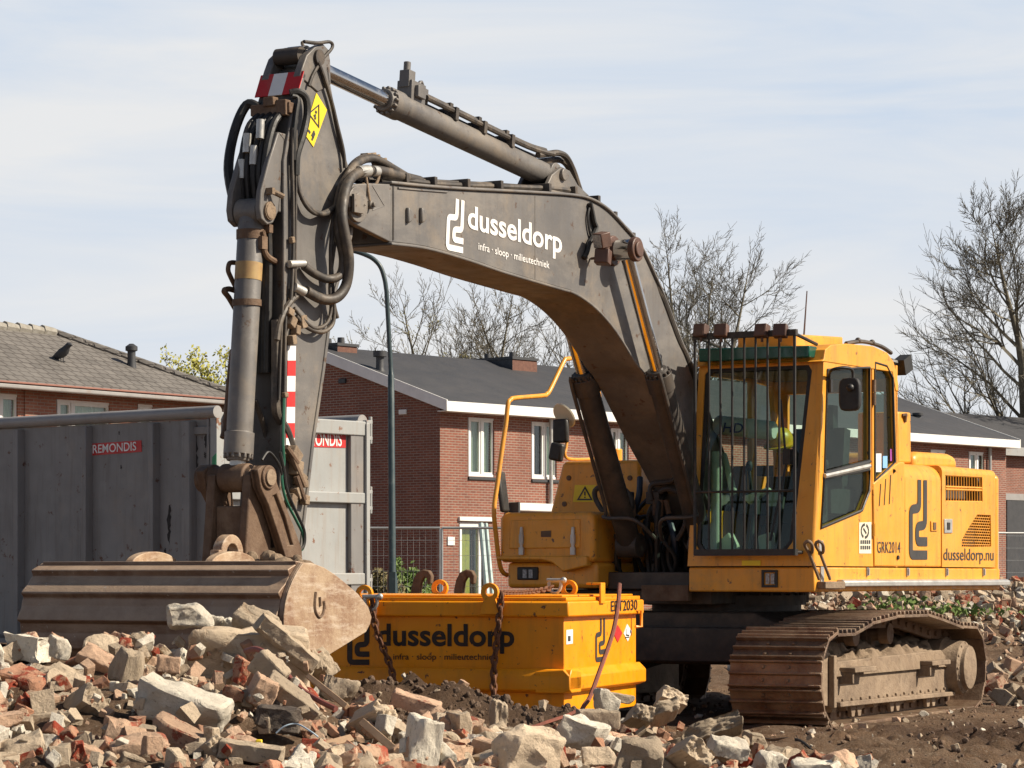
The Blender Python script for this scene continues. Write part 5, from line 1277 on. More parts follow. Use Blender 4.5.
# leaning poles by the house door
def wp_(px, py, y): return Vector(((px-512)/FOCAL*y, y, CAM_H+(HORIZON-py)/FOCAL*y))
MAT['pole'] = pm('pale_teal_metal', (.33, .44, .42), None, 4, .5, bump=0)
m = MB(); m.tube([wp_(488, 604, 55), wp_(481, 524, 56)], .055, 8); tag(m.build('pole', MAT['pole']), 'pale teal pole leaning against the white house door frame', 'pole')
m = MB(); m.tube([wp_(493.5, 604, 55.2), wp_(486, 524, 56.2)], .04, 8); tag(m.build('pole', MAT['pole']), 'thinner pale teal pole right of the one at the door frame', 'pole')

# ------------------------------------------------------------------ loose rods, pipes and battens in the rubble
def wpt(px, py, y): return wp_(px, py, y)
m = MB(); m.tube(spline([wpt(576, 722, 16.3), wpt(584, 706, 16.4), wpt(590, 697, 16.5), wpt(600, 670, 16.7), wpt(609, 645, 16.9), wpt(614, 628, 17.0), wpt(618, 605, 17.1), wpt(619.5, 584, 17.2)], 5), .0135, 7)
MAT['rebar'] = pm('red_rusty_bar', (.22, .055, .03), (.15, .05, .03), 18, .7, bump=.3)
tag(m.build('rusty_rod', MAT['rebar']), 'bent reddish rusty rod sticking up from the rubble in front of the bin', 'rod')
m = MB(); m.tube(spline([wpt(492, 735, 15.6), wpt(510, 731, 15.7), wpt(530, 728, 15.8), wpt(548, 722, 15.9), wpt(566, 716, 16.1), wpt(577, 711, 16.2)], 5), .011, 6)
tag(m.build('rusty_rod', MAT['rebar']), 'rusty rod lying flat on the rubble below the bin corner', 'rod')
m = MB(); m.tube(spline([wpt(246, 651, 14.0), wpt(256, 649, 13.9), wpt(266, 653, 13.8), wpt(277, 661, 13.75), wpt(288, 676, 13.7), wpt(301, 689, 13.6), wpt(318, 700, 13.5), wpt(336, 709, 13.4)], 6), .0145, 8)
tag(m.build('hose_piece', pm('dull_red_hose', (.21, .065, .05), None, 6, .6, bump=.1)), 'curved dull red hose lying over the rubble below the bucket', 'hose')
for (a, b, r_, lb) in ((wpt(308, 676, 13.9), wpt(347, 707, 13.6), .014, 'thin wooden batten sloping beside the red hose'), (wpt(362, 722, 13.0), wpt(404, 758, 12.7), .018, 'pale wooden batten sloping down towards the white block'), (wpt(92, 751, 12.2), wpt(118, 757, 12.1), .013, 'short pale stick lying on bricks at the lower left'), (wpt(388, 761, 12.6), wpt(421, 754, 12.6), .016, 'short tan stick poking out beside the white block'), (wpt(310, 750, 12.7), wpt(352, 739, 12.8), .020, 'weathered brown batten lying on the low middle of the rubble')):
    m = MB(); d_v = (b-a).normalized(); M = Matrix((d_v, d_v.orthogonal().normalized(), d_v.cross(d_v.orthogonal().normalized()))).transposed(); m.obox((a+b)/2, (b-a).length/2, r_, r_*.7, M)
    tag(m.build('batten', MAT['wood'], bevel=.003), lb, 'batten')
m = MB(); a, b = wpt(259.5, 741, 12.3), wpt(258.5, 758, 12.25); m.obox((a+b)/2, .014, .012, (a-b).length/2); tag(m.build('plastic_strip', MAT['sticker_yellow'], bevel=.004), 'small upright yellow plastic strip in the rubble', 'strip')
m = MB(); m.tube(spline([wpt(276, 733, 12.7), wpt(285, 726, 12.7), wpt(297, 724, 12.7), wpt(310, 731, 12.6), wpt(318, 737, 12.6)], 6), .004, 5); m.tube(spline([wpt(295, 760, 12.4), wpt(310, 761, 12.4), wpt(322, 757, 12.4), wpt(325, 752, 12.4)], 6), .004, 5); tag(m.build('loose_wire', pm('pale_blue_wire', (.40, .50, .58), None, 4, .5, bump=0)), 'thin pale blue wire curling over the rubble', 'wire')
m = MB(); P = [(735, 719, 18.3), (748, 716, 18.3), (760, 719, 18.2), (771, 729, 18.0), (785, 741, 17.8), (800, 750, 17.6), (812, 755, 17.5)]
m.tube(spline([Vector((wpt(*p).x, p[2], ground_z(wpt(*p).x, p[2])+.03+.05*(i in (1, 2)))) for i, p in enumerate(P)], 6), .009, 6); tag(m.build('cable_piece', MAT['black']), 'thin dark cable lying on the soil in front of the crawler track', 'cable')
m = MB(); a, b = wpt(736, 723, 19.5), wpt(796, 723.5, 19.3); a.z = ground_z(a.x, a.y)+.03; b.z = ground_z(b.x, b.y)+.03; m.obox((a+b)/2, (b-a).length/2, .02, .012, Matrix.Rotation(R(-10), 3, 'Z')); tag(m.build('batten', MAT['wood']), 'pale batten lying right under the front of the crawler track', 'batten')
# ------------------------------------------------------------------ houses
WH = MAT['white']
def house_window(par, fr, P, v, parts, curtain=None, depth=.10, ax=1, vent=False, sill=True):
    """frame with panes set in the facade plane ax=v; P = corners in sight order tl, tr, br, bl"""
    Q = [fr.hit(*p, ax, v) for p in P]; x0 = (Q[0].x+Q[3].x)/2; x1 = (Q[1].x+Q[2].x)/2; z1 = (Q[0].z+Q[1].z)/2; z0 = (Q[2].z+Q[3].z)/2
    xs = [x0+(x1-x0)*p for p in parts]
    m = MB(); fw = .065
    holes = [[(a+fw*(.6 if i else 1), z0+fw), (b-fw*(.6 if i < len(xs)-2 else 1), z0+fw), (b-fw*(.6 if i < len(xs)-2 else 1), z1-fw), (a+fw*(.6 if i else 1), z1-fw)] for i, (a, b) in enumerate(zip(xs, xs[1:]))]
    m.panel([(x0, z0), (x1, z0), (x1, z1), (x0, z1)], holes, 1, v-.035, v+.06)
    for i, h in enumerate(holes):          # inner sash
        (a, b_), (c, _), (_, d_), _2 = h; s_ = .05
        m.panel(h, [[(a+s_, b_+s_), (c-s_, b_+s_), (c-s_, d_-s_), (a+s_, d_-s_)]], 1, v-.015, v+.045)
    f = m.build('window', WH, par, bevel=.006)
    g = MB(); g.box(x0+.03, x1-.03, v+.02, v+.026, z0+.03, z1-.03); g.build('pane', MAT['winglass'], f)
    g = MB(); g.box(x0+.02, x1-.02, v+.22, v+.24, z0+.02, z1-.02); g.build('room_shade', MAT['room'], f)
    if curtain:
        for a, b_ in curtain:
            g = MB(); n = 40; L = []
            for i in range(n+1):
                t = i/n; x = x0+(x1-x0)*(a+(b_-a)*t); y = v+.13+.018*math.sin(i*1.9); L += [(x, y, z0+.05), (x, y, z1-.04)]
            g.add(L, [(2*i, 2*i+2, 2*i+3, 2*i+1) for i in range(n)]); g.build('curtain', MAT['curtain'], f)
    if sill:
        g = MB(); g.box(x0-.05, x1+.05, v-.10, v, z0-.075, z0-.003); g.build('sill', MAT['lead'], f, bevel=.005)
    return f, (x0, x1, z0, z1)

# terrace behind the machine
T = Frame((440-512)/FOCAL*68, 68, .2, 49)
ter = thing('terraced_house', 'long red brick terrace with shallow dark roof and white fascia behind the excavator', 'house', T.o, 49)
LT, DT = 25.6, 8.5
EV = T.Y(440.5, 405, 0).z; RG = EV+1.42
wins = [((467.5, 416), (494.8, 418.8), (494.5, 477.5), (467.5, 476.5)), ((530.8, 420.5), (557.2, 423), (556.8, 480), (530.8, 479)), ((610, 427), (629, 429), (629, 486), (610, 485.5)), ((930, 448.5), (946.5, 450.5), (946.5, 476), (930, 475)), ((968.3, 450.5), (984.5, 452.5), (984.5, 484), (968.3, 483))]
door_px = ((458.5, 521), (489, 523), (489, 612), (458.5, 612))
def rect(fr, P, v): return [(h.x, h.z) for h in (fr.hit(*p, 1, v) for p in P)]
holes = []
for Wp in wins+[door_px]:
    Q = [T.hit(*p, 1, 0) for p in Wp]; x0, x1 = (Q[0].x+Q[3].x)/2, (Q[1].x+Q[2].x)/2; z1, z0 = (Q[0].z+Q[1].z)/2, (Q[2].z+Q[3].z)/2
    holes.append([(x0+.01, z0+.01), (x1-.01, z0+.01), (x1-.01, z1-.01), (x0+.01, z1-.01)])
m = MB(); m.panel([(0, -.2), (LT, -.2), (LT, EV), (0, EV)], holes, 1, 0, .28)
wall = m.build('front_wall', MAT['brick'], ter)
m = MB(); m.prism([(.281, -.2), (DT, -.2), (DT, EV), (DT/2, RG), (.281, EV+.1)], 0, 0, .3); m.prism([(.281, -.2), (DT, -.2), (DT, EV), (DT/2, RG), (.281, EV+.1)], 0, LT-.3, LT); m.box(.3, LT-.3, DT-.3, DT, -.2, EV)
m.build('gable_wall', MAT['brick'], ter)
m = MB(); sl = (RG-EV)/(DT/2)
def zr(y, o=0): return EV+.08+sl*(y if y < DT/2 else DT-y)+o
m.prism([(-.38, zr(-.38, .05)), (DT/2, zr(DT/2, .05)), (DT+.38, zr(-.38, .05)), (DT+.38, zr(-.38, .13)), (DT/2, zr(DT/2, .14)), (-.38, zr(-.38, .13))], 0, -.16, LT+.16)
roof_ = m.build('roof', MAT['roof_dark'], ter)
m = MB(); m.box(-.17, LT+.17, -.40, -.36, zr(-.38, -.12), zr(-.38, .12)); m.box(-.1, LT+.1, -.36, .0, zr(-.38, -.12), zr(-.38, -.09))
for x0, x1 in ((-.20, -.165), (LT+.165, LT+.2)):
    m.prism([(-.40, zr(-.38, -.12)), (-.40, zr(-.38, .15)), (DT/2, zr(DT/2, .16)), (DT+.4, zr(-.38, .15)), (DT+.4, zr(-.38, -.12)), (DT/2, zr(DT/2, -.12))], 0, x0, x1)
m.build('fascia', WH, ter, bevel=.006)
for i, Wp in enumerate(wins):
    house_window(ter, T, Wp, .06, (0, .5, 1) if i != 2 else (0, .4, 1), curtain={0: [(.02, .98)], 1: [(.55, .98)], 2: [(.4, .95)], 3: [(.1, .9)], 4: [(.1, .95)]}[i])
Q = [T.hit(*p, 1, .06) for p in door_px]; x0, x1, z1, z0 = Q[0].x, Q[1].x, Q[0].z, 0
m = MB(); m.panel([(x0, 0), (x1, 0), (x1, z1), (x0, z1)], [[(x0+.08, .05), (x0+(x1-x0)*.62, .05), (x0+(x1-x0)*.62, z1-.15), (x0+.08, z1-.15)], [(x0+(x1-x0)*.70, .05), (x1-.07, .05), (x1-.07, z1-.15), (x0+(x1-x0)*.70, z1-.15)]], 1, .02, .12)
dr_ = m.build('door', WH, ter, bevel=.006); g = MB(); g.box(x0+.05, x1-.05, .06, .066, .05, z1-.1); g.build('door_glass', MAT['winglass'], dr_); g = MB(); g.box(x0+.05, x0+(x1-x0)*.5, .2, .22, .05, z1-.1); g.build('door_curtain', pm('olive_curtain', (.42, .38, .06), (.3, .3, .06), 6, .9, bump=0), dr_)
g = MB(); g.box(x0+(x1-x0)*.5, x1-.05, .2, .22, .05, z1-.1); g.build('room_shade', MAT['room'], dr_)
m = MB(); m.box(x0-.08, x1+.08, -.06, .02, z1, z1+.10); m.build('door_hood', WH, ter, bevel=.01)
# awning, rain pipe, little wall fittings
a, b = T.Y(514, 508, -.1), T.Y(562, 512, -.1); m = MB(); m.box(a.x, b.x, -.28, .0, a.z-.08, a.z+.12); aw = m.build('awning_box', WH, ter, bevel=.03); m = MB(); m.box(a.x-.06, a.x, -.3, .0, a.z-.25, a.z+.14); m.build('end_plate', MAT['lead'], aw)
for px in (551, 990):
    a = T.Y(px, 450, -.08); m = MB(); m.cyl((a.x, -.08, 0), (a.x, -.08, EV-.1), .05, n=10); m.build('rain_pipe', MAT['alu'] if px < 900 else MAT['skip_end'], ter)
def gx_(px, py): return T.X(px, py, 0)
for px, py, mt in ((403.5, 412, 'white'), (343, 381, 'lead')):
    c = gx_(px, py); m = MB(); m.box(-.05, .0, c.y-.12, c.y+.12, c.z-.06, c.z+.06); m.build('wall_vent', MAT[mt], ter, bevel=.01)
c = T.Y(450.5, 541, 0); m = MB(); m.box(c.x-.12, c.x+.12, -.03, 0, c.z-.1, c.z+.1); m.build('number_plate', WH, ter)
# chimneys and vents on the roof
def chimney(px0, px1, ytop, yb, ylocal, dx, dy):
    a = T.Y(px0, ytop, ylocal); m = MB(); bx = T.Y((px0+px1)/2, ytop, ylocal); z0 = zr(ylocal)-.6
    m.box(bx.x-dx/2, bx.x+dx/2, ylocal-dy/2, ylocal+dy/2, z0, a.z-.05); o = m.build('chimney', MAT['chimney'], roof_, bevel=.01)
    m = MB(); m.box(bx.x-dx/2-.03, bx.x+dx/2+.03, ylocal-dy/2-.03, ylocal+dy/2+.03, a.z-.05, a.z+.02)
    m.box(bx.x-dx/2-.004, bx.x-dx/2, ylocal-dy/2, ylocal+dy/2, z0, a.z-.05); m.build('dark_cladding', MAT['lead'], o)
    for s in (-.25, .25):
        m = MB(); m.cyl((bx.x, ylocal+s*dy, a.z), (bx.x, ylocal+s*dy, a.z+.18), .10, .085, n=12); m.build('chimney_pot', MAT['lead'], o)
chimney(479, 521, 358, 373, DT/2, 1.0, 1.75)
chimney(320, 349, 344, 360, DT/2, .7, .9)
def vent(px, ytop, ybot, yl, par, fr, zroof, r_=.10):
    a, b = fr.Y(px, ytop, yl), fr.Y(px, ybot, yl); m = MB(); m.rings([(0, r_*1.5), (.12, r_), ((a.z-b.z)*.72, r_), ((a.z-b.z)*.74, r_*1.7), (a.z-b.z, r_*1.7)], (b.x, yl, b.z), (0, 0, 1), 14); m.build('roof_vent', MAT['lead'], par)
vent(380, 351, 373, 2.2, roof_, T, 0, .10)
for px, yt in ((918, 413), (965, 423), (924.5, 425)): vent(px, yt, yt+9, 1.6, roof_, T, 0, .10)

# hipped house on the left
H = Frame((222-512)/FOCAL*60, 60, .2, 55)
hh_ = thing('hipped_house', 'red brick house with brown tiled hip roof and white windows behind the grey container', 'house', H.o, 55)
EH = H.Y(222, 399, 0).z; DH, LH = 4.9, 26.0
wl = [((-20, 391), (18.5, 394.5), (18.5, 440), (-20, 440)), ((56, 399), (110.5, 402), (110.5, 440), (56, 440)), ((137, 403.5), (154, 404.3), (154, 440), (137, 440))]
holes = []
for Wp in wl:
    Q = [H.hit(*p, 1, 0) for p in Wp]; x0, x1 = (Q[0].x+Q[3].x)/2, (Q[1].x+Q[2].x)/2; z1, z0 = (Q[0].z+Q[1].z)/2, (Q[2].z+Q[3].z)/2; holes.append([(x0+.01, z0+.01), (x1-.01, z0+.01), (x1-.01, z1-.01), (x0+.01, z1-.01)])
m = MB(); m.panel([(-LH, -.2), (0, -.2), (0, EH), (-LH, EH)], holes, 1, 0, .28); m.box(-.28, 0, .281, DH, -.2, EH); m.box(-LH, -.28, DH-.28, DH, -.2, EH); m.box(-LH, -LH+.28, .281, DH-.28, -.2, EH); m.build('brick_wall', MAT['brick2'], hh_)
x_ = H.Y(37, 400, 0).x; m = MB(); m.box(x_-.35, x_, -.03, .0, -.2, EH-.02); m.build('brick_pier', MAT['brick2'], hh_)
for i, Wp in enumerate(wl): house_window(hh_, H, Wp, .06, (0, .28, 1) if i == 1 else (0, .5, 1) if i == 0 else (0, 1), curtain=[(.02, .98)])
ov = .42; hr_ = DH/2+ov; rise = H.hit(58, 334, 1, DH/2).z-EH; 
x1_, xr = ov, ov-hr_
V = [(-LH-ov, -ov, EH-.02), (ov, -ov, EH-.02), (ov, DH+ov, EH-.02), (-LH-ov, DH+ov, EH-.02), (-LH-ov+hr_, DH/2, EH+rise), (xr, DH/2, EH+rise)]
V2 = [(x, y, z-.09) for x, y, z in V]
m = MB(); m.add(V+V2, [(0, 1, 5, 4), (1, 2, 5), (2, 3, 4, 5), (3, 0, 4), (6, 10, 11, 7), (7, 11, 8), (8, 11, 10, 9), (9, 10, 6), (0, 6, 7, 1), (1, 7, 8, 2), (2, 8, 9, 3), (3, 9, 6, 0)])
rh_ = m.build('roof', MAT['roof_tile'], hh_, shade=False)
m = MB()
for i in range(30):
    x = xr-.02-i*.36; m.tube([(x, DH/2, EH+rise+.02), (x-.36, DH/2, EH+rise+.045)], [.10, .115], 8)
m.build('ridge_tile', MAT['tile_pale'], rh_)
m = MB(); A_, B_2 = Vector(V[5]), Vector(V[1])
for i in range(12): m.tube([A_.lerp(B_2, i/12)+Vector((0, 0, .03)), A_.lerp(B_2, (i+1)/12)+Vector((0, 0, .0))], [.075, .10], 8)
m.build('hip_tile', MAT['roof_tile'], rh_)
m = MB(); m.box(-LH-ov, ov+.05, -ov-.12, -ov, EH-.16, EH-.06); m.box(ov, ov+.12, -ov, DH+ov, EH-.16, EH-.06); m.build('gutter', MAT['skip_rail'], hh_, bevel=.03)
m = MB(); m.box(-LH-ov, ov+.07, -ov-.14, -ov+.03, EH-.058, EH-.02); m.box(ov-.02, ov+.14, -ov, DH+ov, EH-.058, EH-.02); m.build('gutter_edge', MAT['gutter_red'], hh_, bevel=.01)
m = MB(); m.cyl((-.25, -.35, EH-.15), (-.2, -.09, EH-.45), .05, n=10); m.cyl((-.2, -.09, 0), (-.2, -.09, EH-.42), .05, n=10); m.build('rain_pipe', MAT['skip_end'], hh_)
def on_roof(px, py):
    o = Vector((0, 0, CAM_H)); d = Vector(((px-512)/FOCAL, 1, (HORIZON-py)/FOCAL)); A = H.world(V[0]); n = (H.world(V[1])-A).cross(H.world(V[5])-A); return o+d*((A-o).dot(n)/d.dot(n))
c = on_roof(131.5, 366); cl_ = Vector(H.inv(c-Vector(H.o))); m = MB(); r_ = .085; m.rings([(-.1, r_*1.3), (.1, r_), (.30, r_), (.32, r_*1.5), (.40, r_*1.5), (.46, r_*.5)], cl_, (0, 0, 1), 14); m.build('roof_vent', MAT['lead'], rh_)
# the bird on that roof
c = on_roof(61, 361.5)
bd = MB(); M = Matrix.Rotation(R(-30), 3, 'Z')
P = [(-.33, 0, .03), (-.20, 0, .08), (-.08, 0, .12), (.03, 0, .17), (.11, 0, .22), (.16, 0, .29), (.20, 0, .325), (.235, 0, .325), (.27, 0, .315), (.30, 0, .31)]; rr = [.02, .035, .075, .10, .09, .06, .058, .045, .016, .004]
bd.tube([c+M @ Vector(p) for p in P], rr, 10)
for s in (-.04, .04): bd.tube([c+M @ Vector((.02, s, .12)), c+M @ Vector((.03, s, 0)), c+M @ Vector((.08, s, -.01))], .010, 5)
bd.tube([c+M @ Vector((.08, .075, .2)), c+M @ Vector((-.08, .09, .13)), c+M @ Vector((-.28, .03, .05))], [.03, .04, .01], 7)
tag(bd.build('bird', MAT['lead']), 'dark bird standing on the brown tiled roof', 'bird')

# house further off on the right
G = Frame((1003-512)/FOCAL*108, 108, .2, 45)
gh = thing('far_house', 'dark roofed brick house with a garage door beyond the end of the terrace', 'house', G.o, 45)
eg = G.Y(1006, 452, 0).z; 
m = MB(); m.box(0, 22, 0, 8, -.2, eg); m.build('brick_wall', MAT['brick'], gh)
m = MB(); zr0 = eg+.05; rg_ = G.hit(975, 418, 1, 4).z
m.prism([(-.4, zr0), (4, rg_), (8.4, zr0), (8.4, zr0+.14), (4, rg_+.14), (-.4, zr0+.14)], 0, -9, 22.4); m.build('roof', MAT['roof_dark'], gh)
m = MB(); m.box(-9, 22.4, -.45, -.41, zr0-.2, zr0+.12); m.build('fascia', MAT['skip_end'], gh)
a = G.Y(1008, 500, -.02); m = MB(); m.box(.2, 12, -.05, 0, -.2, a.z); m.build('garage_door', MAT['lead'], gh)
m = MB(); m.box(.0, 12.2, -.07, -.0, a.z, a.z+.25); m.build('door_lintel', MAT['skip_rail'], gh)
# ------------------------------------------------------------------ trees
def bare_tree(name, label, x, y, z0, height, spread, seed, stems, twig=.011, levels=5, leaf=None, lean=(0, 0), dens_=1.0, group=None, first=.18, wide=.34):
    rnd = random.Random(seed); tr = thing(name, label, 'tree', (x, y, z0), 0, group)
    trunk, crown, leaves = MB(), MB(), MB()
    def limb(mb, p, d, L, r0, r1, n, sides, wob, up):
        P = [Vector(p)]; rs = [r0]; d = d.normalized()
        for i in range(n):
            d = (d+Vector((rnd.gauss(0, wob), rnd.gauss(0, wob), rnd.gauss(0, wob)+up))).normalized(); P.append(P[-1]+d*L/n); rs.append(r0+(r1-r0)*(i+1)/n)
        mb.tube(P, rs, sides, caps=False); return P, rs, d
    def branch(p, d, L, r, lv):
        sides = 5 if lv < 2 else 3
        n = 6 if lv < 2 else 4 if lv < 4 else 3
        P, rs, dd = limb(crown, p, d, L, r, max(twig*.6, r*.35), n, sides, .075+.018*lv, .05 if lv < 3 else .075)
        if lv >= levels:
            if leaf:
                for q in P[1:]:
                    for _ in range(leaf[1]):
                        c = q+Vector((rnd.gauss(0, leaf[3]), rnd.gauss(0, leaf[3]), rnd.gauss(0, leaf[3]))); s = leaf[2]*rnd.uniform(.6, 1.3); a = Vector((rnd.gauss(0, 1), rnd.gauss(0, 1), rnd.gauss(0, 1))).normalized(); b = a.orthogonal().normalized(); 
                        leaves.add([c-a*s, c+b*s*.6, c+a*s, c-b*s*.6], [(0, 1, 2, 3)])
            return
        k = max(2, int(round((5 if lv < 3 else 4)*dens_*rnd.uniform(.8, 1.25))))
        for i in range(k):
            t = (.25+.75*(i+rnd.random())/k); j = min(int(t*n), n-1); q = P[j].lerp(P[j+1], t*n-j)
            ax = (P[j+1]-P[j]).normalized(); o = ax.orthogonal().normalized(); o = Matrix.Rotation(rnd.uniform(0, 6.28), 3, ax) @ o
            an = R(rnd.uniform(22, 48)); nd = ax*math.cos(an)+o*math.sin(an)
            branch(q, nd, L*rnd.uniform(.42, .66)*(1-.25*t), max(twig, rs[j]*rnd.uniform(.45, .68)), lv+1)
        branch(P[-1], dd, L*rnd.uniform(.45, .6), max(twig, rs[-1]), lv+1)
    for s in range(stems):
        a = 2*math.pi*s/max(1, stems)+rnd.uniform(-.4, .4); tilt = spread*(1 if stems > 1 else .15)
        d = Vector((math.cos(a)*tilt+lean[0], math.sin(a)*tilt+lean[1], 1)); H_ = height*rnd.uniform(.72, .92)
        r0 = height*.022*(1 if stems == 1 else .75); n = 14
        P, rs, dd = limb(trunk, (rnd.uniform(-.1, .1), rnd.uniform(-.1, .1), -.3), d, H_, r0, twig*1.6, n, 9, .05, .03)
        nb = int(24*dens_)
        for i in range(nb):
            t = first+(.98-first)*(i+rnd.random())/nb; j = min(int(t*n), n-1); q = P[j].lerp(P[j+1], t*n-j); ax = (P[j+1]-P[j]).normalized(); o = Matrix.Rotation(i*2.4+rnd.uniform(-.5, .5), 3, ax) @ ax.orthogonal().normalized()
            an = R(rnd.uniform(38, 62)); L = H_*(wide*(1-t)**.7+.07)*rnd.uniform(.75, 1.15)
            branch(q, ax*math.cos(an)+o*math.sin(an), L, max(twig, rs[j]*rnd.uniform(.38, .58)), 2 if L > 1.2 else 3)
        branch(P[-1], dd, H_*.08, rs[-1], 3)
    trunk.build('trunk', MAT['bark'], tr, angle=80); c = crown.build('crown', MAT['bark'], tr, angle=80)
    if leaf: leaves.build('leaf', leaf[0], tr, shade=False)
    return tr
def tx(px, y): return (px-512)/FOCAL*y
def tz(py, y): return CAM_H+(HORIZON-py)/FOCAL*y
GR = 'bare trees behind the houses'
bud = pm('bud_green', (.16, .16, .05), (.2, .17, .06), 9, .8, bump=0)
bare_tree('bare_tree', 'tall bare tree at the right edge rising behind the far house', tx(1034, 118), 118, .3, tz(150, 118), .16, 3, 1, twig=.011, lean=(-.06, 0), first=.22, dens_=1.35, wide=.31)
bare_tree('bare_tree', 'wide bare tree with many upright stems directly behind the cab', tx(697, 112), 112, .3, tz(200, 112), .13, 21, 4, twig=.009, dens_=.95, first=.3, wide=.24)
bare_tree('bare_tree', 'bare tree rising behind the dark clad chimney of the terrace', tx(540, 116), 116, .3, tz(240, 116), .26, 8, 3, twig=.010, dens_=.85, wide=.30, first=.25)
bare_tree('bare_tree', 'low spreading bare tree behind the terrace ridge, right of the lamp post', tx(462, 112), 112, .3, tz(246, 112), .30, 14, 3, twig=.010, dens_=.8, wide=.30, first=.25)
bare_tree('bare_tree', 'thin bare tree left of the lamp post, above the brick chimney', tx(355, 108), 108, .3, tz(290, 108), .20, 5, 2, twig=.011, dens_=.55, first=.3, leaf=(bud, 1, .03, .02))
bare_tree('bare_tree', 'small bare treetop showing just above the yellow cab roof', tx(826, 125), 125, .3, tz(318, 125), .18, 31, 1, twig=.011, dens_=.6, first=.3)
bare_tree('budding_tree', 'tree with fresh yellow green leaves between the hipped house and the stick', tx(203, 96), 96, .3, tz(338, 96), .30, 17, 4, twig=.010, leaf=(MAT['foliage_y'], 2, .07, .12), dens_=.75, first=.25)
# hedge behind the mesh fence
def shrub(name, label, cx, cy, z0, rx, ry, rz, n, seed, mat_, kind=None):
    rnd = random.Random(seed); t = thing(name, label, 'shrub', (cx, cy, z0)); L, S = MB(), MB()
    for i in range(n):
        while True:
            p = Vector((rnd.uniform(-1, 1), rnd.uniform(-1, 1), rnd.uniform(0, 1)))
            e = .8+.35*noise.noise(Vector((p.x*2.5+seed, p.y*2.5, p.z*2.5)))
            if .25 < (p.x**2+p.y**2+p.z**2) < e*e: break
        c = Vector((p.x*rx, p.y*ry, p.z*rz)); s = rnd.uniform(.03, .06); a = Vector((rnd.gauss(0, 1), rnd.gauss(0, 1), rnd.gauss(0, 1))).normalized(); b = a.orthogonal().normalized()
        L.add([c-a*s, c+b*s*.6, c+a*s, c-b*s*.6], [(0, 1, 2, 3)])
    for i in range(14):
        a = rnd.uniform(0, 6.28); S.tube([(0, 0, -.1), (math.cos(a)*rx*.4, math.sin(a)*ry*.4, rz*.5), (math.cos(a)*rx*.7, math.sin(a)*ry*.7, rz*.8)], [.03, .02, .008], 4)
    L.build('foliage', mat_, t, shade=False); S.build('stem', MAT['bark'], t)
shrub('hedge_shrub', 'bright green shrub behind the mesh fence, beside the lamp post', tx(409, 52), 52, .25, .62, .5, tz(563.5, 52)-.25+.1, 5200, 3, MAT['foliage_g'])
shrub('hedge_shrub', 'dull brownish low hedge shrub behind the mesh fence, next to the container', tx(376, 51), 51, .25, .75, .5, tz(574, 51)-.25+.1, 4200, 5, pm('dull_hedge_leaf', (.13, .12, .045), (.17, .13, .06), 9, .8, bump=0))
# ------------------------------------------------------------------ rubble
def rubble_mat(name, face, coat, amt, scale=6, grain=34):
    m, nt, b = new_mat(name); tc = _n(nt, 'ShaderNodeTexCoord'); oi = _n(nt, 'ShaderNodeObjectInfo')
    add = _n(nt, 'ShaderNodeVectorMath', operation='ADD'); nt.links.new(tc.outputs['Object'], add.inputs[0]); nt.links.new(_math(nt, 'MULTIPLY', oi.outputs['Random'], 53.0), add.inputs[1]); v = add.outputs[0]
    c1 = _mix(nt, _range(nt, _noise(nt, v, 14, 6, .7), .3, .7), face, tuple(x*.68 for x in face))
    c2 = _mix(nt, _range(nt, _noise(nt, v, 22, 6, .7), .3, .7), coat, tuple(x*.74 for x in coat))
    f = _range(nt, _noise(nt, v, scale, 7, .68, .4), .52-amt*.3, .56-amt*.3)
    col = _mix(nt, f, c1, c2); col = _mix(nt, _range(nt, _noise(nt, v, 70, 3, .6), .60, .70, 0, .55), col, (.12, .10, .085))
    col = _mix(nt, _range(nt, _noise(nt, v, 3.0, 6, .7), .5, .75, 0, .55), col, (.34, .27, .195))
    hs = _n(nt, 'ShaderNodeHueSaturation'); nt.links.new(col, hs.inputs['Color']); nt.links.new(_range(nt, oi.outputs['Random'], 0, 1, .72, 1.18), hs.inputs['Value'])
    nt.links.new(hs.outputs[0], b.inputs['Base Color']); b.inputs['Roughness'].default_value = .93; b.inputs['Specular IOR Level'].default_value = .2
    bp = _n(nt, 'ShaderNodeBump'); bp.inputs['Strength'].default_value = .75; bp.inputs['Distance'].default_value = .02
    h = _math(nt, 'ADD', _noise(nt, v, grain, 9, .72), _math(nt, 'MULTIPLY', f, .25)); nt.links.new(h, bp.inputs['Height']); nt.links.new(bp.outputs[0], b.inputs['Normal']); return m
RM = dict(
    concrete=rubble_mat('rubble_concrete', (.46, .345, .235), (.58, .465, .335), .5),
    grey=rubble_mat('rubble_grey_concrete', (.33, .26, .19), (.45, .36, .26), .5),
    white=rubble_mat('rubble_pale_plaster', (.60, .53, .43), (.70, .64, .53), .5),
    brick=rubble_mat('rubble_red_brick', (.36, .07, .038), (.48, .25, .155), .25),
    pink=rubble_mat('rubble_mortared_brick', (.40, .13, .08), (.56, .375, .255), .45),
    dark=rubble_mat('rubble_dark_stone', (.12, .095, .08), (.17, .14, .115), .5, grain=60))
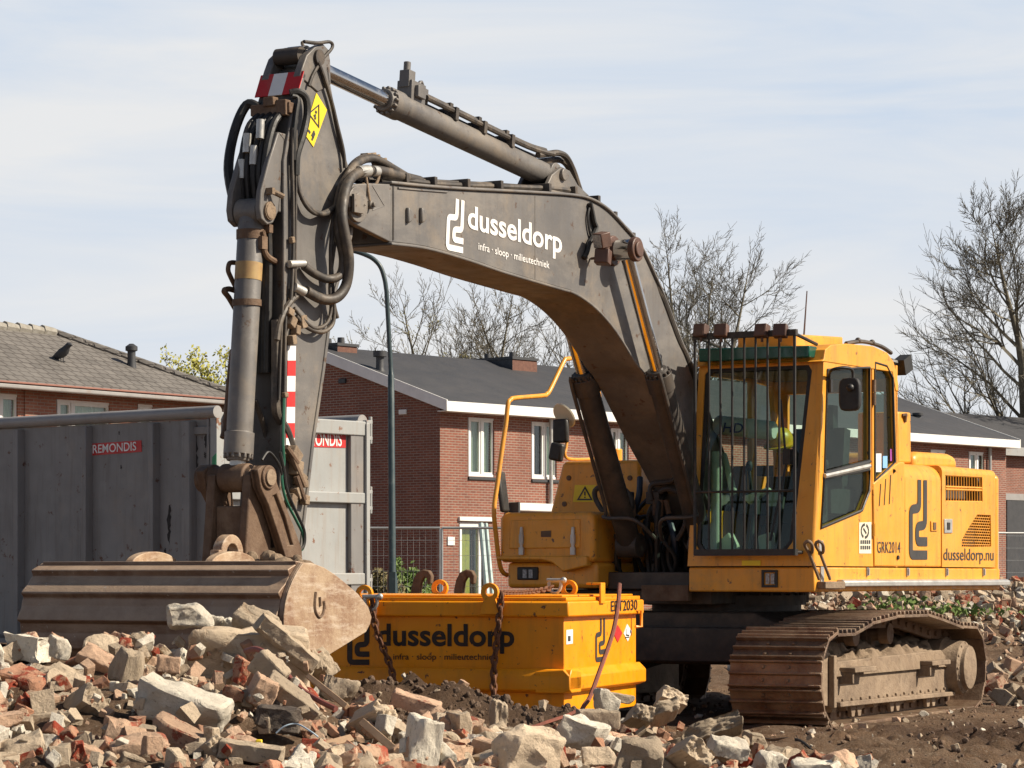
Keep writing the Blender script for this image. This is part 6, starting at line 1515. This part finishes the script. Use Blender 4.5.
def chunk_mesh(seed, dims, cuts, rough, sub):
    rnd = random.Random(seed); bm = bmesh.new(); bmesh.ops.create_cube(bm, size=1)
    for v in bm.verts: v.co = Vector((v.co.x*dims[0]*rnd.uniform(.88, 1.05), v.co.y*dims[1]*rnd.uniform(.88, 1.05), v.co.z*dims[2]*rnd.uniform(.9, 1.05)))
    for _ in range(cuts):
        n = Vector((rnd.gauss(0, 1), rnd.gauss(0, 1), rnd.gauss(0, 1))).normalized()
        sup = max(v.co.dot(n) for v in bm.verts); r = bmesh.ops.bisect_plane(bm, geom=bm.verts[:]+bm.edges[:]+bm.faces[:], plane_co=n*sup*rnd.uniform(.55, .85), plane_no=n, clear_outer=True)
        bmesh.ops.holes_fill(bm, edges=[e for e in bm.edges if e.is_boundary])
    bmesh.ops.bevel(bm, geom=bm.edges[:], offset=min(dims)*.06, segments=1, affect='EDGES', clamp_overlap=True)
    bmesh.ops.triangulate(bm, faces=bm.faces)
    for _ in range(sub):
        L = sum(dims)/3*.28; bmesh.ops.subdivide_edges(bm, edges=[e for e in bm.edges if e.calc_length() > L*.6], cuts=1); bmesh.ops.triangulate(bm, faces=bm.faces)
    bm.normal_update(); s = 1/(sum(dims)/3)
    off = Vector((seed*3.1, 1, 2))
    for v in bm.verts:
        p = v.co*s; d = noise.fractal(p*1.6+off, 1.0, 2.0, 4)*rough+noise.noise(p*5+off)*rough*.5+noise.noise(p*11+off)*rough*.22; v.co += v.normal*d*(sum(dims)/3)
    me = bpy.data.meshes.new('rubble_chunk'); bm.to_mesh(me); bm.free(); me.polygons.foreach_set('use_smooth', [True]*len(me.polygons)); me.set_sharp_from_angle(angle=R(34)); return me
KIND = {}
rnd = random.Random(77)
KIND['brick'] = [chunk_mesh(i, (rnd.uniform(.12, .21), .10, .055), rnd.choice((1, 2, 3)), .05, 4) for i in range(10)]
KIND['pair'] = [chunk_mesh(40+i, (rnd.uniform(.16, .23), .11, .12), 3, .075, 4) for i in range(6)]
KIND['lump'] = [chunk_mesh(80+i, (.20, rnd.uniform(.12, .18), rnd.uniform(.09, .15)), rnd.choice((4, 5, 6)), .10, 4) for i in range(14)]
KIND['slab'] = [chunk_mesh(120+i, (.26, rnd.uniform(.15, .2), .055), rnd.choice((2, 3)), .06, 4) for i in range(6)]
# height map that the pieces are dropped on
GX0, GY0, ST = -4.6, 10.2, .03; NXg, NYg = int(10.5/ST), int(9.5/ST)
hm = np.array([[ground_z(GX0+i*ST, GY0+j*ST) for i in range(NXg)] for j in range(NYg)])
_mc = {}
def mesh_for(kind, idx, mat_):
    k = (kind, idx, mat_)
    if k not in _mc:
        me = KIND[kind][idx % len(KIND[kind])]; me = me.copy(); me.materials.clear(); me.materials.append(RM[mat_]); me.name = 'rubble_chunk'; _mc[k] = me
    return _mc[k]
def drop(name, kind, idx, mat_, x, y, rot, sc, sink=.35, z=None, label=None, cat='rubble', group=None, cap=None):
    me = mesh_for(kind, idx, mat_); M = rot.to_matrix() if hasattr(rot, 'to_matrix') else rot
    co = np.array([tuple(M @ Vector((v.co.x*sc[0], v.co.y*sc[1], v.co.z*sc[2]))) for v in me.vertices])
    ix = ((co[:, 0]+x-GX0)/ST).astype(int).clip(0, NXg-1); iy = ((co[:, 1]+y-GY0)/ST).astype(int).clip(0, NYg-1)
    if z is None:
        gap = hm[iy, ix]-co[:, 2]; low = co[:, 2] < 0
        g = np.sort(gap[low]); z = g[int(len(g)*.72)]-sink*.05*0
        z -= sink*(co[:, 2].max()-co[:, 2].min())*.35
    if cap is not None: z = min(z, ground_z(x, y)+cap-co[:, 2].max()*.75)
    top = co[:, 2]+z; np.maximum.at(hm, (iy, ix), top)
    for dx, dy in ((1, 0), (0, 1), (1, 1)): np.maximum.at(hm, ((iy+dy).clip(0, NYg-1), (ix+dx).clip(0, NXg-1)), top-.004)
    o = bpy.data.objects.new(name, me); COL.objects.link(o); o.location = (x, y, z); o.scale = sc; o.rotation_euler = M.to_euler(); tag(o, label, cat, group); return o
from mathutils import Euler
def big(px, py, y, kind, idx, mat_, w_, h_, d_, rot, label, name='rubble_chunk'):
    """a piece one can single out: centre on the sight line at distance y, size in metres"""
    me = KIND[kind][idx % len(KIND[kind])]; bb = [max(abs(getattr(v.co, a)) for v in me.vertices)*2 for a in 'xyz']
    p = Vector(((px-512)/FOCAL*y, y, CAM_H+(HORIZON-py)/FOCAL*y))
    return drop(name, kind, idx, mat_, p.x, p.y, Euler([R(a) for a in rot]), (w_/bb[0], d_/bb[1], h_/bb[2]), z=p.z, label=label)
BIG = [
    (232, 655, 14.9, 'lump', 1, 'concrete', .84, .34, .40, (8, 4, 12), 'largest rough concrete slab on top of the heap, against the bucket'),
    (284, 641, 14.8, 'slab', 2, 'concrete', .40, .12, .28, (14, 40, 20), 'pale broken slab sloping down from the largest concrete slab'),
    (191, 616, 15.2, 'lump', 5, 'white', .26, .15, .2, (5, -6, 10), 'pale angular lump lying on the largest concrete slab'),
    (256, 622, 15.2, 'lump', 8, 'concrete', .24, .15, .2, (20, 20, -20), 'pointed concrete lump standing behind the largest slab'),
    (211, 623, 15.3, 'lump', 3, 'white', .12, .11, .1, (5, 20, 0), 'small pale lump between two larger lumps in front of the bucket'),
    (228, 627, 15.35, 'lump', 9, 'white', .10, .13, .1, (0, -30, 0), 'small upright pale lump leaning on the bucket front'),
    (181, 706, 12.9, 'pair', 1, 'white', .44, .19, .24, (12, 19, -8), 'smooth pale rounded block tilted to the right in the middle of the heap'),
    (26, 692, 13.6, 'pair', 2, 'brick', .29, .21, .22, (8, 12, -30), 'thick red brick corner with mortar at the left edge'),
    (60, 680, 14.0, 'slab', 1, 'grey', .22, .13, .14, (50, 14, 10), 'smooth grey slab piece leaning behind the red brick corner'),
    (48, 719, 12.8, 'brick', 2, 'concrete', .20, .07, .1, (4, -5, 8), 'flat cream brick lying level at the lower left'),
    (85, 709, 13.0, 'slab', 3, 'grey', .16, .24, .12, (55, 30, 30), 'tilted grey slab leaning to the right, left of the smooth block'),
    (128, 672, 14.1, 'lump', 6, 'concrete', .15, .24, .16, (10, 10, 40), 'upright pale lump standing left of the smooth block'),
    (98, 660, 14.5, 'brick', 5, 'pink', .20, .10, .12, (35, 30, -10), 'pinkish brick leaning up near the left crest of the heap'),
    (58, 648, 14.6, 'pair', 3, 'white', .12, .12, .12, (10, 8, 30), 'pale square block on the left crest of the heap'),
    (119, 737, 12.4, 'lump', 4, 'pink', .17, .18, .15, (5, 15, 20), 'mortar lump with a red face beneath the smooth block'),
    (176, 739, 12.5, 'pair', 4, 'pink', .28, .15, .16, (8, 22, -14), 'dusty red brick wedge under the smooth block'),
    (140, 752, 12.2, 'pair', 0, 'pink', .26, .15, .16, (15, -12, 10), 'two joined pink bricks at the bottom left'),
    (50, 752, 12.4, 'lump', 7, 'white', .19, .17, .16, (10, 5, 20), 'pale lump under the flat cream brick'),
    (22, 758, 12.0, 'pair', 5, 'concrete', .24, .16, .16, (20, -25, 10), 'tan block in the lower left corner'),
    (80, 760, 12.1, 'pair', 1, 'pink', .20, .16, .14, (20, 20, 50), 'red and grey brick piece at the bottom, left of the joined bricks'),
    (212, 755, 12.3, 'slab', 0, 'concrete', .13, .22, .08, (60, 50, 10), 'upright cream slab edge right of the dusty red wedge'),
    (168, 664, 13.9, 'brick', 1, 'pink', .12, .09, .1, (5, 5, 10), 'small reddish brown brick end below the largest slab'),
    (242, 672, 13.8, 'pair', 3, 'brick', .13, .14, .12, (10, 20, 30), 'bright red brick piece below the red hose'),
    (270, 670, 13.6, 'brick', 3, 'concrete', .18, .14, .12, (10, 45, -10), 'tan brick piece under the red hose'),
    (293, 697, 13.3, 'brick', 6, 'grey', .30, .08, .13, (20, 35, 0), 'long narrow grey piece sloping below the red hose'),
    (262, 693, 13.2, 'pair', 2, 'pink', .13, .16, .12, (10, 25, 20), 'mortared brick end left of the long grey piece'),
    (232, 694, 13.2, 'lump', 2, 'brick', .12, .09, .1, (0, 10, 0), 'rounded dark red brick lump right of the smooth block'),
    (276, 719, 12.8, 'lump', 10, 'dark', .24, .13, .16, (0, 5, 0), 'dark grainy asphalt lump in the middle of the heap'),
    (250, 752, 12.2, 'brick', 4, 'concrete', .29, .09, .12, (5, 8, -6), 'long pale kerb piece behind the yellow strip'),
    (372, 720, 13.2, 'slab', 4, 'concrete', .15, .27, .10, (60, 40, 20), 'tan slab leaning to the right below the dark mound'),
    (416, 704, 14.3, 'brick', 7, 'pink', .26, .09, .12, (10, 18, 0), 'long pinkish brick lying below the dark soil mound'),
    (424, 743, 12.6, 'pair', 4, 'white', .16, .25, .14, (5, 8, 20), 'upright white block standing in the lower middle'),
    (521, 750, 12.6, 'lump', 11, 'concrete', .34, .25, .26, (10, 5, 30), 'large faceted tan concrete lump at the bottom, below the bin'),
    (605, 701, 15.8, 'pair', 0, 'white', .15, .13, .14, (0, 15, 20), 'white cornered block at the foot of the rusty rod'),
    (598, 719, 15.0, 'brick', 0, 'grey', .24, .11, .14, (3, 2, 6), 'level grey block below the white cornered block'),
    (638, 716, 15.4, 'slab', 5, 'concrete', .14, .26, .09, (75, 15, 10), 'upright tan slab standing below the right corner of the bin'),
    (664, 712, 15.7, 'slab', 1, 'grey', .19, .20, .09, (65, -20, 10), 'grey slab with a cut corner right of the upright tan slab'),
    (672, 700, 16.3, 'slab', 3, 'concrete', .18, .16, .08, (60, 20, 10), 'sandy slab leaning behind the grey cut slab'),
    (617, 698, 16.4, 'brick', 8, 'grey', .22, .06, .12, (0, 10, 10), 'flat grey slab edge right below the bin corner'),
    (709, 733, 15.2, 'slab', 2, 'grey', .36, .30, .10, (68, -18, 8), 'large triangular grey slab in front of the crawler track'),
    (582, 735, 14.0, 'lump', 12, 'white', .26, .18, .18, (10, 20, 0), 'white topped broken block in the lower middle, below the level grey block'),
    (640, 757, 12.8, 'lump', 13, 'grey', .24, .22, .2, (5, 5, 0), 'speckled grey concrete block at the bottom right of the heap'),
    (690, 757, 13.2, 'slab', 0, 'concrete', .16, .28, .1, (70, 40, 10), 'slanting tan slab at the bottom right of the heap'),
    (728, 748, 14.4, 'slab', 4, 'white', .22, .10, .16, (20, 10, 10), 'pale flat piece below the triangular slab'),
    (768, 763, 14.8, 'lump', 0, 'white', .15, .14, .12, (10, 10, 30), 'white lump alone on the soil at the bottom right'),
    (757, 741, 16.0, 'lump', 5, 'grey', .16, .10, .12, (10, 10, 30), 'grey lump on the soil in front of the track'),
    (498, 712, 15.4, 'lump', 9, 'concrete', .10, .17, .1, (5, 0, 20), 'small pale lump on the near foot of the dark mound'),
    (318, 665, 15.0, 'slab', 5, 'concrete', .20, .17, .1, (40, 55, 0), 'tan slab piece leaning under the bucket side plate'),
    (338, 690, 14.4, 'lump', 3, 'concrete', .20, .16, .15, (0, 20, 10), 'tan lump beside the thin batten'),
]
keep = [(px, py, w_*FOCAL/y*.5, h_*FOCAL/y*.5, y) for px, py, y, k_, i_, m_, w_, h_, d_, r_, l_ in BIG]
# the rest: dropped at random over the heap, one colour and size class per label
NAMEC = dict(concrete='sandy concrete', grey='grey concrete', white='pale plaster', brick='red brick', pink='mortar coated brick', dark='dark stone')
def area(x, y):
    if x < -1.35: return 'left of the smooth block'
    if x < -.75: return 'below the bucket'
    if x < .1: return 'below the bin'
    return 'in front of the crawler track'
rnd = random.Random(4)
def heap_p(x, y):
    a = np.interp(x, [-4.5, -3.6, -1.2, -.5, 0, .5, 1.0, 1.35, 1.8, 2.4], [.6, 1, 1, 1, .9, .8, .7, .25, .05, .02])
    lo = 10.9
    hi = np.interp(x, [-4, -1.15, -.9, -.5, 0, .4, 1.2], [15.4, 15.3, 14.6, 13.8, 14.1, 15.8, 16.4])
    if x < -2.2 and y > 13.9: a *= .15
    return a*smooth(lo-.4, lo+.3, y)*(1-smooth(hi-.3, hi+.2, y))
placed = 0; tries = 0; TARGET = 300
while placed < TARGET and tries < 40000:
    tries += 1; x, y = rnd.uniform(-3.4, 2.2), rnd.uniform(10.9, 16.6)
    if abs(x) > .19*y+.1 or rnd.random() > heap_p(x, y): continue
    px, py = 512+FOCAL*x/y, HORIZON-FOCAL*(ground_z(x, y)+.08-CAM_H)/y
    if py > 795: continue
    s = rnd.choice((.9, 1, 1.15, 1.3)) if placed < 80 else rnd.choice((.6, .7, .8, .9, 1.0, 1.1))
    r_ = .10*s*FOCAL/y
    if any(((px-k[0])/(k[2]*.8+r_))**2+((py-k[1])/(k[3]*.8+r_))**2 < 1 and y < k[4]+.25 for k in keep): continue
    kind = rnd.choices(('brick', 'pair', 'lump', 'slab'), (.34, .2, .36, .1))[0]
    mt = rnd.choices(('brick', 'pink', 'concrete'), (.40, .44, .16))[0] if kind in ('brick', 'pair') else rnd.choices(('concrete', 'grey', 'white', 'pink', 'dark'), (.42, .10, .16, .28, .04))[0]
    rot = Euler((rnd.gauss(0, .5), rnd.gauss(0, .5), rnd.uniform(0, 6.28)))
    big_ = 'sizeable' if s > .8 else 'small'
    lb = f"{big_} broken piece of {NAMEC[mt]} in the heap {area(x, y)}"
    drop('brick_piece' if kind in ('brick', 'pair') and mt in ('brick', 'pink') else 'rubble_chunk', kind, rnd.randrange(20), mt, x, y, rot, (s, s, s), label=lb, group=f"{big_} {NAMEC[mt]} pieces {area(x, y)}", cap=.17)
    placed += 1
bigs = [big(*a) for a in BIG]
# crumbs too many to count
def crumbs(name, label, n, pos, smin, smax, mats, seed, clod=False):
    rnd = random.Random(seed); mb = MB(); bases = []
    for i in range(14):
        r2 = random.Random(i+seed*100); bm = bmesh.new()
        if clod:
            bmesh.ops.create_icosphere(bm, subdivisions=2, radius=1)
            for v in bm.verts: v.co = v.co*(1+.38*noise.noise(v.co*1.6+Vector((i*3, seed, 0)))+.15*noise.noise(v.co*4+Vector((i, 0, seed))))*Vector((1, .85, .75))
        else:
            bmesh.ops.create_cube(bm, size=2)
            dm = (1, r2.uniform(.5, .9), r2.uniform(.35, .7))
            for v in bm.verts: v.co = Vector((v.co.x*dm[0]*r2.uniform(.8, 1.1), v.co.y*dm[1]*r2.uniform(.8, 1.1), v.co.z*dm[2]*r2.uniform(.8, 1.1)))
            for _ in range(r2.choice((1, 2, 3, 4))):
                nn = Vector((r2.gauss(0, 1), r2.gauss(0, 1), r2.gauss(0, 1))).normalized(); sup = max(v.co.dot(nn) for v in bm.verts)
                bmesh.ops.bisect_plane(bm, geom=bm.verts[:]+bm.edges[:]+bm.faces[:], plane_co=nn*sup*r2.uniform(.5, .85), plane_no=nn, clear_outer=True)
                bmesh.ops.holes_fill(bm, edges=[e for e in bm.edges if e.is_boundary])
            bmesh.ops.bevel(bm, geom=bm.edges[:], offset=.09, segments=1, affect='EDGES', clamp_overlap=True); bmesh.ops.triangulate(bm, faces=bm.faces)
            for v in bm.verts: v.co *= 1+.16*noise.noise(v.co*2.2+Vector((i*5, seed, 1)))
        bm.verts.index_update()
        bases.append(([v.co.copy() for v in bm.verts], [tuple(v.index for v in f.verts) for f in bm.faces])); bm.free()
    for _ in range(n):
        q = pos(rnd)
        if q is None: continue
        x, y, z = q; s = smin+(smax-smin)*rnd.random()**2.2; vs, fs = rnd.choice(bases); M = Euler((rnd.uniform(0, 6), rnd.uniform(0, 6), rnd.uniform(0, 6))).to_matrix(); mb.mat(rnd.randrange(len(mats)))
        mb.add([M @ (v*s)+Vector((x, y, z+s*(.25 if not clod else -.15))) for v in vs], fs)
    o = mb.build(name, mats, shade=False); return tag(o, label, 'rubble', kind='stuff')
def pos_heap(r):
    x, y = r.uniform(-3.4, 2.6), r.uniform(10.8, 17)
    if r.random() > heap_p(x, y)*.95+.06: return None
    return x, y, hm[min(NYg-1, max(0, int((y-GY0)/ST))), min(NXg-1, max(0, int((x-GX0)/ST)))]*.5+ground_z(x, y)*.5
crumbs('rubble_crumbs', 'small chips of brick and mortar filling the gaps of the heap', 6500, pos_heap, .008, .06, [RM[k] for k in ('concrete', 'pink', 'brick', 'grey', 'white')], 1)
def pos_soil(r):
    y = r.uniform(14.5, 27); x = r.uniform(-.05, .19)*y
    if TR.o[0]-1 < x < 4.5 and 20.6 < y < 27 : 
        l = TR.inv((x-TR.o[0], y-TR.o[1], 0))
        if .7 < l[0] < 1.75 and -2.4 < l[1] < 2.1: return None
    return x, y, ground_z(x, y)
crumbs('soil_clods', 'loose clods of brown soil around the machine', 3000, pos_soil, .005, .026, [pm('soil_clod', (.20, .13, .08), (.13, .08, .05), 9, .95, bump=.6, bscale=30), pm('dark_soil_clod', (.12, .075, .048), (.08, .05, .033), 9, .95, bump=.6, bscale=30)], 2, clod=True)
def pos_mound(r):
    x = r.uniform(-1.3, .75); y = r.uniform(16.2, 18.8)
    if y > 18.75-.35*(x+1.1): return None
    return x, y, ground_z(x, y)
crumbs('dark_clods', 'dark damp clods on the soil mound in front of the bin', 2400, pos_mound, .005, .032, [pm('damp_clod', (.125, .08, .05), (.09, .057, .036), 9, .95, bump=.6, bscale=30)], 12, clod=True)
def pos_stone(r):
    y = r.uniform(15, 27); x = r.uniform(-.05, .19)*y
    return x, y, ground_z(x, y)
crumbs('scattered_chips', 'scattered chips of stone and brick on the bare soil', 500, pos_stone, .006, .04, [RM[k] for k in ('concrete', 'pink', 'white', 'grey')], 6)
def pos_back(r):
    y = r.uniform(28.0, 39); x = r.uniform(2.2, 8.0)
    w_ = smooth(30, 34, y)
    if r.random() > .12+.88*w_: return None
    return x, y, ground_z(x, y)+r.random()**2*.11*w_
crumbs('far_rubble', 'bank of pale rubble behind the excavator', 5600, pos_back, .018, .09, [RM[k] for k in ('concrete', 'white', 'pink', 'grey', 'brick', 'concrete')], 3)
def pos_back2(r):
    y = r.uniform(25, 29.5); x = r.uniform(.165, .182)*y
    return x, y, ground_z(x, y)
crumbs('rubble_strip', 'low strip of broken slabs right of the crawler track', 40, pos_back2, .05, .17, [RM[k] for k in ('concrete', 'pink', 'grey')], 9)
m = MB(); a, b = wp_(880, 598, 31.5), wp_(902, 604, 31); m.tube([wp_(790, 600, 33)+Vector((0,0,.02)), wp_(815, 598, 33)], .03, 6)
tag(m.build('pipe_piece', MAT['earth_steel']), 'short pipe lying on the far rubble bank', 'pipe')
# weeds on the bank
rnd = random.Random(2); m = MB()
for k in range(500):
    cx, cy = rnd.choice(((5.2, 33.5), (4.6, 34.2), (6.4, 33.2))); x, y = rnd.gauss(cx, .25), rnd.gauss(cy, .25); z = ground_z(x, y); s = rnd.uniform(.05, .12); a = rnd.uniform(0, 6.28)
    m.add([(x, y, z+.08), (x+s*math.cos(a)*.5, y+s*math.sin(a)*.5, z+.08+s*.8), (x+s*math.cos(a), y+s*math.sin(a), z+.08+s*.6)], [(0, 1, 2)])
tag(m.build('weeds', MAT['foliage_g'], shade=False), 'small green weeds growing on the far rubble bank', 'weeds', kind='stuff')

# repeats carry a common group
GROUPS = dict(bare_tree='bare trees behind the houses', chain='chains on the yellow bin', shackle='shackles on the yellow bin', mesh_fence='mesh fence panels', pole='poles by the house door', batten='loose battens in the rubble', rusty_rod='rusty rods in the rubble', hedge_shrub='shrubs behind the mesh fence', rubble_chunk='large pieces singled out in the rubble heap', terraced_house='houses behind the site', hipped_house='houses behind the site', far_house='houses behind the site')
for o in bpy.data.objects:
    if o.parent is None and 'label' in o and 'group' not in o:
        k = o.name.split('.')[0]
        if k in GROUPS: o['group'] = GROUPS[k]
